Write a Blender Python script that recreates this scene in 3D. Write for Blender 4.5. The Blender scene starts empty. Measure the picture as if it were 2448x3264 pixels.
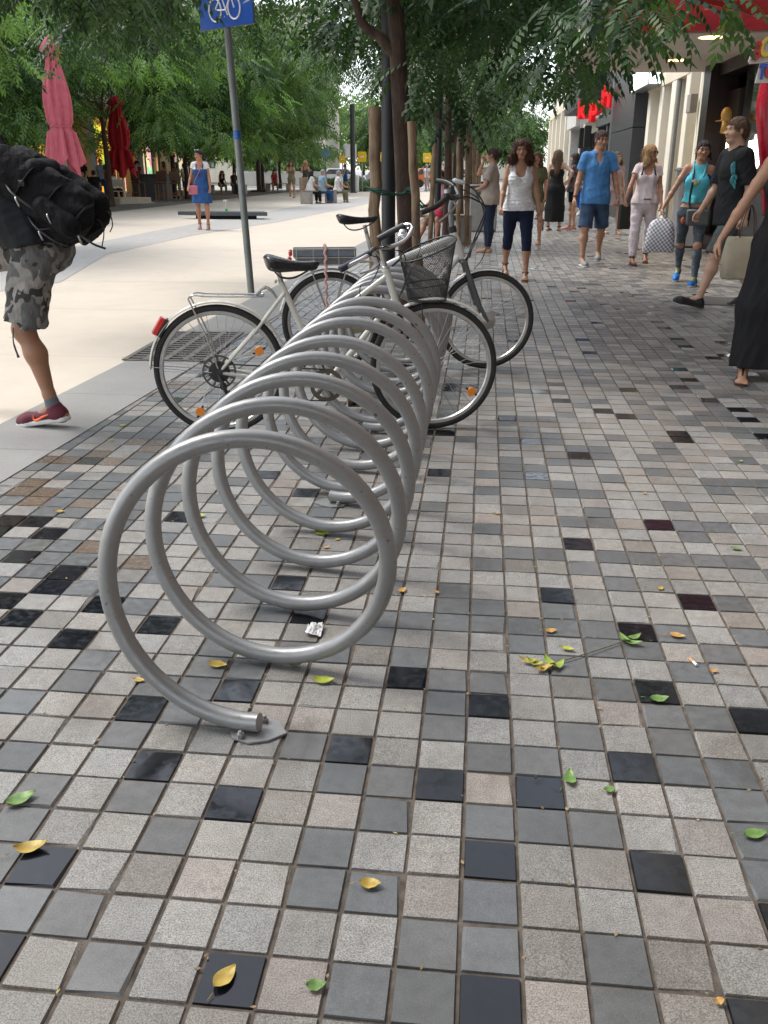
import bpy, math, random
import numpy as np
from mathutils import Vector, Matrix
R = math.radians
rng = random.Random(7)
SC = bpy.context.scene
COL = SC.collection
# ---------------------------------------------------------------- camera
CAM_H = 1.317
cam = bpy.data.cameras.new('camera')
cam.lens = 31.32
cam.sensor_width = 36.0
cam.sensor_fit = 'AUTO'
cam.clip_start = 0.05
cam.clip_end = 900
camo = bpy.data.objects.new('camera', cam)
camo.location = (0, 0, CAM_H)
camo.rotation_euler = (R(90 - 21.0), 0, R(6.085))
COL.objects.link(camo)
SC.camera = camo
# ---------------------------------------------------------------- world, sun, exposure
w = bpy.data.worlds.new('World')
SC.world = w
w.use_nodes = True
nt = w.node_tree
nt.nodes.clear()
sky = nt.nodes.new('ShaderNodeTexSky')
sky.sky_type = 'NISHITA'
sky.sun_disc = False
SUN_EL, SUN_AZ = 52, 292
sky.sun_elevation = R(SUN_EL)
sky.sun_rotation = R(SUN_AZ)
sky.air_density = 1.0
sky.dust_density = 1.0
sky.ozone_density = 1.0
bg = nt.nodes.new('ShaderNodeBackground')
bg.inputs['Strength'].default_value = 0.15
hs = nt.nodes.new('ShaderNodeHueSaturation')
hs.inputs['Saturation'].default_value = 0.35
wo = nt.nodes.new('ShaderNodeOutputWorld')
nt.links.new(sky.outputs[0], hs.inputs['Color'])
nt.links.new(hs.outputs[0], bg.inputs[0])
nt.links.new(bg.outputs[0], wo.inputs[0])
sl = bpy.data.lights.new('sun', 'SUN')
sl.energy = 1.15
sl.angle = R(22)
sl.color = (1.0, 0.95, 0.88)
so = bpy.data.objects.new('sun', sl)
# direction the light comes from: azimuth measured clockwise from +Y
az = R(SUN_AZ)
dv = Vector((math.sin(az) * math.cos(R(SUN_EL)), math.cos(az) * math.cos(R(SUN_EL)), math.sin(R(SUN_EL))))
so.rotation_euler = dv.to_track_quat('Z', 'Y').to_euler()
so.location = (0, 0, 30)
COL.objects.link(so)
vs = SC.view_settings
vs.view_transform = 'Standard'
vs.look = 'None'
vs.gamma = 1
vs.use_curve_mapping = False
vs.exposure = 1.38
SC.cycles.max_bounces = 6
SC.cycles.transparent_max_bounces = 16
SC.cycles.use_denoising = True

# ---------------------------------------------------------------- naming helpers
def tag(o, label=None, cat=None, group=None, kind=None):
    if label: o['label'] = label
    if cat: o['category'] = cat
    if group: o['group'] = group
    if kind: o['kind'] = kind
    return o

def empty(name, loc=(0, 0, 0), rz=0.0, label=None, cat=None, group=None):
    o = bpy.data.objects.new(name, None)
    o.empty_display_size = 0.1
    o.location = loc
    o.rotation_euler = (0, 0, rz)
    COL.objects.link(o)
    return tag(o, label, cat, group)

def kids(o):
    return [c for c in bpy.data.objects if c.parent == o]

def copy_tree(o, parent=None, table=None):
    if table is None:
        table = {}
        for x in bpy.data.objects:
            if x.parent: table.setdefault(x.parent.name, []).append(x)
    c = o.copy()
    COL.objects.link(c)
    if parent: c.parent = parent
    for ch in table.get(o.name, []):
        copy_tree(ch, c, table)
    return c

# ---------------------------------------------------------------- materials
def srgb(*c):
    if len(c) == 1 and isinstance(c[0], str):
        h = c[0].lstrip('#')
        c = [int(h[i:i + 2], 16) / 255 for i in (0, 2, 4)]
    return tuple((x / 12.92 if x <= 0.04045 else ((x + 0.055) / 1.055) ** 2.4) for x in c)

class NT:
    """tiny node-graph builder"""
    def __init__(s, name):
        s.m = bpy.data.materials.new(name)
        s.m.use_nodes = True
        s.t = s.m.node_tree
        s.b = s.t.nodes['Principled BSDF']
        s.out = s.t.nodes['Material Output']
        s._co = None
    def n(s, typ, **kw):
        x = s.t.nodes.new('ShaderNode' + typ)
        for k, v in kw.items():
            if k in x.inputs: x.inputs[k].default_value = v
            else: setattr(x, k, v)
        return x
    def l(s, a, b): s.t.links.new(a, b)
    def co(s, scale=(1, 1, 1)):
        if s._co is None: s._co = s.n('TexCoord').outputs['Object']
        mp = s.n('Mapping'); mp.inputs['Scale'].default_value = scale
        s.l(s._co, mp.inputs[0]); return mp.outputs[0]
    def noise(s, scale=10, detail=4, stretch=(1, 1, 1), rough=0.6):
        x = s.n('TexNoise'); x.inputs['Scale'].default_value = scale
        x.inputs['Detail'].default_value = detail; x.inputs['Roughness'].default_value = rough
        s.l(s.co(stretch), x.inputs['Vector']); return x.outputs[0]
    def ramp(s, src, pts, interp='LINEAR'):
        r = s.n('ValToRGB'); e = r.color_ramp.elements; r.color_ramp.interpolation = interp
        while len(e) < len(pts): e.new(0.5)
        for el, (p, c) in zip(e, pts):
            el.position = p; el.color = (*c, 1) if len(c) == 3 else c
        s.l(src, r.inputs[0]); return r.outputs[0]
    def mix(s, fac, a, b, mode='MIX'):
        x = s.n('Mix', data_type='RGBA', blend_type=mode)
        for sock, v in ((x.inputs[0], fac), (x.inputs[6], a), (x.inputs[7], b)):
            if isinstance(v, (int, float)): sock.default_value = v
            elif isinstance(v, tuple): sock.default_value = (*v, 1)[:4]
            else: s.l(v, sock)
        return x.outputs[2]
    def bump(s, h, strength=0.3, dist=0.01):
        b = s.n('Bump'); b.inputs['Strength'].default_value = strength
        b.inputs['Distance'].default_value = dist
        s.l(h, b.inputs['Height']); s.l(b.outputs[0], s.b.inputs['Normal'])
    def set(s, **kw):
        for k, v in kw.items():
            sock = s.b.inputs[k.replace('_', ' ')]
            if hasattr(v, 'links') or hasattr(v, 'is_linked'): s.l(v, sock)
            elif isinstance(v, tuple) and len(v) == 3: sock.default_value = (*v, 1)
            else: sock.default_value = v

_mc = {}
def mat(name, col, rough=0.6, metal=0.0, var=0.12, scale=8, bump=0.0, bscale=60, bdist=0.003, stretch=(1, 1, 1), emit=0, spec=0.5, coat=0.0, sheen=0.0, trans=0.0):
    key = name
    if key in _mc: return _mc[key]
    if isinstance(col, str): col = srgb(col)
    g = NT(name)
    lo = tuple(c * (1 - var) for c in col); hi = tuple(min(1, c * (1 + var)) for c in col)
    g.set(Base_Color=g.ramp(g.noise(scale, 4, stretch), [(0.3, lo), (0.7, hi)]), Metallic=metal)
    rr = g.n('MapRange'); g.l(g.noise(scale * 2.3, 3), rr.inputs[0])
    rr.inputs[3].default_value = max(0, rough - 0.08); rr.inputs[4].default_value = min(1, rough + 0.1)
    g.l(rr.outputs[0], g.b.inputs['Roughness'])
    g.b.inputs['Specular IOR Level'].default_value = spec
    if coat: g.b.inputs['Coat Weight'].default_value = coat
    if sheen: g.b.inputs['Sheen Weight'].default_value = sheen
    if trans: g.b.inputs['Transmission Weight'].default_value = trans
    if bump: g.bump(g.noise(bscale, 5, stretch), bump, bdist)
    if emit:
        g.b.inputs['Emission Color'].default_value = (*col, 1); g.b.inputs['Emission Strength'].default_value = emit
    _mc[key] = g.m
    return g.m

# ---------------------------------------------------------------- mesh accumulator
def mesh_obj(name, V, F, mtl=None, parent=None, smooth=True, loc=(0, 0, 0)):
    me = bpy.data.meshes.new(name)
    if isinstance(F, np.ndarray):
        V = np.asarray(V, np.float32); n = F.shape[1]
        me.vertices.add(len(V)); me.vertices.foreach_set('co', V.ravel())
        me.loops.add(F.size); me.loops.foreach_set('vertex_index', F.astype(np.int32).ravel())
        me.polygons.add(len(F)); me.polygons.foreach_set('loop_start', np.arange(0, F.size, n, dtype=np.int32))
        me.update(calc_edges=True)
    else:
        me.from_pydata([tuple(v) for v in V], [], F)
    me.polygons.foreach_set('use_smooth', [bool(smooth)] * len(me.polygons))
    me.validate(verbose=False)
    if mtl: me.materials.append(mtl)
    o = bpy.data.objects.new(name, me)
    o.location = loc
    COL.objects.link(o)
    if parent: o.parent = parent
    return o

def vec(p): return np.array(p, float)
def nrm(v):
    v = np.asarray(v, float); l = np.linalg.norm(v); return v / l if l > 1e-9 else v

class MB:
    def __init__(s): s.v = []; s.f = []
    def add(s, V, F):
        b = len(s.v); s.v.extend([tuple(map(float, p)) for p in V]); s.f.extend([tuple(i + b for i in f) for f in F]); return s
    def box(s, c, size, rz=0.0, M=None, bev=0.0):
        x, y, z = [t / 2 for t in size]
        if bev > 0:
            b = min(bev, x * .9, y * .9, z * .9)
            pts = []
            for sx in (-1, 1):
                for sy in (-1, 1):
                    for sz in (-1, 1):
                        pts += [(sx * (x - b), sy * (y - b), sz * z), (sx * (x - b), sy * y, sz * (z - b)), (sx * x, sy * (y - b), sz * (z - b))]
            idx = lambda sx, sy, sz, k: ((sx > 0) * 4 + (sy > 0) * 2 + (sz > 0)) * 3 + k
            F = []
            F.append([idx(-1, -1, 1, 0), idx(1, -1, 1, 0), idx(1, 1, 1, 0), idx(-1, 1, 1, 0)])
            F.append([idx(-1, 1, -1, 0), idx(1, 1, -1, 0), idx(1, -1, -1, 0), idx(-1, -1, -1, 0)])
            F.append([idx(-1, 1, -1, 1), idx(-1, 1, 1, 1), idx(1, 1, 1, 1), idx(1, 1, -1, 1)])
            F.append([idx(-1, -1, 1, 1), idx(-1, -1, -1, 1), idx(1, -1, -1, 1), idx(1, -1, 1, 1)])
            F.append([idx(1, -1, -1, 2), idx(1, 1, -1, 2), idx(1, 1, 1, 2), idx(1, -1, 1, 2)])
            F.append([idx(-1, 1, -1, 2), idx(-1, -1, -1, 2), idx(-1, -1, 1, 2), idx(-1, 1, 1, 2)])
            for sy in (-1, 1):
                for sz in (-1, 1): F.append([idx(-1, sy, sz, 0), idx(1, sy, sz, 0), idx(1, sy, sz, 1), idx(-1, sy, sz, 1)][::(sy * sz if sy * sz > 0 else -1)])
            for sx in (-1, 1):
                for sz in (-1, 1): F.append([idx(sx, -1, sz, 0), idx(sx, 1, sz, 0), idx(sx, 1, sz, 2), idx(sx, -1, sz, 2)][::(-1 if sx * sz > 0 else 1)])
            for sx in (-1, 1):
                for sy in (-1, 1): F.append([idx(sx, sy, -1, 1), idx(sx, sy, 1, 1), idx(sx, sy, 1, 2), idx(sx, sy, -1, 2)][::(-1 if sx * sy > 0 else 1)])
            for sx in (-1, 1):
                for sy in (-1, 1):
                    for sz in (-1, 1): F.append([idx(sx, sy, sz, 0), idx(sx, sy, sz, 1), idx(sx, sy, sz, 2)][::(1 if sx * sy * sz < 0 else -1)])
            P = np.array(pts)
        else:
            P = np.array([(i * x, j * y, k * z) for i in (-1, 1) for j in (-1, 1) for k in (-1, 1)])
            F = [(0, 1, 3, 2), (4, 6, 7, 5), (0, 4, 5, 1), (2, 3, 7, 6), (0, 2, 6, 4), (1, 5, 7, 3)]
        if M is not None: P = P @ np.array(M).T
        if rz:
            c_, s_ = math.cos(rz), math.sin(rz); P = P @ np.array([[c_, s_, 0], [-s_, c_, 0], [0, 0, 1]])
        return s.add(P + np.array(c), F)
    def tube(s, path, r, n=8, closed=False, caps=True, flat=None):
        P = np.array(path, float); m = len(P)
        rr = np.full(m, r, float) if np.isscalar(r) else np.array(r, float)
        T = np.zeros_like(P)
        if closed: T = np.roll(P, -1, 0) - np.roll(P, 1, 0)
        else:
            T[1:-1] = P[2:] - P[:-2]; T[0] = P[1] - P[0]; T[-1] = P[-1] - P[-2]
        T /= np.maximum(np.linalg.norm(T, axis=1, keepdims=True), 1e-9)
        a = np.array([0, 0, 1.0]) if abs(T[0][2]) < .9 else np.array([1.0, 0, 0])
        u = nrm(np.cross(T[0], a)); V = []
        ang = np.linspace(0, 2 * np.pi, n, endpoint=False)
        for i in range(m):
            u = nrm(u - T[i] * np.dot(u, T[i])); w_ = np.cross(T[i], u)
            fl = 1.0 if flat is None else flat
            for t in ang: V.append(P[i] + rr[i] * (math.cos(t) * u + fl * math.sin(t) * w_))
        F = []
        for i in range(m if closed else m - 1):
            j = (i + 1) % m
            for k in range(n):
                k2 = (k + 1) % n
                F.append((i * n + k, i * n + k2, j * n + k2, j * n + k))
        if caps and not closed:
            F.append(tuple(range(n))[::-1]); F.append(tuple((m - 1) * n + k for k in range(n)))
        return s.add(V, F)
    def lathe(s, prof, c=(0, 0, 0), n=24, axis='z', M=None, caps=True):
        V = []; F = []
        m = len(prof)
        for (r_, z) in prof:
            for k in range(n):
                t = 2 * math.pi * k / n; V.append((r_ * math.cos(t), r_ * math.sin(t), z))
        for i in range(m - 1):
            for k in range(n):
                k2 = (k + 1) % n; F.append((i * n + k, i * n + k2, (i + 1) * n + k2, (i + 1) * n + k))
        if caps:
            F.append(tuple(range(n))[::-1]); F.append(tuple((m - 1) * n + k for k in range(n)))
        V = np.array(V)
        if axis == 'y': V = V[:, [0, 2, 1]] * [1, 1, -1]
        if axis == 'x': V = V[:, [2, 1, 0]] * [1, 1, -1]
        if M is not None: V = V @ np.array(M).T
        return s.add(V + np.array(c), F)
    def ell(s, c, r, n=14, m=9, M=None):
        V = []; F = []
        for i in range(m + 1):
            ph = math.pi * i / m
            for k in range(n):
                t = 2 * math.pi * k / n
                V.append((math.sin(ph) * math.cos(t), math.sin(ph) * math.sin(t), -math.cos(ph)))
        for i in range(m):
            for k in range(n):
                k2 = (k + 1) % n; F.append((i * n + k, i * n + k2, (i + 1) * n + k2, (i + 1) * n + k))
        V = np.array(V) * np.array(r)
        if M is not None: V = V @ np.array(M).T
        return s.add(V + np.array(c), F)
    def prism(s, poly, z0, z1, M=None, c=(0, 0, 0)):
        n = len(poly)
        V = np.array([(x, y, z0) for x, y in poly] + [(x, y, z1) for x, y in poly], float)
        F = [tuple(range(n))[::-1], tuple(range(n, 2 * n))] + [(i, (i + 1) % n, (i + 1) % n + n, i + n) for i in range(n)]
        if M is not None: V = V @ np.array(M).T
        return s.add(V + np.array(c), F)
    def quad(s, *p): return s.add(p, [tuple(range(len(p)))])
    def build(s, name, m, parent=None, smooth=False, angle=None):
        o = mesh_obj(name, s.v, s.f, m, parent, smooth)
        if angle is not None:
            o.data.polygons.foreach_set('use_smooth', [True] * len(o.data.polygons))
            try: o.data.set_sharp_from_angle(angle=R(angle))
            except Exception: pass
        return o

def arc(c, r, a0, a1, n, plane='xz', y=0):
    out = []
    for i in range(n):
        t = R(a0 + (a1 - a0) * i / (n - 1))
        out.append((c[0] + r * math.cos(t), y, c[1] + r * math.sin(t)))
    return out

def spline(pts, n=8):
    P = [np.array(p, float) for p in pts]; P = [2 * P[0] - P[1]] + P + [2 * P[-1] - P[-2]]
    out = []
    for i in range(1, len(P) - 2):
        for k in range(n):
            t = k / n
            out.append(0.5 * (2 * P[i] + (P[i + 1] - P[i - 1]) * t + (2 * P[i - 1] - 5 * P[i] + 4 * P[i + 1] - P[i + 2]) * t * t + (3 * P[i] - P[i - 1] - 3 * P[i + 1] + P[i + 2]) * t ** 3))
    out.append(P[-2]); return out

def text_mesh(name, s, size, depth, m, parent=None, loc=(0, 0, 0), rot=(0, 0, 0), bevel=0.0, align='CENTER', sx=1.0, offset=0.0):
    cu = bpy.data.curves.new(name, 'FONT'); cu.body = s; cu.size = size; cu.extrude = depth
    cu.align_x = align; cu.align_y = 'CENTER'; cu.bevel_depth = bevel; cu.resolution_u = 4; cu.offset = offset
    t = bpy.data.objects.new(name, cu); COL.objects.link(t)
    dg = bpy.context.evaluated_depsgraph_get()
    me = bpy.data.meshes.new_from_object(t.evaluated_get(dg)); me.name = name
    bpy.data.objects.remove(t)
    o = bpy.data.objects.new(name, me); COL.objects.link(o)
    me.materials.clear(); me.materials.append(m)
    o.location = loc; o.rotation_euler = rot; o.scale = (sx, 1, 1)
    if parent: o.parent = parent
    return o

# ================================================================ GROUND
TP = 0.113
TX0, TY0 = 0.0055, 1.519
def tile_xy(c, r): return (TX0 + c * TP, TY0 - r * TP)
def left_edge(Y): return -2.12 + 0.035 * (Y - 3.6) if Y < 14 else -1.756
def plaza_edge(Y): return -2.62 + 0.022 * (Y - 4.5) if Y < 18 else -2.323

def paver_material():
    g = NT('stone_pavers')
    at = g.n('Attribute', attribute_name='tcol'); ak = g.n('Attribute', attribute_name='tkind')
    base = at.outputs['Color']
    sep = g.n('SeparateColor'); g.l(ak.outputs['Color'], sep.inputs[0])
    gloss, speck, rnd = sep.outputs[0], sep.outputs[1], sep.outputs[2]
    geo = g.n('NewGeometry')
    n1 = g.n('TexNoise'); n1.inputs['Scale'].default_value = 330; n1.inputs['Detail'].default_value = 6; n1.inputs['Roughness'].default_value = .75
    n2 = g.n('TexNoise'); n2.inputs['Scale'].default_value = 5; n2.inputs['Detail'].default_value = 5
    n3 = g.n('TexNoise'); n3.inputs['Scale'].default_value = 38; n3.inputs['Detail'].default_value = 5
    for n_ in (n1, n2, n3): g.l(geo.outputs['Position'], n_.inputs['Vector'])
    sp = g.ramp(n1.outputs[0], [(0.40, (0.34, 0.34, 0.35)), (0.475, (.88, .88, .88)), (0.53, (1.08, 1.07, 1.06)), (0.60, (1.55, 1.53, 1.48))])
    c1 = g.mix(speck, base, g.mix(1.0, base, sp, 'MULTIPLY'))
    blot = g.ramp(n2.outputs[0], [(0.3, (0.80, 0.79, 0.77)), (0.6, (1.04, 1.04, 1.04))])
    c2 = g.mix(0.8, c1, blot, 'MULTIPLY')
    blot2 = g.ramp(n3.outputs[0], [(0.3, (0.80, 0.785, 0.76)), (0.65, (1.05, 1.05, 1.05))])
    c3 = g.mix(0.8, c2, blot2, 'MULTIPLY')
    n4 = g.n('TexNoise'); n4.inputs['Scale'].default_value = 1.7; n4.inputs['Detail'].default_value = 8; n4.inputs['Distortion'].default_value = .8; g.l(geo.outputs['Position'], n4.inputs['Vector'])
    c3 = g.mix(.75, c3, g.ramp(n4.outputs[0], [(.60, (1, 1, 1)), (.68, (.62, .60, .57)), (.74, (.9, .88, .86))]), 'MULTIPLY')
    # sparse trodden-in gum spots
    vo = g.n('TexVoronoi'); vo.inputs['Scale'].default_value = 2.6; vo.inputs['Randomness'].default_value = 1
    g.l(geo.outputs['Position'], vo.inputs['Vector'])
    nz = g.n('TexNoise'); nz.inputs['Scale'].default_value = 60; g.l(geo.outputs['Position'], nz.inputs['Vector'])
    ad = g.n('Math', operation='MULTIPLY_ADD'); g.l(nz.outputs[0], ad.inputs[0]); ad.inputs[1].default_value = 0.03; g.l(vo.outputs['Distance'], ad.inputs[2])
    spot = g.ramp(ad.outputs[0], [(0.043, (1, 1, 1)), (0.053, (0, 0, 0))])
    sc2 = g.n('SeparateColor'); g.l(vo.outputs['Color'], sc2.inputs[0])
    gate = g.n('Math', operation='GREATER_THAN'); g.l(sc2.outputs[0], gate.inputs[0]); gate.inputs[1].default_value = 0.45
    gm = g.n('Math', operation='MULTIPLY'); g.l(spot, gm.inputs[0]); g.l(gate.outputs[0], gm.inputs[1])
    gm2 = g.n('Math', operation='MULTIPLY'); g.l(gm.outputs[0], gm2.inputs[0]); gm2.inputs[1].default_value = 0.75
    c4 = g.mix(gm2.outputs[0], c3, (0.06, 0.055, 0.055))
    g.set(Base_Color=c4)
    # roughness: polished dark tiles, dusty smears on them, rough stone otherwise
    mr = g.n('MapRange'); g.l(gloss, mr.inputs[0]); mr.inputs[3].default_value = 0.46; mr.inputs[4].default_value = 0.09
    sm = g.n('MapRange'); g.l(n3.outputs[0], sm.inputs[0]); sm.inputs[1].default_value = .45; sm.inputs[2].default_value = .75; sm.inputs[3].default_value = 0; sm.inputs[4].default_value = .22
    ra = g.n('Math', operation='ADD'); g.l(mr.outputs[0], ra.inputs[0]); g.l(sm.outputs[0], ra.inputs[1])
    g.l(ra.outputs[0], g.b.inputs['Roughness'])
    g.bump(n1.outputs[0], 0.25, 0.0015)
    bstr = g.n('Math', operation='MULTIPLY'); g.l(speck, bstr.inputs[0]); bstr.inputs[1].default_value = 0.35
    for nd in g.t.nodes:
        if nd.type == 'BUMP': g.l(bstr.outputs[0], nd.inputs['Strength'])
    return g.m

# stone colours, W's brown a painted building reflection: kind -> (base, gloss, speckle)
PAL = {'L': ((0.272, 0.265, 0.252), 0.05, 0.9), 'G': ((0.132, 0.137, 0.139), 0.30, 0.35), 'P': ((0.268, 0.246, 0.226), 0.05, 0.8),
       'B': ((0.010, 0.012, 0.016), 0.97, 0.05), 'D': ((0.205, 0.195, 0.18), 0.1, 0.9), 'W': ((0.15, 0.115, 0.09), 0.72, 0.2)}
BLACK = {(c, r) for c, r in [(-15, -12), (-14, -9), (-13, -11), (-13, -10), (-13, -8), (-11, -16), (-11, -9), (-11, -7), (-9, -21), (-9, -8), (-8, -4), (-8, 1), (-8, 3), (-7, -19), (-7, -2), (-7, 4), (-6, -11), (-6, -5), (-5, -9), (-5, -1), (-4, 3), (-3, -3), (-2, -28), (-2, -22), (-2, -6), (-1, -2), (0, -5), (0, 0), (0, 3), (1, -31), (1, -2), (2, -27), (2, -22), (2, -11), (3, -37), (3, -15), (3, -3), (3, 0), (4, -25), (4, -9), (4, -6), (4, 3), (5, 1), (6, -33), (6, -17), (6, -11), (6, -5), (8, -38), (9, -29), (11, -39), (12, -36), (13, -32), (13, -29), (14, -55), (14, -52), (15, -48)]}
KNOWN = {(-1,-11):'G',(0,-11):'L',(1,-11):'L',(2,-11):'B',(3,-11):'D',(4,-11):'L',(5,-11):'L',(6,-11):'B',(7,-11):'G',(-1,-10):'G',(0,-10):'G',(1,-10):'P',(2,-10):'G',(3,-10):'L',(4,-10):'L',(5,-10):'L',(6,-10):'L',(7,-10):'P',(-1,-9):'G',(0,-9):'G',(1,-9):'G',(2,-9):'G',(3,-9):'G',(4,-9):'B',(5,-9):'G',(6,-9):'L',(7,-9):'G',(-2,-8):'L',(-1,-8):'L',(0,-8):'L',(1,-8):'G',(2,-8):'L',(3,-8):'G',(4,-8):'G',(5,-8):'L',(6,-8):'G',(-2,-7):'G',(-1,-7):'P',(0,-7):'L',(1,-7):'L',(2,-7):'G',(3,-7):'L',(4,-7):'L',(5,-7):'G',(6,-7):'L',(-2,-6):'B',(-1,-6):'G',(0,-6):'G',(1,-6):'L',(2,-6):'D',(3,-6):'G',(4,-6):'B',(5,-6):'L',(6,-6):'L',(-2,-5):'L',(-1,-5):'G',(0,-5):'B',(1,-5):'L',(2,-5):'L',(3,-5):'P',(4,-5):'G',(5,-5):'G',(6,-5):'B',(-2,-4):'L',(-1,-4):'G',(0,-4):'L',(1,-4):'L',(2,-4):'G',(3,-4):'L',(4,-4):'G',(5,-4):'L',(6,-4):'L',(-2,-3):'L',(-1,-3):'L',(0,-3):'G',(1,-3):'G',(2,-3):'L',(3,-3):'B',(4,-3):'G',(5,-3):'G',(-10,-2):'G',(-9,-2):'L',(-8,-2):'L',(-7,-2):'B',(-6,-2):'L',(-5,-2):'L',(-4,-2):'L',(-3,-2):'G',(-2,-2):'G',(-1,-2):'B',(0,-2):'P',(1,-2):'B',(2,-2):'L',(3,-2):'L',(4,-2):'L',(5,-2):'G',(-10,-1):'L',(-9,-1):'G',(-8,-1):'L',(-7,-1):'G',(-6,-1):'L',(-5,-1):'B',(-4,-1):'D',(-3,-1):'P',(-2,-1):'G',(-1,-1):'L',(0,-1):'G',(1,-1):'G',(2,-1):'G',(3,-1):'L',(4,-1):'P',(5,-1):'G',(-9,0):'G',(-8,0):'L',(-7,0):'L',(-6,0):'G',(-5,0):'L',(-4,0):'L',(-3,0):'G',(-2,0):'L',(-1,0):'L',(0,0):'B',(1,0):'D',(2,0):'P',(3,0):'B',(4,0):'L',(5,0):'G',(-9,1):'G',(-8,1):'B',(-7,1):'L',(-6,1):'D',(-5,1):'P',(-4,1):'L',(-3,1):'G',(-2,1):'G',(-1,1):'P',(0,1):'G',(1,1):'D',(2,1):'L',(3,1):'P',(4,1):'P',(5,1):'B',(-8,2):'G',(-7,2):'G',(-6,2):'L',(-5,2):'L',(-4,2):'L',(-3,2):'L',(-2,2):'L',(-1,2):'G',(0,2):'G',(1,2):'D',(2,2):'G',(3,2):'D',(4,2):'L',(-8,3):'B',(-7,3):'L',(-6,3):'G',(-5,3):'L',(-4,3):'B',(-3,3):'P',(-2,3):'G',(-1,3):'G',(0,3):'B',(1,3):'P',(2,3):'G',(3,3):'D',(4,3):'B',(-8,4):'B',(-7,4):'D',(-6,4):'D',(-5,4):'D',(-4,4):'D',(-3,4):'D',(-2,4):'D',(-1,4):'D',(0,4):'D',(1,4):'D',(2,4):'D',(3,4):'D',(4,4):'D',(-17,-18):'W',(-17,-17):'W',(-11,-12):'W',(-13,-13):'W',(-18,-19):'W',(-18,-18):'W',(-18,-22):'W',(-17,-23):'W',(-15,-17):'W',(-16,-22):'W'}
def make_paving():
    rg = random.Random(3)
    V = []; F = []; tc = []; tk = []
    c0, c1 = -20, 43
    rows = range(6, -470, -1)
    dz, bv, gap = 0.0, 0.0024, 0.0060
    for r in rows:
        yb, yt = TY0 - (r + 1) * TP, TY0 - r * TP
        ym = (yb + yt) / 2
        near = ym < 9
        le = left_edge(ym) - 0.12
        for c in range(c0, c1):
            xa, xb = TX0 + c * TP, TX0 + (c + 1) * TP
            if xb < le or xa > 4.9: continue
            # kind
            if (c, r) in KNOWN: k = KNOWN[(c, r)]
            elif (c, r) in BLACK: k = 'B'
            else:
                t = rg.random()
                pb = 0.030 if ym > 3.9 else 0.0
                xm = (xa + xb) / 2
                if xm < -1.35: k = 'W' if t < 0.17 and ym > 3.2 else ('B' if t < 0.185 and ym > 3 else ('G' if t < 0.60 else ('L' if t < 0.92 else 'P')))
                elif xm > 0.9 and ym > 5: k = 'B' if t < 0.022 else ('G' if t < 0.34 else ('D' if t < 0.62 else ('P' if t < 0.72 else 'L')))
                else: k = 'B' if t < pb else ('G' if t < 0.29 else ('L' if t < 0.83 else ('D' if t < 0.92 else 'P')))
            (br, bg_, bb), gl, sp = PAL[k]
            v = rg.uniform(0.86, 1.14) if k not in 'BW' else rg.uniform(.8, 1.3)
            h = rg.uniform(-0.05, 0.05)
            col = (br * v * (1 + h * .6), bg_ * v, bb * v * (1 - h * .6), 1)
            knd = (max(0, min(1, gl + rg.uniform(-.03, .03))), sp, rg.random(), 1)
            j = lambda a: rg.uniform(-a, a)
            g_ = gap + j(0.0022)
            z = j(0.0011); tx, ty = j(0.0006), j(0.0006)
            xs = (xa + g_ / 2 + j(.0008), xb - g_ / 2 + j(.0008)); ys = (yb + g_ / 2 + j(.0008), yt - g_ / 2 + j(.0008))
            b = len(V)
            top = []
            ins = [rg.uniform(.003, .009) if near and rg.random() < .07 else 0 for _ in range(4)]
            for q_, (ix, iy) in enumerate(((0, 0), (1, 0), (1, 1), (0, 1))):
                zz = z + (tx if ix else -tx) + (ty if iy else -ty)
                b_ = bv + ins[q_]; V.append((xs[ix] + (b_ if ix == 0 else -b_), ys[iy] + (b_ * .6 if iy == 0 else -b_ * .6), zz))
            for (ix, iy) in ((0, 0), (1, 0), (1, 1), (0, 1)):
                V.append((xs[ix], ys[iy], z - 0.0034 - 0.003 * (1 if near else 0)))
            F.append((b, b + 1, b + 2, b + 3)); n = 1
            for q in range(4):
                q2 = (q + 1) % 4
                F.append((b + 4 + q, b + 4 + q2, b + q2, b + q)); n += 1
            tc.extend([col] * n); tk.extend([knd] * n)
    o = mesh_obj('sidewalk', V, np.array(F), paver_material(), smooth=False)
    for nm, dat in (('tcol', tc), ('tkind', tk)):
        a = o.data.attributes.new(nm, 'FLOAT_COLOR', 'FACE'); a.data.foreach_set('color', np.array(dat, np.float32).ravel())
    tag(o, kind='structure')
    g = NT('mortar')
    g.set(Base_Color=g.ramp(g.noise(30, 6), [(0.3, (0.05, 0.040, 0.032)), (0.7, (0.15, 0.122, 0.098))]), Roughness=0.9)
    g.bump(g.noise(220, 3), 0.5, 0.002)
    m = MB(); m.quad((-2.9, -4, -0.0050), (5.4, -4, -0.0050), (5.4, 54, -0.0050), (-2.9, 54, -0.0050))
    tag(m.build('mortar_bed', g.m), kind='structure')

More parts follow.
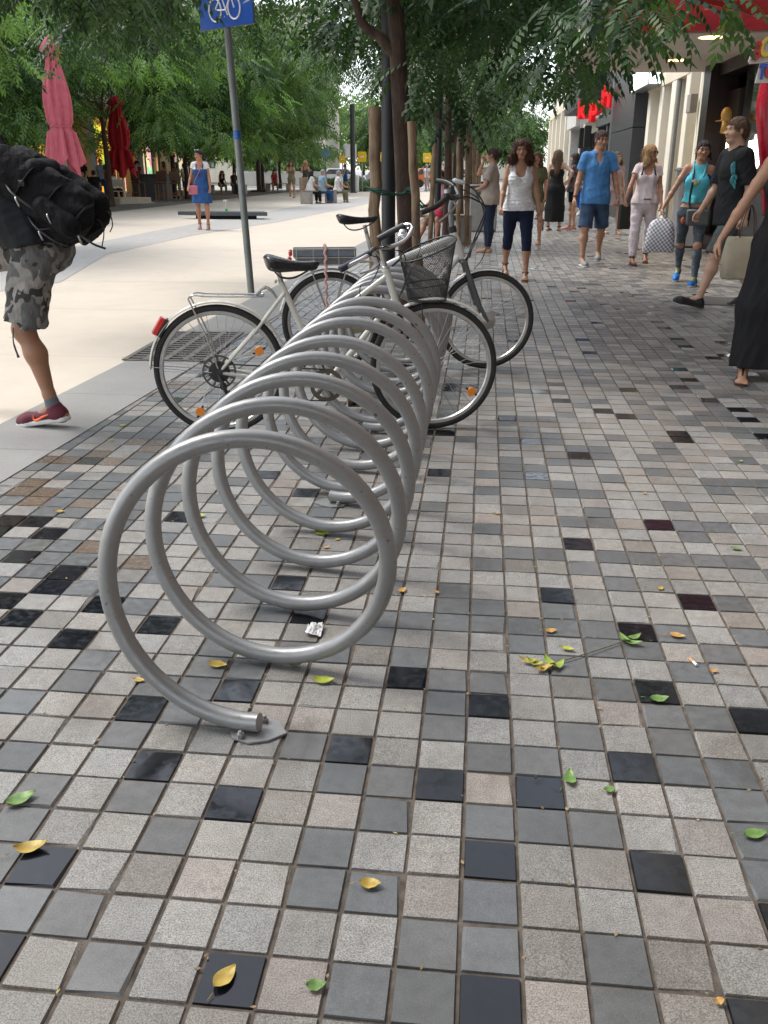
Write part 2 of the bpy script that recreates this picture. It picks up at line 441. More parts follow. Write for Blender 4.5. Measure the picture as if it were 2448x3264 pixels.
def concrete(name, a, b, scale=3, joint=None):
    g = NT(name)
    n1 = g.noise(scale, 7); n2 = g.noise(scale * 60, 3); n3 = g.noise(scale * 0.25, 3)
    c = g.mix(0.5, g.ramp(n1, [(0.3, a), (0.7, b)]), g.ramp(n3, [(0.3, a), (0.7, b)]))
    c = g.mix(0.35, c, g.ramp(n2, [(0.35, (0.7, 0.7, 0.7)), (0.65, (1.2, 1.2, 1.2))]), 'MULTIPLY')
    # small scuffs
    vo = g.n('TexVoronoi'); vo.inputs['Scale'].default_value = 1.3; g.l(g.co((1, 2.2, 1)), vo.inputs['Vector'])
    c = g.mix(g.ramp(vo.outputs['Distance'], [(0.03, (0.75,) * 3), (0.07, (0,) * 3)]), c, tuple(x * 0.55 for x in a))
    g.set(Base_Color=c, Roughness=0.78)
    g.bump(n2, 0.3, 0.002)
    return g.m

def make_ground():
    # cream plaza slab, one sheet to the horizon on the left, slabs separated by thin joints
    cream = concrete('plaza_concrete', (0.55, 0.48, 0.39), (0.63, 0.56, 0.465))
    base = concrete('ground_base', (0.30, 0.29, 0.27), (0.36, 0.35, 0.33), 0.5)
    m = MB(); m.quad((-500, -60, -0.09), (500, -60, -0.09), (500, 800, -0.09), (-500, 800, -0.09))
    tag(m.build('ground', base), kind='structure')
    m = MB()
    rg = random.Random(1)
    # slabs 3.1 m deep, butting with 8 mm joints, over darker joint bed
    y = -3.0
    pe = lambda Y: plaza_edge(Y) - 0.004
    while y < 60:
        y2 = y + 2.36
        xr = None
        xs = [None, -6.4, -10.6, -14.8, -19.0, -23.2, -30]
        for i in range(len(xs) - 1):
            a0 = pe(y) if i == 0 else xs[i] - 0.006; a1 = pe(y2) if i == 0 else xs[i] - 0.006
            b = xs[i + 1]
            z = rg.uniform(-.0004, .0004)
            m.quad((b, y + .006, z), (a0, y + .006, z), (a1, y2, z), (b, y2, z))
        y = y2
    tag(m.build('plaza', cream), kind='structure')
    m = MB(); m.quad((-60, -4, -0.006), (-2.3, -4, -0.006), (-2.3, 62, -0.006), (-60, 62, -0.006))
    tag(m.build('plaza_joint_bed', mat('joint_dirt', (0.16, 0.14, 0.115), 0.95)), kind='structure')
    # grey kerb strip between the pavers and the plaza
    m = MB(); y = -3.0
    while y < 54:
        y2 = y + 1.18
        m.box_ = None
        za, zb = -0.02, 0.0045
        P = [(plaza_edge(y), y + .004), (left_edge(y), y + .004), (left_edge(y2), y2), (plaza_edge(y2), y2)]
        hole = (y > 5.9 and y2 < 7.8) and False
        m.prism(P, za, zb); y = y2
    tag(m.build('kerb_strip', concrete('kerb_concrete', (0.235, 0.232, 0.222), (0.31, 0.305, 0.29), 2)), kind='structure')
    # grey cobbled band that crosses the plaza diagonally
    g = NT('grey_band')
    br = g.n('TexBrick'); br.inputs['Scale'].default_value = 4.0
    for k, v in (('Color1', (0.34, 0.33, 0.315, 1)), ('Color2', (0.42, 0.405, 0.385, 1)), ('Mortar', (0.45, 0.43, 0.4, 1))): br.inputs[k].default_value = v
    br.inputs['Mortar Size'].default_value = 0.03
    g.l(g.co(), br.inputs['Vector']); g.set(Base_Color=br.outputs[0], Roughness=0.8)
    m = MB(); L = [[-7.21, 13.17, -5.55, 10.04], [-7.24, 14.75, -5.26, 10.99], [-7.45, 16.69, -6.24, 14.85], [-7.56, 20.75, -6.22, 19.63], [-7.45, 27.2, -5.54, 24.86], [-7.24, 35.9, -4.97, 35.2], [-6.11, 50.41, -4.54, 49.66]]
    n = len(L)
    for i in range(n - 1):
        m.quad((L[i][0], L[i][1], .004), (L[i][2], L[i][3], .004), (L[i + 1][2], L[i + 1][3], .004), (L[i + 1][0], L[i + 1][1], .004))
    tag(m.build('cobbled_band', g.m), kind='structure')
    # darker paving under the cafe and trees at the far left
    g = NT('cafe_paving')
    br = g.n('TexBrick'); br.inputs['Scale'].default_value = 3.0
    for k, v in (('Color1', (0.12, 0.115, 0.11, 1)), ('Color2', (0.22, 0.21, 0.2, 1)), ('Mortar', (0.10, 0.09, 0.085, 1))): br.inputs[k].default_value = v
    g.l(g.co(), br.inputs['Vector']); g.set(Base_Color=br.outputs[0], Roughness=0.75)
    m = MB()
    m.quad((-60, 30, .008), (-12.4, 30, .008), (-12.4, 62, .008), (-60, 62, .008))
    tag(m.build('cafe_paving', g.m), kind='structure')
    # drain grate in the kerb strip
make_paving(); make_ground()

# ================================================================ SPIRAL BICYCLE RACKS
def rack_metal():
    g = NT('painted_rack_steel')
    n1 = g.noise(3, 6); n2 = g.noise(26, 6); n3 = g.noise(90, 2)
    c = g.ramp(n1, [(0.3, (0.25, 0.25, 0.248)), (0.7, (0.32, 0.32, 0.315))])
    # chips and scuffs
    ch = g.ramp(g.noise(34, 5, (1, 1, 1), 0.75), [(0.66, (0, 0, 0)), (0.68, (1, 1, 1))])
    c = g.mix(ch, c, (0.045, 0.042, 0.04))
    c = g.mix(g.ramp(n2, [(0.5, (0, 0, 0)), (0.8, (0.45,) * 3)]), c, (0.20, 0.195, 0.18))
    sc_ = g.noise(12, 6, (1, 6, 1), .8); c = g.mix(g.ramp(sc_, [(.62, (0,) * 3), (.70, (.55,) * 3)]), c, (.13, .12, .11))
    g.set(Base_Color=c, Metallic=0.35)
    rr = g.ramp(n2, [(0.3, (0.26,) * 3), (0.75, (0.48,) * 3)]); g.l(rr, g.b.inputs['Roughness'])
    g.bump(n3, 0.12, 0.0008)
    return g.m
RM = rack_metal()
STEEL = mat('zinc_steel', (0.42, 0.42, 0.41), 0.35, 0.85, 0.2, 30)
def make_rack(y0, turns, label, jig=0.0):
    root = empty('bicycle_rack', (-0.555 + jig, y0, 0), 0, label, 'bicycle rack', 'spiral bicycle racks standing in line')
    N = 64
    pts = []
    R_, r_ = 0.343, 0.0235
    a0, a1 = -0.022, turns + 0.022
    n = int((a1 - a0) * N)
    for i in range(n + 1):
        t = a0 + (a1 - a0) * i / n; a = 2 * math.pi * t
        pts.append((-R_ * math.sin(a), 0.328 * t, R_ + r_ + 0.007 - R_ * math.cos(a)))
    m = MB(); m.tube(pts, r_, 20); m.build('spiral_tube', RM, root, angle=40)
    for sgn, yy in ((1, 0.0), (-1, 0.328 * turns)):
        m = MB()
        P = [(-.062, -.004), (-.045, -.040), (0.0, -.055), (.045, -.04), (.085, -.004), (.052, .045), (0, .06), (-.045, .045)]
        m.prism([(p[0] * (1 if sgn > 0 else -1), p[1]) for p in (P if sgn > 0 else P[::-1])], 0.0015, 0.0065, c=(0.03 * sgn, yy, 0))
        pl = m.build('base_plate', RM, root, angle=30)
        for bx, by in ((0.005 * sgn, -0.036), (0.05 * sgn, 0.036)):
            m = MB(); m.lathe([(0.0085, 0.006), (0.0085, 0.009), (0.0055, 0.009), (0.0055, 0.024), (0.003, 0.026)], (bx, yy + by, 0), 6)
            m.lathe([(0.0095, 0.011), (0.0095, 0.018)], (bx, yy + by, 0), 6)
            m.build('bolt', STEEL, pl)
    return root
make_rack(1.846, 5, 'silver grey spiral rack nearest the camera, its bolted front end lying on the pavers')
make_rack(3.60, 3, 'short silver grey spiral rack holding the white city bicycle')
make_rack(4.72, 5, 'silver grey spiral rack farthest along, holding the electric bicycle with the rear battery')

# ================================================================ BICYCLES
CREAM = mat('cream_paint', (0.60, 0.58, 0.52), 0.32, 0.0, 0.10, 5, bump=.05, coat=.4)
RUBBER = mat('tyre_rubber', (0.022, 0.021, 0.02), 0.75, 0, 0.3, 20, bump=.4, bscale=240, bdist=.001)
ALU = mat('brushed_aluminium', (0.48, 0.475, 0.46), 0.32, 0.85, 0.15, 20)
CHROME = mat('chrome', (0.72, 0.72, 0.73), 0.10, 1.0, 0.05, 5)
DARKM = mat('dark_metal', (0.05, 0.048, 0.046), 0.45, 0.6, 0.3, 25)
BLKPL = mat('black_plastic', (0.014, 0.014, 0.015), 0.42, 0, 0.2, 20, bump=.1)
VINYL = mat('saddle_vinyl', (0.010, 0.010, 0.012), 0.26, 0, 0.2, 8, bump=.08, bscale=90)
ORANGE = mat('orange_reflector', (0.85, 0.26, 0.02), 0.25, 0, 0.12, 90, coat=.5)
REDL = mat('red_lamp_plastic', (0.62, 0.02, 0.015), 0.18, 0, 0.15, 60, coat=.6)
SILV = mat('silver_paint', (0.55, 0.55, 0.53), 0.28, 0.5, 0.1, 5, coat=.3)
GREYPL = mat('grey_plastic', (0.16, 0.165, 0.165), 0.45, 0, .12, 15)
BLUEG = mat('blue_grey_panel', (0.15, 0.175, 0.21), 0.3, 0, .15, 15)

def wheel(parent, cx, name, hub_r=0.02, hub_m=None, disc=False, refl=(), rot=0.0, Rr=0.340, tyre=0.018, nsp=36):
    w = empty(name, (cx, 0, Rr)); w.parent = parent
    m = MB(); ring = [((Rr - tyre) * math.cos(t), 0, (Rr - tyre) * math.sin(t)) for t in np.linspace(0, 2 * math.pi, 72, endpoint=False)]
    m.tube(ring, tyre, 12, closed=True); m.build('tyre', RUBBER, w, smooth=True)
    m = MB(); rr = Rr - 2 * tyre
    prof = [(rr + .004, -.011), (rr - .012, -.010), (rr - .017, 0), (rr - .012, .010), (rr + .004, .011)]
    m.lathe(prof, n=72, axis='y', caps=False); m.build('rim', ALU, w, angle=50)
    m = MB(); r0 = hub_r + .004
    for k in range(nsp):
        t = 2 * math.pi * k / nsp + rot; side = -1 if k % 2 else 1
        off = (1 if (k // 2) % 2 else -1) * (1.15 if hub_r < .04 else .6)
        a = t + off
        m.tube([(r0 * math.cos(a), side * .028, r0 * math.sin(a)), ((rr - .013) * math.cos(t), side * .002, (rr - .013) * math.sin(t))], 0.00125, 4, caps=False)
    m.build('spokes', ALU, w)
    m = MB()
    if hub_r > .04:
        m.lathe([(.012, -.06), (.02, -.052), (hub_r * .6, -.045), (hub_r * .95, -.036), (hub_r, -.028), (hub_r, .028), (hub_r * .95, .036), (hub_r * .6, .045), (.02, .052), (.012, .06)], n=28, axis='y')
    else:
        m.lathe([(.009, -.062), (.009, -.04), (.017, -.038), (hub_r + .006, -.030), (hub_r - .006, -.024), (.014, 0), (hub_r - .006, .024), (hub_r + .006, .030), (.017, .038), (.009, .04), (.009, .062)], n=20, axis='y')
    m.build('hub', hub_m or ALU, w, angle=40)
    if disc:
        # perforated spoke protector with the sprockets in front of it
        m = MB(); ro, ri, rm1, rm2 = .088, .030, .078, .056
        n = 36
        def ringseg(ra, rb, a0, a1, y=-.033, th=.002):
            V = []
            for t in (a0, a1):
                for r_ in (ra, rb):
                    for yy in (y, y - th): V.append((r_ * math.cos(t), yy, r_ * math.sin(t)))
            m.add(V, [(0, 2, 3, 1), (4, 5, 7, 6), (0, 4, 6, 2), (1, 3, 7, 5), (2, 6, 7, 3), (0, 1, 5, 4)])
        for k in range(n):
            a0, a1 = 2 * math.pi * k / n, 2 * math.pi * (k + 1) / n
            ringseg(ri, rm2, a0, a1); ringseg(rm1, ro, a0, a1)
            if k % 3 == 0: ringseg(rm2, rm1, a0, a1)
        m.build('spoke_protector', mat('smoked_disc', (0.10, 0.092, 0.08), .35, .4), w)
        m = MB()
        for j, r_ in enumerate((.052, .046, .040, .034, .028, .022)):
            pr = []
            for k in range(int(r_ * 900)):
                t = 2 * math.pi * k / int(r_ * 900); q = r_ + (.002 if k % 2 else -.002); pr.append((q * math.cos(t), q * math.sin(t)))
            M = [[1, 0, 0], [0, 0, -1], [0, 1, 0]]
            m.prism(pr, .038 + j * .005, .040 + j * .005, M=M)
        m.build('sprockets', DARKM, w)
    for (x, z) in refl:
        m = MB(); m.lathe([(.0, -.026), (.022, -.026), (.024, -.023), (.024, -.014), (.0, -.014)], (x, 0, z), 20, axis='y', caps=False)
        u = nrm((x, 0, z))
        b = m.build('wheel_reflector', ORANGE, w, angle=40)
        m = MB(); m.tube([np.array([x, -.018, z]) - u * .036, np.array([x, -.018, z]) + u * .036], .006, 6); m.build('reflector_clip', BLKPL, w)
    return w

def mudguard(parent, cx, a0, a1, m_, Rr=.340, wd=.024, rg=.362, nm='mudguard'):
    V = []; F = []; N = 30; K = 7
    for i in range(N):
        t = R(a0 + (a1 - a0) * i / (N - 1))
        for k in range(K):
            u = -1 + 2 * k / (K - 1)
            rr = rg - .011 * u * u
            V.append((cx + rr * math.cos(t), u * wd, Rr + rr * math.sin(t)))
    for i in range(N - 1):
        for k in range(K - 1): F.append((i * K + k, i * K + k + 1, (i + 1) * K + k + 1, (i + 1) * K + k))
    o = mesh_obj(nm, V, F, m_, parent)
    s = o.modifiers.new('th', 'SOLIDIFY'); s.thickness = .002
    return o

def saddle(parent, x0, x1, z, wid, thick, dz=0.0):
    # outline from the broad back (x0) to the nose (x1)
    V = []; F = []; N = 22; K = 16
    for i in range(N):
        t = i / (N - 1); x = x0 + (x1 - x0) * t
        wv = wid * (0.62 * math.exp(-((t - .2) / .26) ** 2) + .30) * math.sqrt(max(0.0, 1 - (max(0, .14 - t) / .14) ** 2) + 1e-4) * math.sqrt(max(1e-4, 1 - (max(0, t - .88) / .12) ** 2.5))
        h = thick * (.62 + .38 * math.exp(-((t - .15) / .3) ** 2)) * math.sqrt(max(2e-3, 1 - (max(0, .10 - t) / .10) ** 2)) * math.sqrt(max(2e-3, 1 - (max(0, t - .9) / .1) ** 2))
        zt = z + .018 * (1 - t) ** 2 * 1.2 - .012 * math.sin(math.pi * t) + dz * t
        for k in range(K):
            a = 2 * math.pi * k / K
            cy, sy = math.cos(a), math.sin(a)
            yy = wv * (abs(cy) ** .75) * (1 if cy > 0 else -1)
            zz = (sy * .32 if sy > 0 else sy) * h
            V.append((x, yy, zt + zz - .006 * math.exp(-(yy / .012) ** 2) * (sy > 0)))
    for i in range(N - 1):
        for k in range(K): k2 = (k + 1) % K; F.append((i * K + k, (i + 1) * K + k, (i + 1) * K + k2, i * K + k2))
    F.append(tuple(range(K))); F.append(tuple((N - 1) * K + k for k in range(K))[::-1])
    o = mesh_obj('saddle', V, F, VINYL, parent)
    s = o.modifiers.new('s', 'SUBSURF'); s.levels = s.render_levels = 1
    m = MB()
    for s_ in (-1, 1):
        m.tube(spline([(x0 + .05, s_ * .035, z - thick * .7), (x0 + .09, s_ * .02, z - thick - .02), (x0 + .16, s_ * .02, z - thick - .02), (x1 - .03, s_ * .008, z - thick * .5)], 5), .0035, 6)
    m.build('saddle_rails', DARKM, o)
    return o

def pedal(parent, p):
    m = MB(); x, y, z = p
    m.box((x, y - .035, z + .012), (.085, .075, .008), bev=.003); m.box((x, y - .035, z - .012), (.085, .075, .008), bev=.003)
    for s in (-1, 1): m.box((x + s * .038, y - .035, z), (.008, .075, .024))
    o = m.build('pedal', BLKPL, parent)
    for s in (-1, 1):
        q = MB(); q.box((x + s * .044, y - .035, z), (.005, .05, .012), bev=.002); q.build('pedal_reflector', ORANGE, o)

def crankset(parent, bb, ang, rr=.085, guard=None):
    x, z = bb
    c = empty('crankset', (x, 0, z)); c.parent = parent
    m = MB()
    n = 40
    def seg(ra, rb, a0, a1, y=-.045, th=.003):
        V = []
        for t in (a0, a1):
            for r_ in (ra, rb):
                for yy in (y, y - th): V.append((r_ * math.cos(t), yy, r_ * math.sin(t)))
        m.add(V, [(0, 2, 3, 1), (4, 5, 7, 6), (0, 4, 6, 2), (1, 3, 7, 5), (2, 6, 7, 3), (0, 1, 5, 4)])
    for k in range(n):
        a0, a1 = 2 * math.pi * k / n, 2 * math.pi * (k + 1) / n
        seg(rr - .022, rr, a0, a1)
        if k % 8 in (0, 1): seg(.02, rr - .02, a0, a1)
        seg(.0, .024, a0, a1)
    m.build('chainring', guard or DARKM, c)
    for s in (1, -1):
        a = R(ang + (0 if s < 0 else 180)); e = (.17 * math.cos(a), s * .075, .17 * math.sin(a))
        m = MB(); m.tube([(0, s * .058, 0), (.085 * math.cos(a), s * .065, .085 * math.sin(a)), e], [.014, .010, .012], 8)
        m.build('crank_arm', ALU, c, angle=40)
        pedal(c, (e[0], e[1] + (0 if s < 0 else .08), e[2]))
    return c

def bike_white():
    a1 = math.atan2(.22, 1.12)
    b = empty('bicycle', (-1.34, 4.49, 0), a1, 'cream white city bicycle with a black wire basket, parked across the spiral rack', 'bicycle', 'bicycles parked in the spiral racks')
    wheel(b, 0, 'rear_wheel', disc=True, refl=((.209, .102), (-.115, -.213)))
    wheel(b, 1.125, 'front_wheel', refl=((.205, -.135), (-.18, .15)), rot=.1)
    BB = (.553, .262); ST = (.335, .785); HT = (.872, .838); HL = (.925, .668)
    m = MB()
    T = lambda p, q, r, lat=0, lat2=None: m.tube([(p[0], lat, p[1]), (q[0], lat if lat2 is None else lat2, q[1])], r, 12)
    T(ST, BB, .0155); T((.878, .815), (.445, .50), .0135); T((.918, .70), BB, .0155)
    T(HT, HL, .0185)
    for s in (-1, 1):
        m.tube([(.352, s * .014, .735), (.2, s * .035, .55), (.0, s * .055, .34)], .0085, 8)
        m.tube([(BB[0] - .02, s * .022, BB[1]), (.3, s * .04, .29), (0, s * .055, .34)], .0095, 8)
    m.lathe([(.021, -.036), (.021, .036)], (BB[0], 0, BB[1]), 16, axis='y')
    m.lathe([(.022, 0), (.022, .014)], (HT[0] - .002, 0, HT[1] - .004), 14)
    m.build('frame', CREAM, b, angle=45)
    # fork
    m = MB()
    for s in (-1, 1):
        m.tube(spline([(.928, s * .012, .672), (.945, s * .038, .655), (1.0, s * .045, .54), (1.065, s * .05, .42), (1.125, s * .05, .34)], 5), [.012] * 6 + [.011] * 6 + [.0095] * 5 + [.0075] * 4, 10)
    m.build('fork', CREAM, b, angle=45)
    # stem and handlebar
    hb = empty('handlebar', (0, 0, 0)); hb.parent = b
    m = MB(); m.tube([(.868, 0, .85), (.842, 0, .955)], .0115, 12); m.lathe([(.021, -.0), (.021, .012), (.016, .016)], (.868, 0, .845), 14)
    m.build('stem', STEEL, hb, angle=40)
    m = MB()
    bar = spline([(.66, -.27, .888), (.745, -.245, .925), (.80, -.14, .955), (.852, -.03, .955), (.90, .03, .955), (.975, .08, .982), (1.02, .15, 1.035), (1.0, .21, 1.05), (.93, .245, 1.02), (.87, .27, .985)], 8)
    m.tube(bar, .0112, 12); m.build('bar', CHROME, hb, angle=60)
    m = MB(); m.tube([(.625, -.279, .873), (.775, -.215, .944)], [.0165, .0150], 14); m.build('grip', mat('navy_grip', (.018, .024, .038), .55), hb, angle=50)
    m = MB(); m.tube([(.985, .215, 1.046), (.92, .25, 1.012), (.855, .278, .975)], .0165, 12); m.build('grip', BLKPL, hb, angle=50)
    for s, P in ((-1, [(.80, -.17, .945), (.83, -.17, .91), (.79, -.22, .87), (.72, -.25, .85)]), (1, [(1.0, .18, 1.035), (1.02, .2, 1.0), (.97, .24, .96), (.9, .27, .93)])):
        m = MB(); m.tube(spline(P, 6), .006, 8, flat=.6); m.build('brake_lever', ALU, hb, angle=50)
    m = MB(); m.ell((.965, .115, 1.005), (.026, .026, .03)); m.lathe([(.03, 0), (.031, .004), (.03, .008)], (.965, .115, 1.0), 18); m.build('bell', CHROME, hb, smooth=True)
    m = MB()
    for P in ([(.78, -.18, .93), (.83, -.12, .90), (.80, -.05, .80), (.74, -.03, .77), (.735, -.02, .70)], [(1.01, .19, 1.02), (1.06, .12, .95), (1.0, .04, .83), (.955, .03, .72)], [(.84, -.1, .945), (.95, -.06, .93), (.97, 0, .8), (.94, .02, .7)]):
        m.tube(spline(P, 8), .0028, 6)
    m.build('brake_cable', BLKPL, hb)
    # seat post, saddle
    m = MB(); m.tube([(.34, 0, .77), (.318, 0, .865)], .0125, 12); m.tube([(.31, -.02, .79), (.31, .02, .79)], .008, 8); m.build('seat_post', STEEL, b, angle=40)
    saddle(b, .25, .535, .892, .105, .062, -.01)
    # mudguards, rear carrier
    mudguard(b, 0, 12, 178, CREAM)
    mudguard(b, 1.125, 40, 128, CREAM)
    m = MB()
    for s in (-1, 1): m.tube([(-.36 + .0, s * .022, .37), (0, s * .05, .335)], .0022, 5)
    m.build('mudguard_stay', STEEL, b)
    cr = MB()
    for s in (-1, 1):
        cr.tube(spline([(.24, s * .02, .722), (.22, s * .05, .722), (-.02, s * .055, .726), (-.10, s * .055, .732), (-.128, s * .045, .715), (-.12, s * .05, .69), (-.05, s * .058, .52), (.0, s * .06, .35)], 6), .0042, 7)
        cr.tube(spline([(.20, s * .045, .722), (.25, s * .04, .76), (.285, s * .03, .745), (.31, s * .02, .71)], 6), .004, 6)
    for x in (.16, .09, .02, -.06): cr.tube([(x, -.053, .724), (x, .053, .724)], .0026, 5)
    cr.tube([(-.12, -.048, .722), (-.12, .048, .722)], .004, 6)
    cr.tube([(.25, -.04, .76), (.25, .04, .76)], .008, 6); cr.tube([(.225, -.045, .735), (.225, .045, .735)], .008, 6)
    cr.build('rear_carrier', STEEL, b, angle=50)
    m = MB(); m.box((-.292, 0, .575), (.035, .05, .10), M=Matrix.Rotation(R(-33), 3, 'Y').transposed(), bev=.008); tl = m.build('tail_light', REDL, b, angle=40)
    m = MB(); m.box((-.27, 0, .565), (.02, .044, .10), M=Matrix.Rotation(R(-33), 3, 'Y').transposed()); m.build('light_bracket', BLKPL, tl)
    crankset(b, BB, -28, .088, mat('worn_chainring', (.14, .125, .09), .4, .6))
    # derailleur, chain, kickstand, frame lock
    m = MB(); m.tube(spline([(0, -.06, .33), (.02, -.07, .27), (.04, -.065, .22)], 5), .01, 8); m.lathe([(.02, -.07), (.02, -.058)], (.05, 0, .225), 12, axis='y'); m.lathe([(.02, -.07), (.02, -.058)], (.02, 0, .27), 12, axis='y')
    m.build('derailleur', DARKM, b, angle=40)
    m = MB(); m.tube([(.0, -.047, .385), (.55, -.047, .345)], .004, 5); m.tube([(.05, -.06, .208), (.545, -.047, .178)], .004, 5); m.build('chain', DARKM, b)
    m = MB(); m.tube([(.40, .03, .25), (.33, .11, .012)], .007, 8); m.build('kickstand', ALU, b)
    # wire basket
    bk = empty('basket', (0, 0, 0)); bk.parent = b
    TC = np.array([1.083, .0, .945]); BCn = np.array([1.083, .0, .690])
    tilt = .38
    def bp(t, v):
        rx = .098 + .042 * v; ry = .085 + .075 * v
        c = BCn + (TC - BCn) * v
        x = c[0] + rx * (abs(math.cos(t)) ** .8) * np.sign(math.cos(t)); y = ry * (abs(math.sin(t)) ** .8) * np.sign(math.sin(t))
        return (x, y, c[2] + (x - c[0]) * tilt * v + y * .10 * v)
    m = MB(); NW = 84
    for k in range(NW):
        for d in (1, -1):
            t0 = 2 * math.pi * k / NW; P = [bp(t0 + d * 1.3 * v, v) for v in np.linspace(0, 1, 11)]
            m.tube(P, .0009, 3, caps=False)
    for i in range(-9, 10):
        for d in (0, 1):
            u = i / 10
            L = math.sqrt(max(0, 1 - u * u))
            p, q = ((u * .098, -L * .085), (u * .098, L * .085)) if d else ((-L * .098, u * .085), (L * .098, u * .085))
            m.tube([(BCn[0] + p[0], p[1], BCn[2]), (BCn[0] + q[0], q[1], BCn[2])], .0011, 3, caps=False)
    m.build('wire_mesh', BLKPL, bk)
    m = MB()
    for v, r_ in ((1, .0045), (.0, .004), (.32, .003)): m.tube([bp(t, v) for t in np.linspace(0, 2 * math.pi, 48, endpoint=False)], r_, 8, closed=True)
    m.build('basket_rim', BLKPL, bk, smooth=True)
    m = MB()
    for s in (-1, 1): m.tube([(1.05, s * .05, .69), (1.06, s * .052, .52), (1.12, s * .058, .345)], .003, 6)
    m.tube([(.95, 0, .9), (.90, 0, .86)], .006, 6)
    m.build('basket_stays', BLKPL, bk)
    return b
bike_white()

def bike_electric():
    a2 = math.atan2(.22, 1.17)
    b = empty('bicycle', (-1.02, 6.13, 0), a2, 'silver electric bicycle with a grey battery case on its rear carrier, behind the white bicycle', 'bicycle', 'bicycles parked in the spiral racks')
    wheel(b, 0, 'rear_wheel', Rr=.338, tyre=.021, rot=.3, refl=((-.2, -.1),))
    wheel(b, 1.08, 'front_wheel', hub_r=.062, hub_m=mat('motor_hub', (.42, .42, .41), .4, .7), Rr=.338, tyre=.021, nsp=36, rot=.2)
    BB = (.47, .27); ST = (.285, .80); HT = (.832, .925); HL = (.893, .755)
    m = MB()
    m.tube([(ST[0], 0, ST[1]), (BB[0], 0, BB[1])], .0175, 12)
    m.tube(spline([(.30, 0, .66), (.42, 0, .725), (.58, 0, .79), (.84, 0, .89)], 8), .024, 14, flat=1.15)
    m.tube(spline([(.885, 0, .79), (.74, 0, .60), (.6, 0, .42), BB and (BB[0], 0, BB[1])], 8), .026, 14)
    m.tube([(HT[0], 0, HT[1]), (.862, 0, .84), (HL[0], 0, HL[1])], [.026, .034, .03], 14)
    m.ell((.835, 0, .855), (.05, .022, .06))
    for s in (-1, 1):
        m.tube([(.31, s * .016, .72), (.0, s * .06, .338)], .010, 8)
        m.tube([(BB[0], s * .03, BB[1]), (0, s * .06, .338)], .011, 8)
    m.build('frame', mat('pearl_paint', (.56, .555, .52), .3, .25, .08, 5, coat=.4), b, angle=50)
    m = MB()
    m.box((.905, 0, .735), (.05, .12, .03), bev=.01)
    for s in (-1, 1):
        m.tube([(.91, s * .052, .74), (.945, s * .052, .63)], .0165, 12); m.tube([(.94, s * .052, .65), (1.02, s * .054, .44)], .0195, 12)
        m.tube([(1.02, s * .054, .45), (1.08, s * .062, .335)], .014, 10)
    m.tube([(.95, -.05, .62), (.97, 0, .64), (.95, .05, .62)], .012, 8)
    m.build('suspension_fork', mat('fork_grey', (.10, .105, .105), .4, .4), b, angle=45)
    hb = empty('handlebar', (0, 0, 0)); hb.parent = b
    m = MB(); m.tube([(HT[0], 0, HT[1]), (.822, 0, .965)], .027, 12); m.build('headset', BLKPL, hb, angle=40)
    m = MB(); m.tube([(.822, 0, .96), (.812, 0, 1.08), (.822, 0, 1.135)], [.018, .019, .02], 12); m.tube([(.815, 0, 1.10), (.855, 0, 1.155)], .018, 10); m.build('stem', GREYPL, hb, angle=45)
    m = MB(); bar = spline([(.575, -.30, 1.062), (.68, -.25, 1.10), (.76, -.17, 1.15), (.82, -.07, 1.155), (.85, 0, 1.155), (.87, .07, 1.165), (.86, .17, 1.21), (.82, .25, 1.24), (.76, .31, 1.25)], 6)
    m.tube(bar, .0115, 10); m.build('bar', GREYPL, hb, smooth=True)
    m = MB(); m.tube(bar[:14], [.0175] * 14, 12); m.build('grip', BLKPL, hb, angle=50)
    m = MB(); m.tube(bar[-13:], [.0165] * 13, 12); m.build('grip', BLKPL, hb, angle=50)
    m = MB(); m.box((.885, .15, 1.245), (.085, .065, .028), bev=.010, M=Matrix.Rotation(R(-14), 3, 'Y').transposed()); ds = m.build('display', mat('light_grey_plastic', (.5, .5, .49), .35), hb, angle=40)
    m = MB(); m.box((.888, .149, 1.2605), (.055, .044, .003), M=Matrix.Rotation(R(-14), 3, 'Y').transposed()); m.build('screen', mat('lcd', (.16, .15, .17), .2), ds)
    m = MB(); m.lathe([(.012, 0), (.02, .006), (.02, .026), (.01, .032)], (.76, -.16, 1.172), 14); m.build('bell', ALU, hb, angle=40)
    m = MB(); m.box((.79, -.12, 1.15), (.06, .05, .035), bev=.01); m.box((.84, .17, 1.19), (.04, .05, .06), bev=.01); m.build('shifters', BLKPL, hb, angle=40)
    for P in ([(.80, -.12, 1.14), (.82, -.15, 1.10), (.76, -.22, 1.05), (.70, -.27, 1.01)], [(.87, .16, 1.2), (.89, .18, 1.13), (.86, .22, 1.06)]):
        m = MB(); m.tube(spline(P, 6), .0065, 8, flat=.6); m.build('brake_lever', ALU, hb, angle=50)
    m = MB()
    for P, r_ in (([(.93, .14, 1.23), (1.0, .12, 1.18), (1.06, .08, 1.07), (1.03, .04, .95), (.96, .02, .82), (.93, .02, .73)], .006), ([(.82, -.1, 1.14), (.92, -.06, 1.15), (1.05, .05, 1.09), (1.045, .05, 1.03), (.98, .02, .88), (.95, 0, .76)], .0055),
                  ([(.90, .15, 1.2), (1.02, .12, 1.13), (1.05, .08, 1.0), (.95, -.02, .80), (.89, -.03, .72)], .0045), ([(1.05, .08, 1.07), (1.075, .02, .9), (1.04, 0, .76), (.98, 0, .68)], .003)):
        m.tube(spline(P, 8), r_, 6)
    m.build('cable_loom', BLKPL, hb, smooth=True)
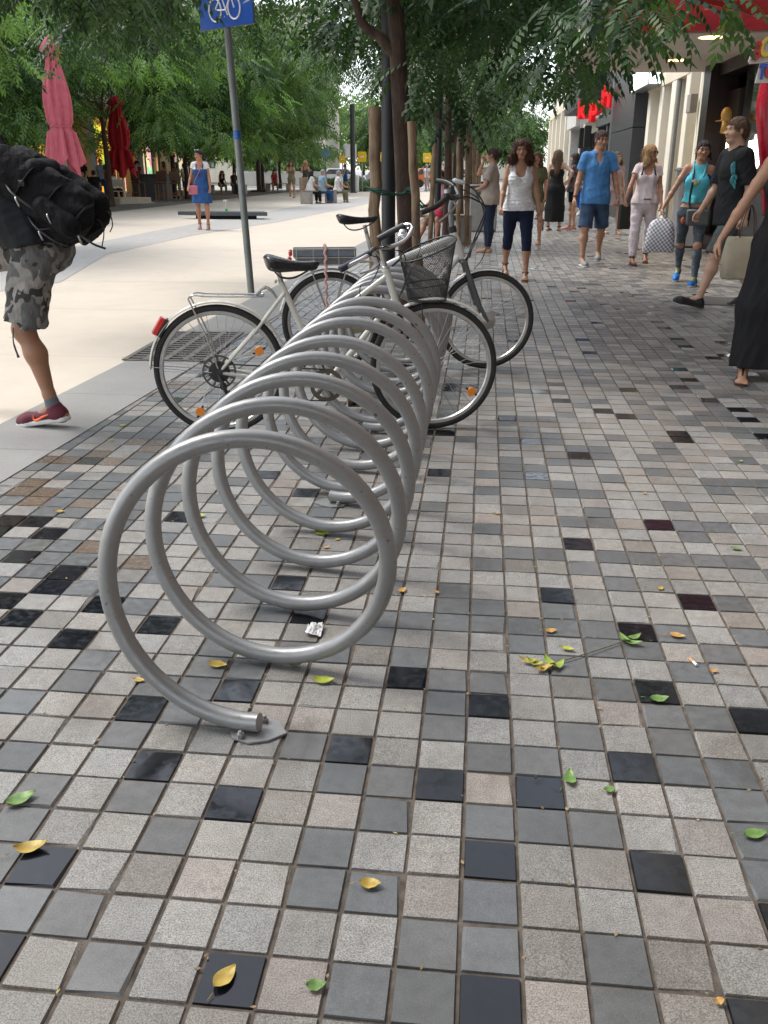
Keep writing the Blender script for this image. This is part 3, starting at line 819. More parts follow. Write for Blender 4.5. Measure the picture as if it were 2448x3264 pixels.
    m = MB(); m.tube([(.283, 0, .79), (.235, 0, .975)], .0135, 12); m.tube([(.248, -.02, .93), (.24, .02, .96)], .012, 8); m.lathe([(.02, 0), (.02, .02)], (.283, 0, .79), 14); m.build('seat_post', ALU, b, angle=40)
    saddle(b, .045, .33, 1.018, .08, .05, .012)
    mudguard(b, 0, 15, 170, SILV, Rr=.338); mudguard(b, 1.08, 72, 140, SILV, Rr=.338, wd=.028)
    # carrier with battery
    bt = empty('battery_case', (0, 0, 0)); bt.parent = b
    m = MB(); m.box((-.035, 0, .80), (.42, .13, .052), bev=.006); m.box((-.03, 0, .748), (.40, .11, .045), bev=.005); m.build('case_body', GREYPL, bt, angle=40)
    m = MB()
    for y in (-.066, .066): m.box((-.035, y, .80), (.40, .003, .03))
    m.build('case_panel', BLUEG, bt)
    m = MB()
    for y in (-.069, .069):
        for z in (.828, .772, .726): m.tube([(-.24, y, z), (.175, y, z)], .0042, 6)
        for x in (-.22, -.11, .06, .165): m.tube([(x, y, .83), (x, y, .73)], .004, 6)
    for x in (-.24, .175): m.tube([(x, -.069, .828), (x, .069, .828)], .0045, 6)
    for s in (-1, 1):
        m.tube([(.12, s * .069, .73), (0, s * .065, .34)], .005, 6); m.tube([(-.14, s * .069, .73), (0, s * .065, .34)], .005, 6); m.tube([(.17, s * .06, .74), (.29, s * .02, .74)], .005, 6)
    m.build('carrier_rail', mat('carrier_grey', (.36, .36, .33), .4, .5), bt, angle=50)
    m = MB(); m.box((-.262, 0, .80), (.025, .12, .035), bev=.006); m.box((-.275, 0, .745), (.03, .08, .06), bev=.008, M=Matrix.Rotation(R(-20), 3, 'Y').transposed()); m.build('tail_light', REDL, bt, angle=40)
    m = MB(); pts = [(-.03 + .006 * math.sin(i * 1.7), -.085 - .004 * math.cos(i * 1.1), .85 - i * .0165) for i in range(27)]
    m.tube(pts, .009, 8); m.tube([(-.03, -.09, .845), (-.035, 0, .85), (-.03, .08, .83)], .010, 8); m.build('rope', mat('red_white_rope', (.62, .36, .34), .9, 0, .35, 120, bump=.8, bscale=150), bt, smooth=True)
    crankset(b, BB, 150, .08)
    m = MB(); m.box((.23, -.058, .315), (.50, .014, .075), bev=.006, M=Matrix.Rotation(R(7), 3, 'Y').transposed()); m.build('chain_guard', mat('olive_guard', (.26, .25, .14), .45), b, angle=40)
    m = MB(); m.tube([(.38, .04, .25), (.30, .13, .012)], .008, 8); m.build('kickstand', ALU, b)
    return b
bike_electric()

# ================================================================ SIGN WITH BICYCLE SYMBOL
def bike_sign():
    s = empty('bicycle_sign', (-2.55, 9.95, 0), 0, 'blue square sign with a white bicycle on a galvanised pole behind the racks', 'sign')
    m = MB(); m.tube([(0, 0, 0), (0, 0, 3.5)], .038, 20); m.lathe([(.08, 0), (.08, .01), (.045, .014)], (0, 0, 0.004), 20)
    m.build('pole', mat('galvanised_pole', (.20, .22, .215), .5, .5, .22, 3, bump=.1), s, angle=40)
    th = R(24)
    M = Matrix.Rotation(-th * -1, 3, 'Z')
    s.rotation_euler = (0, R(-2.25), 0); pn = empty('panel', (0, -.046, 3.02)); pn.scale = (.93, 1, .96); pn.parent = s; pn.rotation_euler = (0, 0, -th)
    m = MB(); m.box((.01, 0, 0), (.73, .004, .74)); m.build('plate', mat('sign_blue', (.012, .085, .42), .35, 0, .05, 3), pn)
    m = MB(); m.box((.01, .012, 0), (.74, .02, .75)); m.build('backing', mat('sign_back', (.13, .14, .16), .5, .5), pn)
    m = MB(); y = -.006
    cz = -.205
    def ring(cx, cz_, r): m.tube([(cx + r * .78 * math.cos(t), y, cz_ + r * math.sin(t)) for t in np.linspace(0, 2 * math.pi, 40, endpoint=False)], .009, 6, closed=True)
    ring(-.125, cz, .105); ring(.135, cz, .105)
    J = dict(r=(-.125, cz), f=(.135, cz), bb=(.02, cz - .01), st=(-.03, cz + .13), ht=(.10, cz + .12), sd=(-.045, cz + .17), hb=(.085, cz + .17))
    for a, b_ in (('r', 'bb'), ('bb', 'st'), ('r', 'st'), ('st', 'ht'), ('ht', 'bb'), ('ht', 'f'), ('st', 'sd'), ('ht', 'hb')):
        m.tube([(J[a][0], y, J[a][1]), (J[b_][0], y, J[b_][1])], .008, 6)
    m.tube([(-.08, y, cz + .175), (-.01, y, cz + .175)], .011, 6); m.tube([(.085, y, cz + .17), (.05, y, cz + .19), (.04, y, cz + .17)], .007, 6)
    m.tube([(.02, y, cz - .01), (.04, y, cz - .06)], .007, 6); m.tube([(.02, y, cz - .01), (0.0, y, cz + .04)], .007, 6)
    m.build('bicycle_symbol', mat('sign_white', (.8, .8, .8), .4, 0, .04), pn)
    m = MB(); m.lathe([(.008, 0), (.008, .006)], (-.005, -.0, 0), 10, axis='y'); o = m.build('bolt', STEEL, pn); o.location = (0.0, -.008, -.275)
    m = MB(); m.lathe([(.0395, 0), (.0395, .085)], (0, 0, 1.62), 20, caps=False); st = m.build('sticker', mat('blue_sticker', (.02, .12, .40), .4, 0, .5, 40), s, angle=40)
    return s
bike_sign()
# drain grate set in the kerb strip
def drain():
    g = empty('drain_grate', (-2.32, 6.93, .0045), R(2), 'dark slotted iron drain grate set in the grey kerb strip', 'drain grate')
    m = MB(); m.box((0, 0, .001), (.62, 1.22, .004)); m.build('pit', mat('pit_black', (.008, .008, .008), .9), g)
    m = MB()
    for x in (-.30, -.15, 0, .15, .30): m.box((x, 0, .006), (.05 if abs(x) < .3 else .04, 1.24, .008))
    for j in range(15): 
        y = -.61 + j * .087
        for x in (-.225, -.075, .075, .225):
            m.box((x, y, .0055), (.105, .034, .006), rz=R(0))
    m.build('bars', mat('cast_iron', (.17, .155, .135), .55, .5, .3, 20, bump=.3), g)
drain()

# ================================================================ PEOPLE (implicit surfaces meshed with surface nets)
def snets(D, lo, vx):
    """surface nets on a dense distance array"""
    S = D < 0
    nx, ny, nz = D.shape
    c = np.zeros((nx - 1, ny - 1, nz - 1), np.uint8)
    for i in (0, 1):
        for j in (0, 1):
            for k in (0, 1): c += S[i:nx - 1 + i, j:ny - 1 + j, k:nz - 1 + k]
    act = (c > 0) & (c < 8)
    I = np.argwhere(act)
    if len(I) == 0: return None
    idx = np.full(act.shape, -1, np.int32); idx[act] = np.arange(len(I))
    acc = np.zeros((len(I), 3)); cnt = np.zeros(len(I))
    off = [(i, j, k) for i in (0, 1) for j in (0, 1) for k in (0, 1)]
    val = {o: D[I[:, 0] + o[0], I[:, 1] + o[1], I[:, 2] + o[2]].astype(float) for o in off}
    for o in off:
        for ax in range(3):
            if o[ax] == 0:
                p = list(o); p[ax] = 1; p = tuple(p)
                a, b = val[o], val[p]; m = (a < 0) != (b < 0)
                t = np.where(m, a / np.where(m, a - b, 1), 0)
                q = np.array(o, float)[None, :].repeat(len(I), 0); q[:, ax] += t
                acc[m] += q[m]; cnt[m] += 1
    V = (I + acc / cnt[:, None]) * vx + lo
    Q = []
    for ax in range(3):
        sl0 = [slice(None)] * 3; sl1 = [slice(None)] * 3
        sl0[ax] = slice(0, -1); sl1[ax] = slice(1, None)
        a, b = S[tuple(sl0)], S[tuple(sl1)]
        E = np.argwhere(a != b)
        u, w_ = [(1, 2), (2, 0), (0, 1)][ax]
        ok = (E[:, u] > 0) & (E[:, w_] > 0) & (E[:, u] < D.shape[u] - 1) & (E[:, w_] < D.shape[w_] - 1)
        E = E[ok]
        if len(E) == 0: continue
        neg = a[tuple(E.T)]
        def cid(du, dw):
            P = E.copy(); P[:, u] -= du; P[:, w_] -= dw; return idx[tuple(P.T)]
        q = np.stack([cid(1, 1), cid(0, 1), cid(0, 0), cid(1, 0)], 1)
        q[~neg] = q[~neg][:, ::-1]
        Q.append(q)
    Q = np.concatenate(Q)
    Q = Q[(Q >= 0).all(1)]
    return V, Q

class SDF:
    """list of primitives; each op is smooth-union ('+'), smooth-subtract ('-') or intersect ('&')"""
    def __init__(s): s.p = []
    def cone(s, a, b, ra, rb, k=.02, sq=None, cut=None, op='+'):
        s.p.append(('cone', vec(a), vec(b), ra, rb, k, sq, cut, op)); return s
    def ell(s, c, r, M=None, k=.02, op='+'):
        s.p.append(('ell', vec(c), vec(r), np.eye(3) if M is None else np.array(M, float), k, op)); return s
    def plane(s, p, n, k=.004): # keep the side opposite to n
        s.p.append(('plane', vec(p), nrm(n), k)); return s
    def mesh(s, vx, noise=None):
        lo = np.full(3, 1e9); hi = -lo
        for p in s.p:
            if p[0] == 'cone' and p[8] == '+':
                r = max(p[3], p[4]) * 1.02
                lo = np.minimum(lo, np.minimum(p[1], p[2]) - r); hi = np.maximum(hi, np.maximum(p[1], p[2]) + r)
            elif p[0] == 'ell' and p[5] == '+':
                r = max(p[2]); lo = np.minimum(lo, p[1] - r); hi = np.maximum(hi, p[1] + r)
        lo -= 4 * vx; hi += 4 * vx
        n = np.ceil((hi - lo) / vx).astype(int) + 1
        D = np.full(n, .2, np.float32)
        ax = [lo[i] + np.arange(n[i]) * vx for i in range(3)]
        for p in s.p:
            if p[0] == 'plane':
                X = ax[0][:, None, None] * p[2][0] + ax[1][None, :, None] * p[2][1] + ax[2][None, None, :] * p[2][2] - p[1] @ p[2]
                D = np.maximum(D, X.astype(np.float32)); continue
            if p[0] == 'cone':
                _, a, b, ra, rb, k, sq, cut, op = p
                r = max(ra, rb) + k + 3 * vx
                l, h = np.minimum(a, b) - r, np.maximum(a, b) + r
            else:
                _, c, rr, M, k, op = p
                r = max(rr) + k + 3 * vx; l, h = c - r, c + r
            i0 = np.maximum(0, np.floor((l - lo) / vx).astype(int)); i1 = np.minimum(n, np.ceil((h - lo) / vx).astype(int) + 1)
            if (i1 <= i0).any(): continue
            sub = tuple(slice(i0[i], i1[i]) for i in range(3))
            P = np.stack(np.meshgrid(*[ax[i][i0[i]:i1[i]] for i in range(3)], indexing='ij'), -1)
            if p[0] == 'cone':
                ab = b - a; L2 = ab @ ab + 1e-12
                t = np.clip(((P - a) @ ab) / L2, 0, 1)
                q = P - a - t[..., None] * ab
                if sq is not None:
                    nn, f = vec(sq[0]), sq[1]
                    q = q + (q @ nn)[..., None] * nn * (f - 1)
                d = np.linalg.norm(q, axis=-1) - (ra + (rb - ra) * t)
                if cut == 'b' or cut == 'ab': d = np.maximum(d, (P - b) @ nrm(ab))
                if cut == 'a' or cut == 'ab': d = np.maximum(d, -(P - a) @ nrm(ab))
            else:
                q = (P - c) @ M
                k0 = np.linalg.norm(q / rr, axis=-1); k1 = np.linalg.norm(q / rr ** 2, axis=-1) + 1e-9
                d = k0 * (k0 - 1) / k1
            cur = D[sub]
            if op == '+':
                h_ = np.maximum(k - np.abs(cur - d), 0) / k
                D[sub] = np.minimum(cur, d) - h_ * h_ * k * .25
            else:
                h_ = np.maximum(k - np.abs(cur + d), 0) / k
                D[sub] = np.maximum(cur, -d) + h_ * h_ * k * .25
        if noise:
            amp, fr, seed = noise[:3]; st = noise[3] if len(noise) > 3 else (1, 1, .45)
            rg = np.random.RandomState(seed); X, Y, Z = np.meshgrid(*ax, indexing='ij')
            W = np.zeros_like(D)
            for i in range(7):
                f = rg.normal(size=3) * fr * (1 + .5 * i) * np.array(st); ph = rg.rand() * 6.28
                W += (np.abs(np.sin(X * f[0] + Y * f[1] + Z * f[2] + ph)) - .6) / (1 + .5 * i)
            D = D + (W * amp * (.75 if amp > .009 else .95)).astype(np.float32)
        return snets(D, lo, vx)

def rotm(x=0, y=0, z=0): return np.array(Matrix.Rotation(R(z), 3, 'Z') @ Matrix.Rotation(R(y), 3, 'Y') @ Matrix.Rotation(R(x), 3, 'X'))

def skin_mat(name, c, var=.10):
    if name in _mc: return _mc[name]
    g = NT(name)
    lo = tuple(x * (1 - var) for x in c); hi = tuple(x * (1 + var * .7) for x in c)
    g.set(Base_Color=g.ramp(g.noise(9, 5), [(.3, lo), (.7, hi)]), Roughness=.5)
    g.b.inputs['Subsurface Weight'].default_value = .0
    g.bump(g.noise(140, 3), .15, .001)
    _mc[name] = g.m; return g.m
SK_T = skin_mat('tanned_skin', (.40, .215, .135)); SK_L = skin_mat('light_skin', (.50, .30, .21)); SK_R = skin_mat('rosy_tanned_skin', (.42, .20, .125)); SK_D = skin_mat('deep_tan_skin', (.30, .15, .085))
def cloth(name, col, rough=.85, var=.12, bump=.5, bs=14, bd=.012, st=(1, 1, .5), sheen=0.0):
    if name in _mc: return _mc[name]
    if isinstance(col, str): col = srgb(col)
    g = NT(name)
    lo = tuple(c * (1 - var) for c in col); hi = tuple(min(1, c * (1 + var)) for c in col)
    g.set(Base_Color=g.ramp(g.noise(7, 5), [(.3, lo), (.7, hi)]), Roughness=rough)
    g.b.inputs['Sheen Weight'].default_value = sheen
    g.b.inputs['Specular IOR Level'].default_value = .25
    a = g.n('TexNoise'); a.inputs['Scale'].default_value = bs; a.inputs['Detail'].default_value = 3; a.inputs['Distortion'].default_value = 1.2
    g.l(g.co(st), a.inputs['Vector']); g.bump(a.outputs[0], bump, bd)
    _mc[name] = g.m; return g.m
def print_cloth(name, cols, scale=22, thr=(.45, .55), base=None, kind='noise', rough=.85):
    if name in _mc: return _mc[name]
    g = NT(name)
    n = g.noise(scale, 2.5); pts = []
    k = len(cols)
    for i, c in enumerate(cols): pts.append((thr[0] + (thr[1] - thr[0]) * i / max(1, k - 1), c))
    g.set(Base_Color=g.ramp(n, pts, 'CONSTANT'), Roughness=rough)
    a = g.noise(15, 3, (1, 1, .5)); g.bump(a, .6, .012)
    _mc[name] = g.m; return g.m
HAIR = {}
def hair_mat(name, c, rough=.55):
    if name in _mc: return _mc[name]
    g = NT(name)
    n = g.noise(55, 5, (1.3, 1.3, .18), .75)
    g.set(Base_Color=g.ramp(n, [(.3, tuple(x * .45 for x in c)), (.7, tuple(min(1, x * 1.5) for x in c))]), Roughness=rough)
    g.bump(n, 1.0, .02)
    _mc[name] = g.m; return g.m
H_BRN = hair_mat('dark_brown_hair', (.045, .022, .013)); H_BLK = hair_mat('black_hair', (.012, .010, .010)); H_BLD = hair_mat('blonde_hair', (.42, .26, .12)); H_LBR = hair_mat('light_brown_hair', (.12, .065, .035)); H_GRY = hair_mat('grey_hair', (.35, .33, .31)); H_RED = hair_mat('auburn_hair', (.09, .035, .018))
EYE = mat('eye_dark', (.02, .015, .012), .2); LIP = mat('lips', (.36, .09, .08), .45); WHITE_SOLE = mat('white_sole', (.62, .62, .60), .6)

class Body:
    def __init__(s, H=1.7, sex='f', lean=(0, 0, 0), hips=(0, 0, 0), head=(0, 0, 0), lleg=(0, 4, 0), rleg=(0, 4, 0), larm=(5, 8, 12, 0), rarm=(5, 8, 12, 0),
                 build=1.0, pelvis_z=None, curl=(35, 35), foot=((0, 8), (0, -8)), lhand=None, rhand=None, breast=1.0):
        s.H, s.sex, s.build = H, sex, build
        f = sex == 'f'
        J = s.J = {}
        s.Rp = rotm(hips[0], hips[1], hips[2]); s.Rc = rotm(-lean[0], lean[1], lean[2]) @ s.Rp
        s.hw = .052 * H * (1.08 if f else .95)
        s.sw = (.104 if f else .118) * H
        P = vec((0, 0, .525 * H)); J['pel'] = P
        s.legs = {}; zmin = 9
        for sd, lg, ft in ((-1, lleg, foot[0]), (1, rleg, foot[1])):
            hip = P + s.Rp @ vec((sd * s.hw, 0, -.005 * H))
            th, out, kn = lg[:3]
            a, o = R(th), R(out)
            d1 = s.Rp @ vec((sd * math.sin(o), math.sin(a) * math.cos(o), -math.cos(a) * math.cos(o)))
            knee = hip + d1 * .243 * H
            a2 = R(th - kn); o2 = R(lg[3] if len(lg) > 3 else out * .3)
            d2 = s.Rp @ vec((sd * math.sin(o2), math.sin(a2) * math.cos(o2), -math.cos(a2) * math.cos(o2)))
            ank = knee + d2 * .240 * H
            fd = s.Rp @ rotm(0, 0, -ft[1]) @ vec((0, math.cos(R(ft[0])), math.sin(R(ft[0]))))
            heel = ank + nrm(np.cross(np.cross(fd, d2), fd)) * 0 + vec((0, 0, -.035 * H)) - fd * .022 * H
            up = nrm(np.cross(np.cross(fd, vec((0, 0, 1))), fd))
            heel = ank - up * .036 * H - fd * .020 * H
            ball = heel + fd * .118 * H; toe = heel + fd * .142 * H
            s.legs[sd] = dict(hip=hip, knee=knee, ank=ank, heel=heel, ball=ball, toe=toe, fd=fd, up=up)
            zmin = min(zmin, heel[2] - .012 * H, ball[2] - .012 * H)
        dz = -zmin if pelvis_z is None else pelvis_z - P[2]
        s.dz = dz
        for k in list(J): J[k] = J[k] + vec((0, 0, dz))
        for L in s.legs.values():
            for k in ('hip', 'knee', 'ank', 'heel', 'ball', 'toe'): L[k] = L[k] + vec((0, 0, dz))
        P = J['pel']
        s.up = s.Rc @ vec((0, 0, 1)); s.fw = s.Rc @ vec((0, 1, 0)); s.rt = s.Rc @ vec((1, 0, 0))
        up = s.up
        J['waist'] = P + (s.Rp @ vec((0, 0, 1)) * .5 + up * .5) * .085 * H
        J['chest'] = J['waist'] + up * .125 * H
        J['sho'] = J['chest'] + up * .085 * H
        J['neck'] = J['sho'] + up * .035 * H
        s.Rh = s.Rc @ rotm(-head[1], head[2], head[0]) if True else None
        J['head'] = J['neck'] + up * .028 * H + s.Rh @ vec((0, .012 * H, .052 * H))
        s.arms = {}
        for sd, ar, hand, cu in ((-1, larm, lhand, curl[0]), (1, rarm, rhand, curl[1])):
            sh = J['sho'] + s.Rc @ vec((sd * (s.sw - .018 * H), 0, -.008 * H))
            l1, l2 = .165 * H, .148 * H
            if hand is not None:
                tgt = vec(hand[0]); pole = nrm(vec(hand[1]))
                dv_ = tgt - sh; dl = min(np.linalg.norm(dv_), (l1 + l2) * .999); u = nrm(dv_)
                ca = (l1 * l1 + dl * dl - l2 * l2) / (2 * l1 * dl); x = l1 * ca; y = l1 * math.sqrt(max(0, 1 - ca * ca))
                pp = nrm(pole - u * (pole @ u)); el = sh + u * x + pp * y; wr = sh + u * dl
            else:
                a, o, e, inn = ar
                d1 = s.Rc @ vec((sd * math.sin(R(o)), math.sin(R(a)) * math.cos(R(o)), -math.cos(R(a)) * math.cos(R(o))))
                oo = R(o - inn)
                d2 = s.Rc @ vec((sd * math.sin(oo), math.sin(R(a + e)) * math.cos(oo), -math.cos(R(a + e)) * math.cos(oo)))
                el = sh + d1 * l1; wr = el + d2 * l2
            s.arms[sd] = dict(sh=sh, el=el, wr=wr, cu=cu, hd=None if hand is None or len(hand) < 3 else vec(hand[2]))
        s.s = H / 1.7
    def body_sdf(s, fingers=True):
        H, k, J, b = s.H, s.s, s.J, s.build
        f = s.sex == 'f'
        D = SDF(); fw, up, rt = s.fw, s.up, s.rt
        hipf = s.Rp @ vec((0, 1, 0))
        pw = (.148 if f else .138) * k * b
        D.cone(J['pel'] - s.Rp @ vec((.035 * k, 0, .0)), J['pel'] + s.Rp @ vec((.035 * k, 0, .0)), pw - .028 * k, pw - .028 * k, .04 * k, (hipf, 1.12))
        if f: 
            for sd in (-1, 1): D.ell(J['pel'] + s.Rp @ vec((sd * .06 * k, -.055 * k, -.02 * k)), np.array((.075, .075, .085)) * k * b, k=.05 * k)
        D.cone(J['pel'] + s.Rp @ vec((0, 0, .03 * k)), J['waist'], pw * .90, (.118 if f else .132) * k * b, .05 * k, (hipf, 1.35))
        D.cone(J['waist'], J['chest'], (.116 if f else .132) * k * b, (.132 if f else .150) * k, .05 * k, (fw, 1.38))
        D.cone(J['chest'] - rt * .05 * k, J['chest'] + rt * .05 * k, .098 * k, .098 * k, .05 * k, (fw, 1.08))
        D.cone(J['chest'], J['sho'] - up * .02 * k, (.13 if f else .148) * k, .105 * k, .05 * k, (fw, 1.5))
        D.cone(s.arms[-1]['sh'] + rt * .02 * k, s.arms[1]['sh'] - rt * .02 * k, .052 * k, .052 * k, .05 * k)
        D.cone(J['sho'] - up * .01 * k, J['neck'] + up * .035 * k + fw * .01 * k, (.062 if f else .072) * k, (.048 if f else .058) * k, .04 * k)
        if f and b > 0:
            for sd in (-1, 1): D.ell(J['chest'] + rt * sd * .068 * k + fw * .072 * k - up * .005 * k, np.array((.062, .056, .062)) * k * min(b, 1.15), k=.035 * k)
        # head: cranium, jaw, nose, sockets, ears
        Hd = J['head']; M = s.Rh
        h = lambda x, y, z: Hd + M @ (vec((x, y, z)) * k)
        D.ell(h(0, -.008, .022), np.array((.074, .094, .086)) * k, M, .02 * k)
        D.ell(h(0, .020, -.030), np.array((.058, .068, .076)) * k, M, .03 * k)
        D.cone(h(-.018, .058, -.082), h(.018, .058, -.082), .022 * k, .022 * k, .03 * k)
        D.cone(h(0, .084, .010), h(0, .104, -.022), .007 * k, .0125 * k, .012 * k)
        D.cone(h(-.012, .092, -.026), h(.012, .092, -.026), .008 * k, .008 * k, .01 * k)
        D.cone(h(-.035, .072, .030), h(.035, .072, .030), .014 * k, .014 * k, .02 * k)
        for sd in (-1, 1):
            D.ell(h(sd * .030, .092, .008), np.array((.017, .014, .011)) * k, M, .014 * k, '-')
            D.ell(h(sd * .030, .074, .008), np.array((.0125, .012, .0115)) * k, M, .006 * k)
            D.ell(h(sd * .044, .056, -.02), np.array((.022, .026, .022)) * k, M, .03 * k)
            D.ell(h(sd * .076, .0, -.002), np.array((.010, .019, .031)) * k, M, .008 * k)
        D.cone(h(-.018, .082, -.050), h(.018, .082, -.050), .009 * k, .009 * k, .008 * k)
        D.cone(h(0, -.02, -.05), J['neck'], .055 * k, (.047 if f else .058) * k, .03 * k)
        # legs
        for sd, L in s.legs.items():
            q = k * b
            D.cone(L['hip'] + s.Rp @ vec((sd * .004, 0, -.02)), L['hip'] * .45 + L['knee'] * .55, (.088 if f else .086) * q, .066 * q, .05 * k)
            D.cone(L['hip'] * .45 + L['knee'] * .55, L['knee'], .066 * q, .049 * q, .03 * k)
            kd = nrm(L['ank'] - L['knee'])
            bk = nrm(-L['fd'] + kd * (L['fd'] @ kd))
            D.ell(L['knee'] - bk * .012 * k, np.array((.048, .048, .055)) * k, k=.03 * k)
            c1 = L['knee'] * .68 + L['ank'] * .32 + bk * .013 * k
            D.cone(L['knee'], c1, .047 * q, .053 * q, .03 * k); D.cone(c1, L['ank'] * .85 + L['knee'] * .15, .053 * q, .030 * k, .03 * k)
            D.cone(L['ank'] * .85 + L['knee'] * .15, L['ank'], .031 * k, .031 * k, .02 * k)
            D.ell(L['heel'] + L['up'] * .012 * k, np.array((.031, .034, .03)) * k, k=.03 * k)
            D.cone(L['ank'] - L['up'] * .01 * k + L['fd'] * .01 * k, L['ball'] - L['up'] * .0 * k, .030 * k, .018 * k, .03 * k)
            sd_v = nrm(np.cross(L['fd'], L['up']))
            D.cone(L['ball'] - sd_v * .025 * k, L['ball'] + sd_v * .02 * k, .016 * k, .018 * k, .03 * k)
            D.cone(L['heel'], L['ball'], .026 * k, .02 * k, .03 * k)
            for t in range(5):
                o = (-.034 + .017 * t) * k * sd * 1.0
                ln = (.020, .024, .026, .03, .034)[t] * k
                base = L['ball'] + sd_v * o * -1 + L['fd'] * (.004 * k)
                D.cone(base, base + L['fd'] * ln - L['up'] * .004 * k, .009 * k, (.0075 if t < 4 else .0105) * k, .008 * k)
        # arms and hands
        for sd, A in s.arms.items():
            mus = .9 if f else 1.08
            q = k * (b ** .5) * mus
            D.cone(A['sh'], A['sh'] * .5 + A['el'] * .5, .050 * q, .043 * q, .035 * k); D.cone(A['sh'] * .5 + A['el'] * .5, A['el'], .043 * q, .034 * q, .02 * k)
            mid = A['el'] * .72 + A['wr'] * .28
            D.cone(A['el'], mid, .035 * q, .037 * q, .02 * k); D.cone(mid, A['wr'], .037 * q, .022 * q, .02 * k, None)
            s.hand(D, sd, A, k, fingers)
        return D
    def hand_frame(s, sd, A):
        fa = nrm(A['wr'] - A['el'])
        hd = nrm(A['hd']) if A['hd'] is not None else fa
        # the thumb side points forward when the arm hangs
        th = s.fw - hd * (s.fw @ hd)
        if np.linalg.norm(th) < .35: th = s.up - hd * (s.up @ hd)
        th = nrm(th)
        palm = nrm(np.cross(hd, th)) * sd
        inward = -sd * s.rt
        if palm @ inward < 0: palm = -palm
        return hd, th, palm
    def hand(s, D, sd, A, k, fingers):
        hd, th, pl = s.hand_frame(sd, A)
        w = A['wr']
        D.cone(w, w + hd * .045 * k, .021 * k, .026 * k, .015 * k, (pl, 1.25))
        D.cone(w + hd * .045 * k - th * .018 * k, w + hd * .07 * k - th * .022 * k, .015 * k, .014 * k, .02 * k)
        D.cone(w + hd * .045 * k + th * .018 * k, w + hd * .075 * k + th * .022 * k, .017 * k, .014 * k, .02 * k)
        D.cone(w + hd * .05 * k, w + hd * .075 * k, .019 * k, .017 * k, .015 * k)
        A['palm'] = w + hd * .075 * k + pl * .02 * k
        for i, (o, ln) in enumerate(((.027, .062), (.009, .070), (-.009, .065), (-.026, .050))):
            b0 = w + hd * (.078 - abs(o) * .12) * k + th * o * k
            c = R(A['cu'] + i * 5); c2 = c * 1.9; c3 = c * 2.5
            p = b0
            for L_, cc, r1, r2 in ((.45, c, .0095, .0088), (.32, c2, .0088, .008), (.25, c3, .008, .0068)):
                d = hd * math.cos(cc) + pl * math.sin(cc); q = p + d * ln * L_ * k
                D.cone(p, q, r1 * k, r2 * k, .004 * k); p = q
        t0 = w + hd * .025 * k + th * .018 * k + pl * .004 * k
        t1 = t0 + (hd * .75 + th * .55 + pl * .35) * .036 * k; t2 = t1 + (hd * .9 + th * .15 + pl * .45) * .030 * k; t3 = t2 + (hd * .9 + pl * .45) * .022 * k
        D.cone(t0, t1, .014 * k, .0115 * k, .01 * k); D.cone(t1, t2, .0115 * k, .0098 * k, .004 * k); D.cone(t2, t3, .0098 * k, .008 * k, .004 * k)

    # ---- clothing -----------------------------------------------------------
    def torso(s, D, g=.012, hem=-.02, top=True, loose=0.0, b=None):
        k, J, b = s.s, s.J, b or s.build; f = s.sex == 'f'; fw, up, rt = s.fw, s.up, s.rt; hf = s.Rp @ vec((0, 1, 0))
        pw = (.148 if f else .138) * k * b; lo = loose * k
        hz = J['pel'] + s.Rp @ vec((0, 0, hem * k))
        if hem < .03:
            P = J['pel']; D.cone(P - s.Rp @ vec((.035 * k, 0, 0)), P + s.Rp @ vec((.035 * k, 0, 0)), pw - .026 * k + g + lo * .6, pw - .026 * k + g + lo * .6, .04 * k, (hf, 1.1))
            D.cone(P, hz, pw * .98 + g + lo, pw * 1.0 + g + lo, .04 * k, (hf, 1.12), cut='b')
            for sd in ((-1, 1) if f else ()): D.ell(P + s.Rp @ vec((sd * .06 * k, -.055 * k, -.02 * k)), np.array((.077, .077, .088)) * k * b + g + lo * .5, k=.05 * k)
            for sd, L in s.legs.items(): D.cone(L['hip'], L['hip'] * .75 + L['knee'] * .25, (.09 if f else .089) * k * b + g + lo * .5, .086 * k * b + g + lo * .5, .04 * k)
        D.cone(hz, J['waist'], pw * .98 + g + lo, (.118 if f else .134) * k * b + g + lo, .05 * k, (hf, 1.22))
        D.cone(J['waist'], J['chest'], (.118 if f else .134) * k * b + g + lo, (.134 if f else .152) * k + g + lo * .7, .05 * k, (fw, 1.34))
        D.cone(J['chest'] - rt * .05 * k, J['chest'] + rt * .05 * k, .100 * k + g, .100 * k + g, .05 * k, (fw, 1.06))
        D.cone(J['chest'], J['sho'] - up * .02 * k, (.132 if f else .150) * k + g, .105 * k + g, .05 * k, (fw, 1.48))
        if f:
            for sd in (-1, 1): D.ell(J['chest'] + rt * sd * .068 * k + fw * .074 * k - up * .005 * k, np.array((.066, .060, .064)) * k * min(b, 1.15) + g, k=.05 * k)
        if top: D.cone(s.arms[-1]['sh'] + rt * .02 * k, s.arms[1]['sh'] - rt * .02 * k, .052 * k + g, .052 * k + g, .05 * k)
        return hz
    def sleeves(s, D, fr, g=.012, flare=.012, sides=(-1, 1)):
        k = s.s; mus = (.9 if s.sex == 'f' else 1.08) * s.build ** .5
        for sd in sides:
            A = s.arms[sd]
            if fr <= 1: e = A['sh'] + (A['el'] - A['sh']) * fr; D.cone(A['sh'], e, .050 * k * mus + g, (.050 - .012 * fr) * k * mus + g + flare, .03 * k, cut='b')
            else:
                D.cone(A['sh'], A['el'], .050 * k * mus + g, .038 * k * mus + g, .03 * k); e = A['el'] + (A['wr'] - A['el']) * (fr - 1)
                D.cone(A['el'], e, .038 * k * mus + g, .028 * k * mus + g + flare, .02 * k, cut='b')
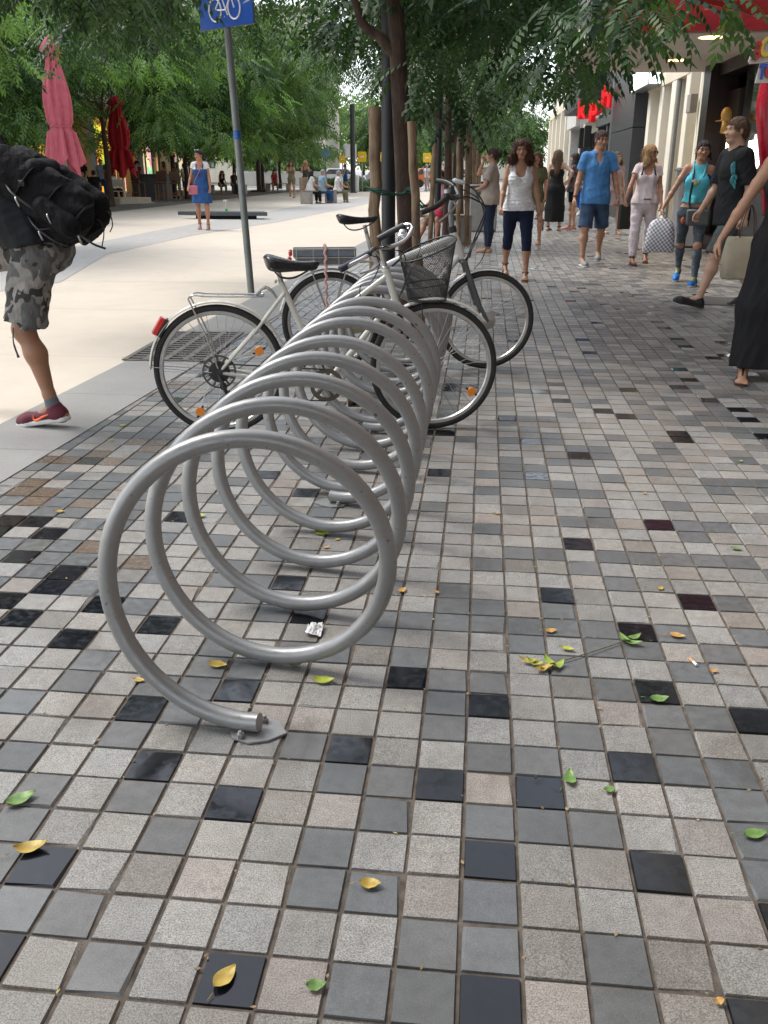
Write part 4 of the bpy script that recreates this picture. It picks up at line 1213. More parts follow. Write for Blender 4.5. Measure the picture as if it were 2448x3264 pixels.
    def top(s, sleeve=.45, hem=-.03, g=.010, loose=0.0, neck='crew', flare=.012, noise=None, straps=False):
        k, J = s.s, s.J; D = SDF()
        hz = s.torso(D, g, hem, True, loose)
        if sleeve: s.sleeves(D, sleeve, g, flare)
        D.plane(hz, -(s.Rp @ vec((0, 0, 1))))
        if neck == 'crew': D.ell(J['neck'] + s.fw * .02 * k + s.up * .02 * k, np.array((.072, .072, .05)) * k, s.Rc, .01, '-')
        if neck == 'v': D.cone(J['neck'] + s.fw * .03 * k + s.up * .03 * k, J['chest'] + s.fw * .14 * k + s.up * .035 * k, .068 * k, .015 * k, .01, op='-')
        if neck == 'scoop': D.cone(J['neck'] + s.fw * .03 * k + s.up * .03 * k, J['chest'] + s.fw * .12 * k + s.up * .085 * k, .088 * k, .065 * k, .01, op='-')
        if not sleeve:
            for sd in (-1, 1):
                A = s.arms[sd]; D.cone(A['sh'] + s.rt * sd * .030 * k + s.up * .06 * k, A['sh'] + s.rt * sd * .028 * k - s.up * .085 * k, .052 * k, .056 * k, .01, op='-')
        if straps == 'tube': D.plane(J['chest'] + s.up * .055 * k, s.up)
        return D
    def legs_cloth(s, to=1.0, g=.010, flare=0.0, waist=.055, drop=0.0, b=None):
        """to: 0..1 hip to knee, 1..2 knee to ankle"""
        k, J, b = s.s, s.J, b or s.build; f = s.sex == 'f'; D = SDF(); hf = s.Rp @ vec((0, 1, 0)); pw = (.148 if f else .138) * k * b
        D.cone(J['pel'] - s.Rp @ vec((.035 * k, 0, 0)), J['pel'] + s.Rp @ vec((.035 * k, 0, 0)), pw - .028 * k + g, pw - .028 * k + g, .04 * k, (hf, 1.1))
        if f:
            for sd in (-1, 1): D.ell(J['pel'] + s.Rp @ vec((sd * .06 * k, -.055 * k, -.02 * k)), np.array((.077, .077, .087)) * k * b + g, k=.05 * k)
        D.cone(J['pel'], J['waist'], pw * .92 + g, (.118 if f else .132) * k * b + g, .05 * k, (hf, 1.28))
        for sd, L in s.legs.items():
            q = k * b; m = L['hip'] * .45 + L['knee'] * .55
            D.cone(L['hip'] + s.Rp @ vec((sd * .004, 0, -.02)), m, (.089 if f else .088) * q + g, .067 * q + g + flare * min(1, to) * .5, .04 * k)
            if to <= 1: e = L['hip'] + (L['knee'] - L['hip']) * to; D.cone(m if to > .55 else L['hip'] * .8 + L['knee'] * .2, e, .067 * q + g + flare * .5, .06 * q + g + flare, .03 * k, cut='b')
            else:
                D.cone(m, L['knee'], .067 * q + g + flare * .5, .051 * q + g + flare * .8, .03 * k)
                t = to - 1; e = L['knee'] + (L['ank'] - L['knee']) * t
                c1 = L['knee'] * .68 + L['ank'] * .32 - L['fd'] * .012 * k
                if t > .35:
                    D.cone(L['knee'], c1, .050 * q + g + flare * .8, .053 * q + g + flare, .03 * k); D.cone(c1, e, .053 * q + g + flare, (.053 - .02 * (t - .32) / .68) * q + g + flare, .02 * k, cut='b')
                else: D.cone(L['knee'], e, .052 * q + g + flare * .8, .052 * q + g + flare, .03 * k, cut='b')
        D.plane(J['pel'] + s.Rp @ vec((0, 0, waist * k)), s.Rp @ vec((0, 0, 1)))
        return D
    def skirt(s, hem, r_hem, g=.012, waist=.07, D=None, sway=(0, 0)):
        k, J = s.s, s.J; D = D or SDF(); hf = s.Rp @ vec((0, 1, 0)); f = s.sex == 'f'; pw = .148 * k * s.build
        D.cone(J['waist'], J['pel'] - vec((0, 0, .03 * k)), .118 * k * s.build + g, pw * 1.04 + g, .05, (hf, 1.22))
        for sd in (-1, 1): D.ell(J['pel'] + s.Rp @ vec((sd * .06 * k, -.05 * k, -.02 * k)), np.array((.08, .08, .09)) * k * s.build + g, k=.05 * k)
        e = vec((J['pel'][0] + sway[0], J['pel'][1] + sway[1], hem))
        D.cone(J['pel'] - vec((0, 0, .03 * k)), e, pw * 1.02 + g, r_hem, .05, (hf, 1.15), cut='b')
        for sd, L in s.legs.items():
            if hem < L['knee'][2]:
                D.cone(L['hip'], L['knee'], .09 * k + g, .075 * k + g, .06)
                t = min(1, (L['knee'][2] - hem) / max(.01, L['knee'][2] - L['ank'][2])); D.cone(L['knee'], L['knee'] + (L['ank'] - L['knee']) * t, .075 * k + g, .07 * k + g, .08)
            else:
                t = (L['hip'][2] - hem) / max(.01, L['hip'][2] - L['knee'][2]); D.cone(L['hip'], L['hip'] + (L['knee'] - L['hip']) * t, .09 * k * s.build + g, .08 * k * s.build + g, .06, cut='b')
        D.plane(e, (0, 0, -1))
        return D
    def shoe(s, sd, kind='trainer'):
        k = s.s; L = s.legs[sd]; fd, up = L['fd'], L['up']; sv = nrm(np.cross(fd, up)); D = SDF(); Sx = SDF()
        if kind in ('trainer', 'shoe'):
            D.cone(L['heel'] + up * .016 * k + fd * .004 * k, L['ball'] + up * .010 * k, .038 * k, .034 * k, .03 * k, (sv, 1.0))
            D.cone(L['ball'] - sv * .014 * k + up * .008 * k, L['toe'] + up * .004 * k + sv * .002 * k, .030 * k, .026 * k, .03 * k)
            D.cone(L['ball'] + sv * .014 * k + up * .008 * k, L['toe'] + up * .004 * k, .030 * k, .026 * k, .03 * k)
            D.cone(L['heel'] + up * .02 * k + fd * .02 * k, L['ank'] + up * .006 * k, .038 * k, .040 * k, .03 * k, cut='b')
            D.plane(L['heel'] - up * .010 * k, -up)
            for c, r_ in ((L['heel'], .041), (L['ball'], .043)): pass
            Sx.cone(L['heel'] - up * .006 * k, L['ball'] - up * .006 * k, .040 * k, .042 * k, .02 * k); Sx.cone(L['ball'] - up * .006 * k, L['toe'] - up * .006 * k, .042 * k, .034 * k, .02 * k)
            Sx.plane(L['heel'] + up * .004 * k, up); Sx.plane(L['heel'] - up * .0205 * k, -up)
        return D, Sx
    def sandal(s, sd, mt, parent, vx, heel=0.0):
        k = s.s; L = s.legs[sd]; fd, up = L['fd'], L['up']; sv = nrm(np.cross(fd, up))
        D = SDF(); D.cone(L['heel'] - up * .02 * k, L['ball'] - up * .02 * k, .036 * k, .043 * k, .02); D.cone(L['ball'] - up * .02 * k, L['toe'] - up * .02 * k + fd * .008 * k, .043 * k, .036 * k, .02)
        D.plane(L['heel'] - up * .0165 * k, up); D.plane(L['heel'] - up * (.034 + heel) * k, -up)
        r = D.mesh(vx); sh = mesh_obj('sandal', *r, mt, parent)
        m = MB()
        for c, w_, h in ((L['ball'] * .8 + L['heel'] * .2, .036, .03), (L['ball'] * .55 + L['heel'] * .45, .034, .042)):
            P = [c - up * .02 * k + (math.cos(t) * sv * w_ + math.sin(t) * up * h) * 1.12 * k for t in np.linspace(0, math.pi, 12)]
            m.tube(P, .015 * k, 6, flat=.4)
        an = L['ank'] + up * .01 * k
        m.tube([an + (math.cos(t) * sv + math.sin(t) * fd) * .038 * k for t in np.linspace(0, 2 * math.pi, 16, endpoint=False)], .011 * k, 6, closed=True)
        m.tube([an + fd * .036 * k, L['ball'] + up * .014 * k], .009 * k, 6)
        m.build('strap', mt, sh, smooth=True)
        return sh

def hair_sdf(B, style):
    k = B.s; Hd = B.J['head']; M = B.Rh; h = lambda x, y, z: Hd + M @ (vec((x, y, z)) * k)
    D = SDF()
    D.ell(h(0, -.010, .031), np.array((.083, .103, .093)) * k, M, .02 * k)
    D.ell(h(0, -.045, -.01), np.array((.075, .065, .075)) * k, M, .03 * k)
    cutface = lambda: D.ell(h(0, .110, -.040), np.array((.068, .085, .100)) * k, M, .015 * k, '-')
    if style == 'short':
        D.ell(h(0, .092, .000), np.array((.064, .06, .052)) * k, M, .012 * k, '-'); cutface()
        D.cone(h(-.1, .035, -.07), h(.1, .035, -.07), .058 * k, .058 * k, .01, op='-')
        D.cone(h(-.1, -.02, -.12), h(.1, -.02, -.12), .050 * k, .050 * k, .01, op='-')
    elif style in ('long', 'curly', 'loose'):
        L_ = .30 if style != 'curly' else .26
        wd = .105 if style == 'curly' else .082
        D.cone(h(0, -.05, .02), B.J['neck'] - B.fw * .075 * k - B.up * (L_ - .1) * k, .085 * k * (1.15 if style == 'curly' else 1), .075 * k, .05 * k, (B.fw, 1.35))
        for sd in (-1, 1):
            D.cone(h(sd * .052, -.01, .04), h(sd * wd, .005, -.10), .045 * k * (1.35 if style == 'curly' else 1), .045 * k * (1.4 if style == 'curly' else .8), .04 * k)
            D.cone(h(sd * wd, .005, -.10), B.J['sho'] + B.rt * sd * (.095 if style == 'curly' else .07) * k + B.fw * (.02 if style == 'curly' else -.01) * k - B.up * (.05 if style == 'curly' else .05) * k, .045 * k, .035 * k, .04 * k)
        D.ell(h(0, .085, .005), np.array((.052, .07, .052)) * k, M, .02 * k, '-')
        D.cone(h(0, .08, -.02), h(0, .08, -.16), .058 * k, .045 * k, .02, op='-')
    elif style in ('bun', 'tied'):
        D.ell(h(0, .085, .006), np.array((.064, .068, .050)) * k, M, .015 * k, '-'); cutface()
        D.cone(h(-.12, .0, -.075), h(.12, .0, -.075), .050 * k, .050 * k, .01, op='-')
        if style == 'bun': D.ell(h(0, -.125, .02), np.array((.045, .04, .045)) * k, M, .02)
        else:
            D.cone(h(-.05, -.08, -.0), h(-.10, -.13, -.03), .03 * k, .022 * k, .02); D.cone(h(-.1, -.13, -.03), h(-.13, -.13, -.09), .022 * k, .01 * k, .02)
    return D

PEOPLE = []
def person(label, loc, rz, B, skin, vx=.007, hair=('short', None), clothes=(), shoes=None, extra=None, group=None, face=True, name='person', fingers=True):
    root = empty(name, loc, R(rz), label, 'person', group)
    r = B.body_sdf(fingers).mesh(vx); body = mesh_obj('body', *r, skin, root)
    k = B.s; Hd = B.J['head']; M = B.Rh; h = lambda x, y, z: Hd + M @ (vec((x, y, z)) * k)
    if hair:
        st, hm = hair
        ns = (.012 if st == 'curly' else .0065, 60 if st == 'curly' else 75, 3, (1, 1, .5 if st == 'curly' else .25))
        r = hair_sdf(B, st).mesh(max(.006, vx * .9), noise=ns)
        if r:
            V, Q = r; rs = np.random.RandomState(int(B.H * 1e3) % 97); n = {'curly': 2600, 'loose': 2000, 'long': 1500}.get(st, 900)
            if vx > .0095: n //= 3
            i = rs.randint(0, len(V), n); c0 = Hd - B.up * .05; o = V[i] - c0; o /= np.linalg.norm(o, axis=1, keepdims=True) + 1e-9
            dn = -B.up[None] + o * (.9 if st == 'curly' else .35) + rs.normal(0, .45 if st == 'curly' else .22, (n, 3)); dn /= np.linalg.norm(dn, axis=1, keepdims=True)
            L_ = rs.uniform(.02, .055 if st in ('curly', 'loose', 'long') else .03, n)[:, None] * k; sd_ = np.cross(dn, o); sd_ /= np.linalg.norm(sd_, axis=1, keepdims=True) + 1e-9
            a = V[i] + o * .001; W_ = .0035 * k if vx < .0095 else .006
            T = np.stack([a - sd_ * W_, a + sd_ * W_, a + dn * L_ + o * .006 + sd_ * W_ * .2, a + dn * L_ + o * .006 - sd_ * W_ * .2], 1).reshape(-1, 3)
            mesh_obj('hair', np.concatenate([V, T]), np.concatenate([Q, np.arange(len(T)).reshape(-1, 4) + len(V)]), hm, root)
    if face:
        for sd in (-1, 1):
            m = MB(); m.ell(h(sd * .030, .0845, .008), np.array((.0085, .0035, .0055)) * k, 10, 6, M); m.build('eye', EYE, root, smooth=True)
            m = MB(); m.tube([h(sd * .016, .090, .024), h(sd * .032, .092, .028), h(sd * .046, .080, .024)], .0032 * k, 6); m.build('eyebrow', hair[1] if hair else H_BRN, root, smooth=True)
        m = MB(); m.ell(h(0, .0895, -.050), np.array((.021, .0045, .0075)) * k, 12, 6, M); m.build('mouth', LIP, root, smooth=True)
    for nm, D, mt, ns in clothes:
        r = D.mesh(vx, noise=ns)
        if r: mesh_obj(nm, *r, mt, root)
    if shoes:
        kind, m1, m2 = shoes
        for sd in (-1, 1):
            if kind in ('trainer', 'shoe'):
                D, Sx = B.shoe(sd); r = D.mesh(min(vx, .006))
                sh = mesh_obj('shoe', *r, m1, root); r = Sx.mesh(min(vx, .0055)); mesh_obj('sole', *r, m2, sh)
            else: B.sandal(sd, m1, root, min(vx, .006), heel=m2 or 0)
    if extra: extra(root, B, h)
    return root

# ================================================================ THE PEOPLE IN THE STREET
def N(a=.004, f=32, sd=1, st=(1, 1, .5)): return (a, f, sd, st)
C = cloth
def cast_near():
    # woman in white tank top, walking towards the camera
    B = Body(1.63, 'f', build=1.10, lean=(2, 0, 0), lleg=(12, 3, 10), rleg=(-14, 3, 22), larm=(4, 17, 24, 26), rarm=(6, 13, 30, 5), curl=(22, 42), foot=((0, 6), (-24, -6)), head=(-4, 2, 0), lhand=((-.27, .06, .76), (-.4, -1, 0), (.1, .35, -1)))
    def ex(root, B, h):
        A = B.arms[-1]; m = MB(); m.box(A['palm'] + vec((.01, .01, -.035)), (.012, .075, .14), bev=.005)
    t = person('woman in a white tank top and navy capri trousers walking towards the camera', (.43, 11.9, .012), 182, B, SK_T, .0062, ('curly', H_RED),
        [('tank_top', B.top(0, -.035, .008, .006, 'scoop'), C('white_jersey', (.74, .74, .76), bump=.9, bs=9, bd=.03, st=(1, 1, 2.2)), N(.0035, 26, 2, (.5, .5, 1.4))),
         ('capri_trousers', B.legs_cloth(1.30, .006, .0, .06), C('navy_stretch', (.010, .016, .040)), N(.003, 26, 4))], ('sandal', mat('brown_leather', (.07, .035, .022), .5), .028))
    m = MB(); m.box((-.305, .075, .665), (.012, .07, .14), bev=.005); o = m.build('mobile_phone', BLKPL); o.location = (.43, 11.9, .012); o.rotation_euler = (0, 0, R(182))
    tag(o, 'black mobile phone held in the left hand of the woman in the white tank top', 'phone')
    # blue polo man
    B = Body(1.83, 'm', build=1.04, lean=(1, 0, 0), lleg=(-12, 5, 22), rleg=(13, 5, 8), rarm=(2, 13, 14, 2), foot=((-8, 6), (0, -10)), head=(20, 6, 0), curl=(50, 30), lhand=((-.335, .02, .87), (-.6, -1, 0), (-.15, .1, -1)))
    def ex(root, B, h):
        A = B.arms[1]; d = nrm(A['wr'] - A['el']); u = nrm(np.cross(d, (0, 1, 0))); v = np.cross(d, u)
        m = MB(); c = A['wr'] - d * .02; m.tube([c + (math.cos(t) * u + math.sin(t) * v) * .031 for t in np.linspace(0, 6.283, 16, endpoint=False)], .010, 6, closed=True); m.build('wristwatch', BLKPL, root, smooth=True)
        A = B.arms[-1]; d = nrm(A['wr'] - A['el']); u = nrm(np.cross(d, (0, 1, 0))); v = np.cross(d, u)
        m = MB(); c = A['wr'] - d * .02; m.tube([c + (math.cos(t) * u + math.sin(t) * v) * .031 for t in np.linspace(0, 6.283, 16, endpoint=False)], .009, 6, closed=True); m.build('wristwatch', STEEL, root, smooth=True)
        # collar
        k = B.s; n = B.J['neck']
        m = MB()
        for s_ in (-1, 1):
            P = [n + B.rt * s_ * .060 * k - B.fw * .045 * k + B.up * .02 * k, n + B.rt * s_ * .07 * k + B.fw * .03 * k + B.up * .005 * k, n + B.rt * s_ * .035 * k + B.fw * .095 * k - B.up * .035 * k]
            m.tube(spline(P, 5), [.008] * 5 + [.02] * 5 + [.012], 8, flat=.35)
        m.build('collar', C('blue_pique', (.065, .20, .42)), root, smooth=True)
    person('man in a blue polo shirt and denim shorts holding the pink-clad woman’s hand', (1.60, 13.95, 0), 180, B, SK_T, .0068, ('short', H_BRN),
        [('polo_shirt', B.top(.62, -.10, .012, .012, 'v', .016), C('blue_pique', (.065, .20, .42), bump=.7, bs=7, bd=.03), N(.005, 18, 5)),
         ('denim_shorts', B.legs_cloth(.98, .012, .026, .06), C('blue_denim', (.045, .075, .13), var=.35), N(.004, 22, 6))], ('trainer', mat('grey_trainer', (.20, .20, .20), .7, 0, .4, 12), WHITE_SOLE), ex)
    # woman in pale pink
    B = Body(1.62, 'f', build=1.08, lean=(0, 0, 0), lleg=(-12, 3, 14), rleg=(10, 3, 6), larm=(4, 12, 18, 6), foot=((-14, 6), (0, -6)), head=(50, 0, 0), curl=(30, 50), rhand=((.315, .235, .86), (.6, -1, 0), (.1, .1, -1)))
    def ex(root, B, h):
        m = MB()
        for s_ in (-1, 1): m.ell(h(s_ * .031, .093, .008), np.array((.026, .006, .019)) * B.s, 12, 6, B.Rh)
        m.tube([h(-.06, .085, .01), h(0, .103, .014), h(.06, .085, .01)], .003, 5); m.tube([h(-.058, .085, .01), h(-.08, 0, .01)], .003, 5); m.tube([h(.058, .085, .01), h(.08, 0, .01)], .003, 5)
        m.build('sunglasses', mat('dark_lens', (.012, .010, .012), .08), root, smooth=True)
        m = MB()
        for s_ in (-1, 1):
            c = B.J['sho'] + B.rt * s_ * .085 * B.s
            m.tube(spline([c - B.fw * .11, c + B.up * .055, c + B.fw * .10 - B.up * .03, c + B.fw * .12 + B.rt * s_ * .02 - B.up * .12, c + B.rt * s_ * .03 - B.up * .2], 5), .012, 8, flat=.4)
        m.build('rucksack_strap', BLKPL, root, smooth=True)
        m = MB(); c = B.J['pel'] + vec((-.06, .155, .045)); m.tube([c, c + vec((.10, .01, .0))], .014, 8, flat=.5); m.build('belt', mat('brown_belt', (.06, .035, .025), .5), root)
    person('blonde woman in pale pink clothes and sunglasses, looking aside while holding hands', (2.33, 14.1, .02), 178, B, SK_R, .0064, ('loose', H_BLD),
        [('t_shirt', B.top(.42, -.02, .010, .014, 'scoop'), C('pink_jersey', (.70, .60, .59), bump=.8, bs=8, bd=.03), N(.005, 20, 7)),
         ('trousers', B.legs_cloth(1.93, .008, .010, .05), C('pale_pink_twill', (.66, .58, .60)), N(.0045, 24, 8))], ('sandal', mat('brown_leather', (.07, .035, .022), .5), .035), ex)
    # teal top woman carrying a checked bag
    B = Body(1.63, 'f', build=.95, lean=(3, -3, 0), hips=(0, 0, -6), lleg=(12, 2, 4), rleg=(-18, 2, 16), larm=(-30, 10, 62, 14), foot=((0, 8), (-20, 4)), head=(12, -2, 0), curl=(30, 78), rhand=((.40, .10, .80), (.5, -1, -.2), (.2, .1, -1)))
    def ex(root, B, h):
        k = B.s
        a = B.J['sho'] + B.rt * .07 + B.up * .05; b = B.J['pel'] + B.fw * .14 + vec((.03, 0, .02))
        m = MB(); m.tube(spline([a - B.fw * .10, a, B.J['chest'] + B.fw * .145 + B.rt * .05, B.J['waist'] + B.fw * .14 + B.rt * .05, b], 6), .013, 8, flat=.35); m.build('shoulder_strap', BLKPL, root, smooth=True)
        g = NT('quilted_bag_cloth'); ck = g.n('TexBrick'); ck.inputs['Scale'].default_value = 22
        for kk, v in (('Color1', (.02, .024, .024, 1)), ('Color2', (.045, .055, .05, 1)), ('Mortar', (.22, .25, .24, 1))): ck.inputs[kk].default_value = v
        mp = g.n('Mapping'); mp.inputs['Rotation'].default_value = (R(90), 0, 0); g.l(g.co(), mp.inputs[0]); g.l(mp.outputs[0], ck.inputs[0])
        g.set(Base_Color=ck.outputs[0], Roughness=.6)
        m = MB(); c = B.J['pel'] + B.fw * .165 + vec((-.07, 0, -.065)); m.box(c, (.27, .05, .19), bev=.02); m.build('waist_bag', g.m, root, angle=40)
        m = MB(); m.ell(b + vec((.07, .02, -.12)), (.022, .015, .04), 10, 6); m.build('orange_charm', mat('orange_cloth', (.6, .12, .03), .8), root, smooth=True)
        m = MB()
        for s_ in (-1, 1): m.tube(spline([B.J['neck'] - B.fw * .03 + B.rt * s_ * .05 + B.up * .03, B.J['neck'] + B.rt * s_ * .07 + B.fw * .04, B.J['chest'] + B.rt * s_ * .06 + B.fw * .12 + B.up * .04], 6), .008, 6, flat=.5)
        m.build('halter_strap', C('teal_jersey', (.10, .50, .60)), root, smooth=True)
        m = MB(); c = B.J['chest'] + B.fw * .150 - B.up * .01; m.ell(c + B.rt * .015 - B.fw * .006, (.05, .006, .032), 14, 6); m.build('print_halo', mat('print_grey', (.30, .42, .52), .8), root, smooth=True)
        m = MB(); m.ell(c + B.rt * .015 - B.up * .01 - B.fw * .003, (.022, .006, .027), 10, 6); m.build('print_yellow', mat('print_yel', (.55, .45, .03), .8), root, smooth=True)
        for sd in (-1, 1):
            L = B.legs[sd]; m = MB(); sv = nrm(np.cross(L['fd'], L['up']))
            for t in range(4):
                p = L['ank'] * (1 - .2 * t - .15) + L['ball'] * (.2 * t + .15) + L['up'] * (.032 - .003 * t) + L['fd'] * .012
                m.tube([p - sv * .02, p + sv * .02 + L['fd'] * .012], .0045, 5)
            m.build('shoelace', mat('lime_lace', (.25, .75, .12), .6), root, smooth=True)
    D = B.top(0, .10, .009, 0, 'crew')
    for sd in (-1, 1): D.cone(B.arms[sd]['sh'] + B.up * .08 + B.fw * .03, B.arms[sd]['sh'] - B.up * .10 + B.fw * .03 + B.rt * sd * .02, .085, .065, .01, op='-')
    D.cone(B.J['waist'] + B.fw * .1, B.J['waist'] + B.fw * .12 - B.up * .03, .04, .02, .05)
    bra = SDF(); J, k_ = B.J, B.s
    bra.cone(J['chest'] - B.up * .05, J['chest'] + B.up * .06, .137 * k_, .128 * k_, .04, (B.fw, 1.36)); bra.cone(J['chest'] - B.rt * .05, J['chest'] + B.rt * .05, .103, .103, .05, (B.fw, 1.06)); bra.plane(J['chest'] - B.up * .055, -B.up); bra.plane(J['chest'] + B.up * .075, B.up)
    jean = NT('ripped_jeans'); n = jean.noise(9, 4); st = jean.noise(70, 3, (.3, .3, 2.2))
    jc = jean.ramp(n, [(.35, (.035, .05, .062)), (.55, (.07, .095, .12)), (.7, (.13, .17, .22))])
    jc = jean.mix(jean.ramp(st, [(.60, (0,) * 3), (.68, (.6,) * 3)]), jc, (.30, .28, .20)); jean.set(Base_Color=jc, Roughness=.85); jean.bump(st, .7, .01)
    person('woman in a teal halter top, ripped jeans and bright blue trainers', (2.50, 11.65, 0), 172, B, SK_T, .0060, ('tied', H_BLK),
        [('halter_top', D, C('teal_jersey', (.10, .50, .60), bump=.6, bs=10, bd=.02), N(.003, 24, 9)),
         ('jeans', B.legs_cloth(1.95, .005, .0, .045), jean.m, N(.003, 28, 10)),
         ('sports_bra', bra, C('violet_jersey', (.03, .03, .30)), None)], ('trainer', mat('blue_trainer', (.01, .16, .52), .55, 0, .2, 30), WHITE_SOLE), ex)
    # checked carrier bag
    bg = empty('carrier_bag', (2.12, 11.50, .39), R(-12), 'grey and white checked carrier bag hanging from the hand of the woman in teal', 'bag')
    g = NT('checked_plastic'); 
    def wave(rot):
        mp = g.n('Mapping'); mp.inputs['Rotation'].default_value = (0, R(rot), 0); g.l(g.co(), mp.inputs[0])
        wv = g.n('TexWave'); wv.inputs['Scale'].default_value = 9; wv.bands_direction = 'X'; g.l(mp.outputs[0], wv.inputs[0]); return wv.outputs['Color']
    c1 = g.ramp(wave(40), [(.45, (0, 0, 0)), (.55, (1, 1, 1))]); c2 = g.ramp(wave(-50), [(.45, (0, 0, 0)), (.55, (1, 1, 1))])
    g.set(Base_Color=g.mix(c1, g.mix(c2, (.14, .14, .16), (.36, .36, .40)), g.mix(c2, (.40, .40, .43), (.70, .70, .72))), Roughness=.35); g.bump(g.noise(9, 4), .6, .02)
    m = MB(); z = [(0, 0), (.06, .0)]
    prof = [(-.165, .075, .0), (-.175, .10, .03), (-.17, .105, .16), (-.155, .08, .28), (-.12, .04, .35), (-.05, .015, .385)]
    V = []; n = 20
    for (hx, hy, zz) in prof:
        for i in range(n):
            a = 2 * math.pi * i / n; V.append((abs(hx) * np.sign(math.cos(a)) * abs(math.cos(a)) ** .5, hy * np.sign(math.sin(a)) * abs(math.sin(a)) ** .5 + .006 * math.sin(5 * a + zz * 30), zz + .008 * math.sin(3 * a)))
    F = [(i * n + k, i * n + (k + 1) % n, (i + 1) * n + (k + 1) % n, (i + 1) * n + k) for i in range(len(prof) - 1) for k in range(n)] + [tuple(range(n))[::-1], tuple((len(prof) - 1) * n + k for k in range(n))]
    mesh_obj('sack', V, F, g.m, bg)
    m = MB(); m.tube(spline([(-.04, 0, .37), (-.03, 0, .42), (.0, 0, .44), (.03, 0, .42), (.04, 0, .37)], 4), .008, 6); m.build('handle', g.m, bg)
    # woman on the phone
    B = Body(1.63, 'f', build=1.18, lean=(-2, 0, 0), lleg=(2, 3, 4), rleg=(4, 3, 4), head=(8, 4, 0), curl=(25, 70), foot=((0, 4), (0, -4)), rhand=((.06, .15, 1.46), (.4, .6, -1), (-.1, -.1, 1)), lhand=((-.02, .20, 1.02), (-.9, -.2, -.6), (.8, .5, .1)))
    person('woman in a beige top and dark jeans talking on a phone beside the tree trunks', (.10, 15.95, 0), 80, B, SK_T, .0075, ('bun', H_BRN),
        [('top', B.top(.75, -.10, .014, .016, 'v', .02), C('beige_cloth', (.30, .25, .21)), N(.006, 18, 11)),
         ('jeans', B.legs_cloth(1.93, .007, .006, .05), C('navy_denim', (.016, .026, .055), var=.3), N(.004, 24, 12))], ('sandal', mat('tan_leather', (.28, .16, .11), .5), .006))
    m = MB(); m.box((0, 0, 0), (.012, .07, .13), bev=.004); o = m.build('mobile_phone', BLKPL); o.location = (.02, 15.92 + .085, 1.50); o.rotation_euler = (R(20), 0, R(0))
    tag(o, 'dark mobile phone held to the ear of the woman in the beige top', 'phone')
    # olive shirt
    B = Body(1.60, 'f', lleg=(6, 4, 6), rleg=(-4, 4, 6), larm=(4, 10, 22, 8), rarm=(4, 8, 20, 8))
    person('person in an olive shirt half hidden behind the woman in the white tank top', (.93, 17.8, 0), 175, B, SK_R, .009, ('loose', H_LBR),
        [('shirt', B.top(.6, -.10, .014, .01, 'crew'), C('olive_cloth', (.10, .105, .055)), N(.005, 20, 13)), ('shorts', B.legs_cloth(.6, .012, .01, .05), C('sand_cloth', (.30, .25, .18)), None)], ('sandal', mat('tan_leather', (.28, .16, .11), .5), .006), group=None)
    # black maxi dress from behind
    B = Body(1.72, 'f', build=1.05, lleg=(0, 4, 0), rleg=(2, 3, 3), head=(35, 0, 0), larm=(8, 10, 30, 5), rhand=((.27, -.10, 1.04), (1, -.6, .1), (-.7, .5, -.4)), curl=(20, 35))
    D = B.top(0, -.02, .010, .005, 'crew', straps='tube'); DD = B.skirt(.20, .20, .012)
    D.p = [p for p in D.p if not (p[0] == 'plane' and p[2][2] < -.5)]; 
    def ex(root, B, h):
        m = MB()
        for s_ in (-.6, .5): m.tube(spline([B.J['chest'] + B.rt * s_ * .07 - B.fw * .12 + B.up * .05, B.J['sho'] + B.rt * s_ * .08 + B.up * .04], 4), .006, 6)
        m.build('dress_strap', BLKPL, root)
    person('woman in a long strapless black dress seen from behind with a hand on her hip', (1.62, 22.0, 0), -12, B, SK_L, .009, ('loose', H_LBR),
        [('dress_bodice', D, C('black_crepe', (.012, .012, .013)), N(.004, 22, 14)), ('dress_skirt', DD, C('black_crepe', (.012, .012, .013)), N(.012, 14, 15, (1, 1, .12)))], ('sandal', mat('dark_leather', (.035, .02, .015), .5), .006), ex, face=False)
    # floral top
    B = Body(1.66, 'f', build=.98, lleg=(3, 3, 3), rleg=(-2, 3, 3), head=(18, 3, 0), larm=(22, 4, 26, 12), rarm=(14, 8, 20, 5))
    person('young woman with long black hair in a dark floral blouse, black shorts and red sandals', (2.06, 22.5, 0), 78, B, SK_L, .009, ('long', H_BLK),
        [('blouse', B.top(.8, -.05, .016, .02, 'crew', .02), print_cloth('dark_floral', [(.018, .014, .02), (.20, .16, .18), (.03, .02, .03), (.16, .08, .10)], 34, (.40, .66)), N(.006, 18, 16)),
         ('shorts', B.legs_cloth(.34, .012, .012, .06), C('black_crepe', (.012, .012, .013)), None)], ('sandal', mat('red_leather', (.35, .03, .02), .5), .006))
    m = MB(); m.box((0, 0, 0), (.07, .20, .24), bev=.03); o = m.build('shoulder_bag', print_cloth('red_white_print', [(.45, .03, .06), (.6, .58, .56), (.02, .02, .02)], 9, (.42, .6)), angle=50); o.location = (1.78, 22.38, .92)
    tag(o, 'small red, white and black bag at the hip of the floral-bloused woman', 'bag')
    # legs glimpsed behind the blue polo man, with the black shopping bag
    B = Body(1.66, 'f', lleg=(8, 3, 6), rleg=(-6, 3, 10), larm=(2, 8, 14, 5), rarm=(2, 8, 12, 5))
    person('woman in a pale dress hidden behind the couple holding hands, only one leg showing', (2.78, 20.9, 0), 200, B, SK_L, .011, ('loose', H_LBR),
        [('dress', B.skirt(.60, .22, .014, D=B.top(.3, .02, .012, .01, 'crew')), C('rose_cloth', (.38, .28, .28)), N(.005, 20, 17))], ('sandal', mat('tan_leather', (.28, .16, .11), .5), .006))
    m = MB(); m.box((0, 0, .19), (.38, .13, .42), bev=.012)
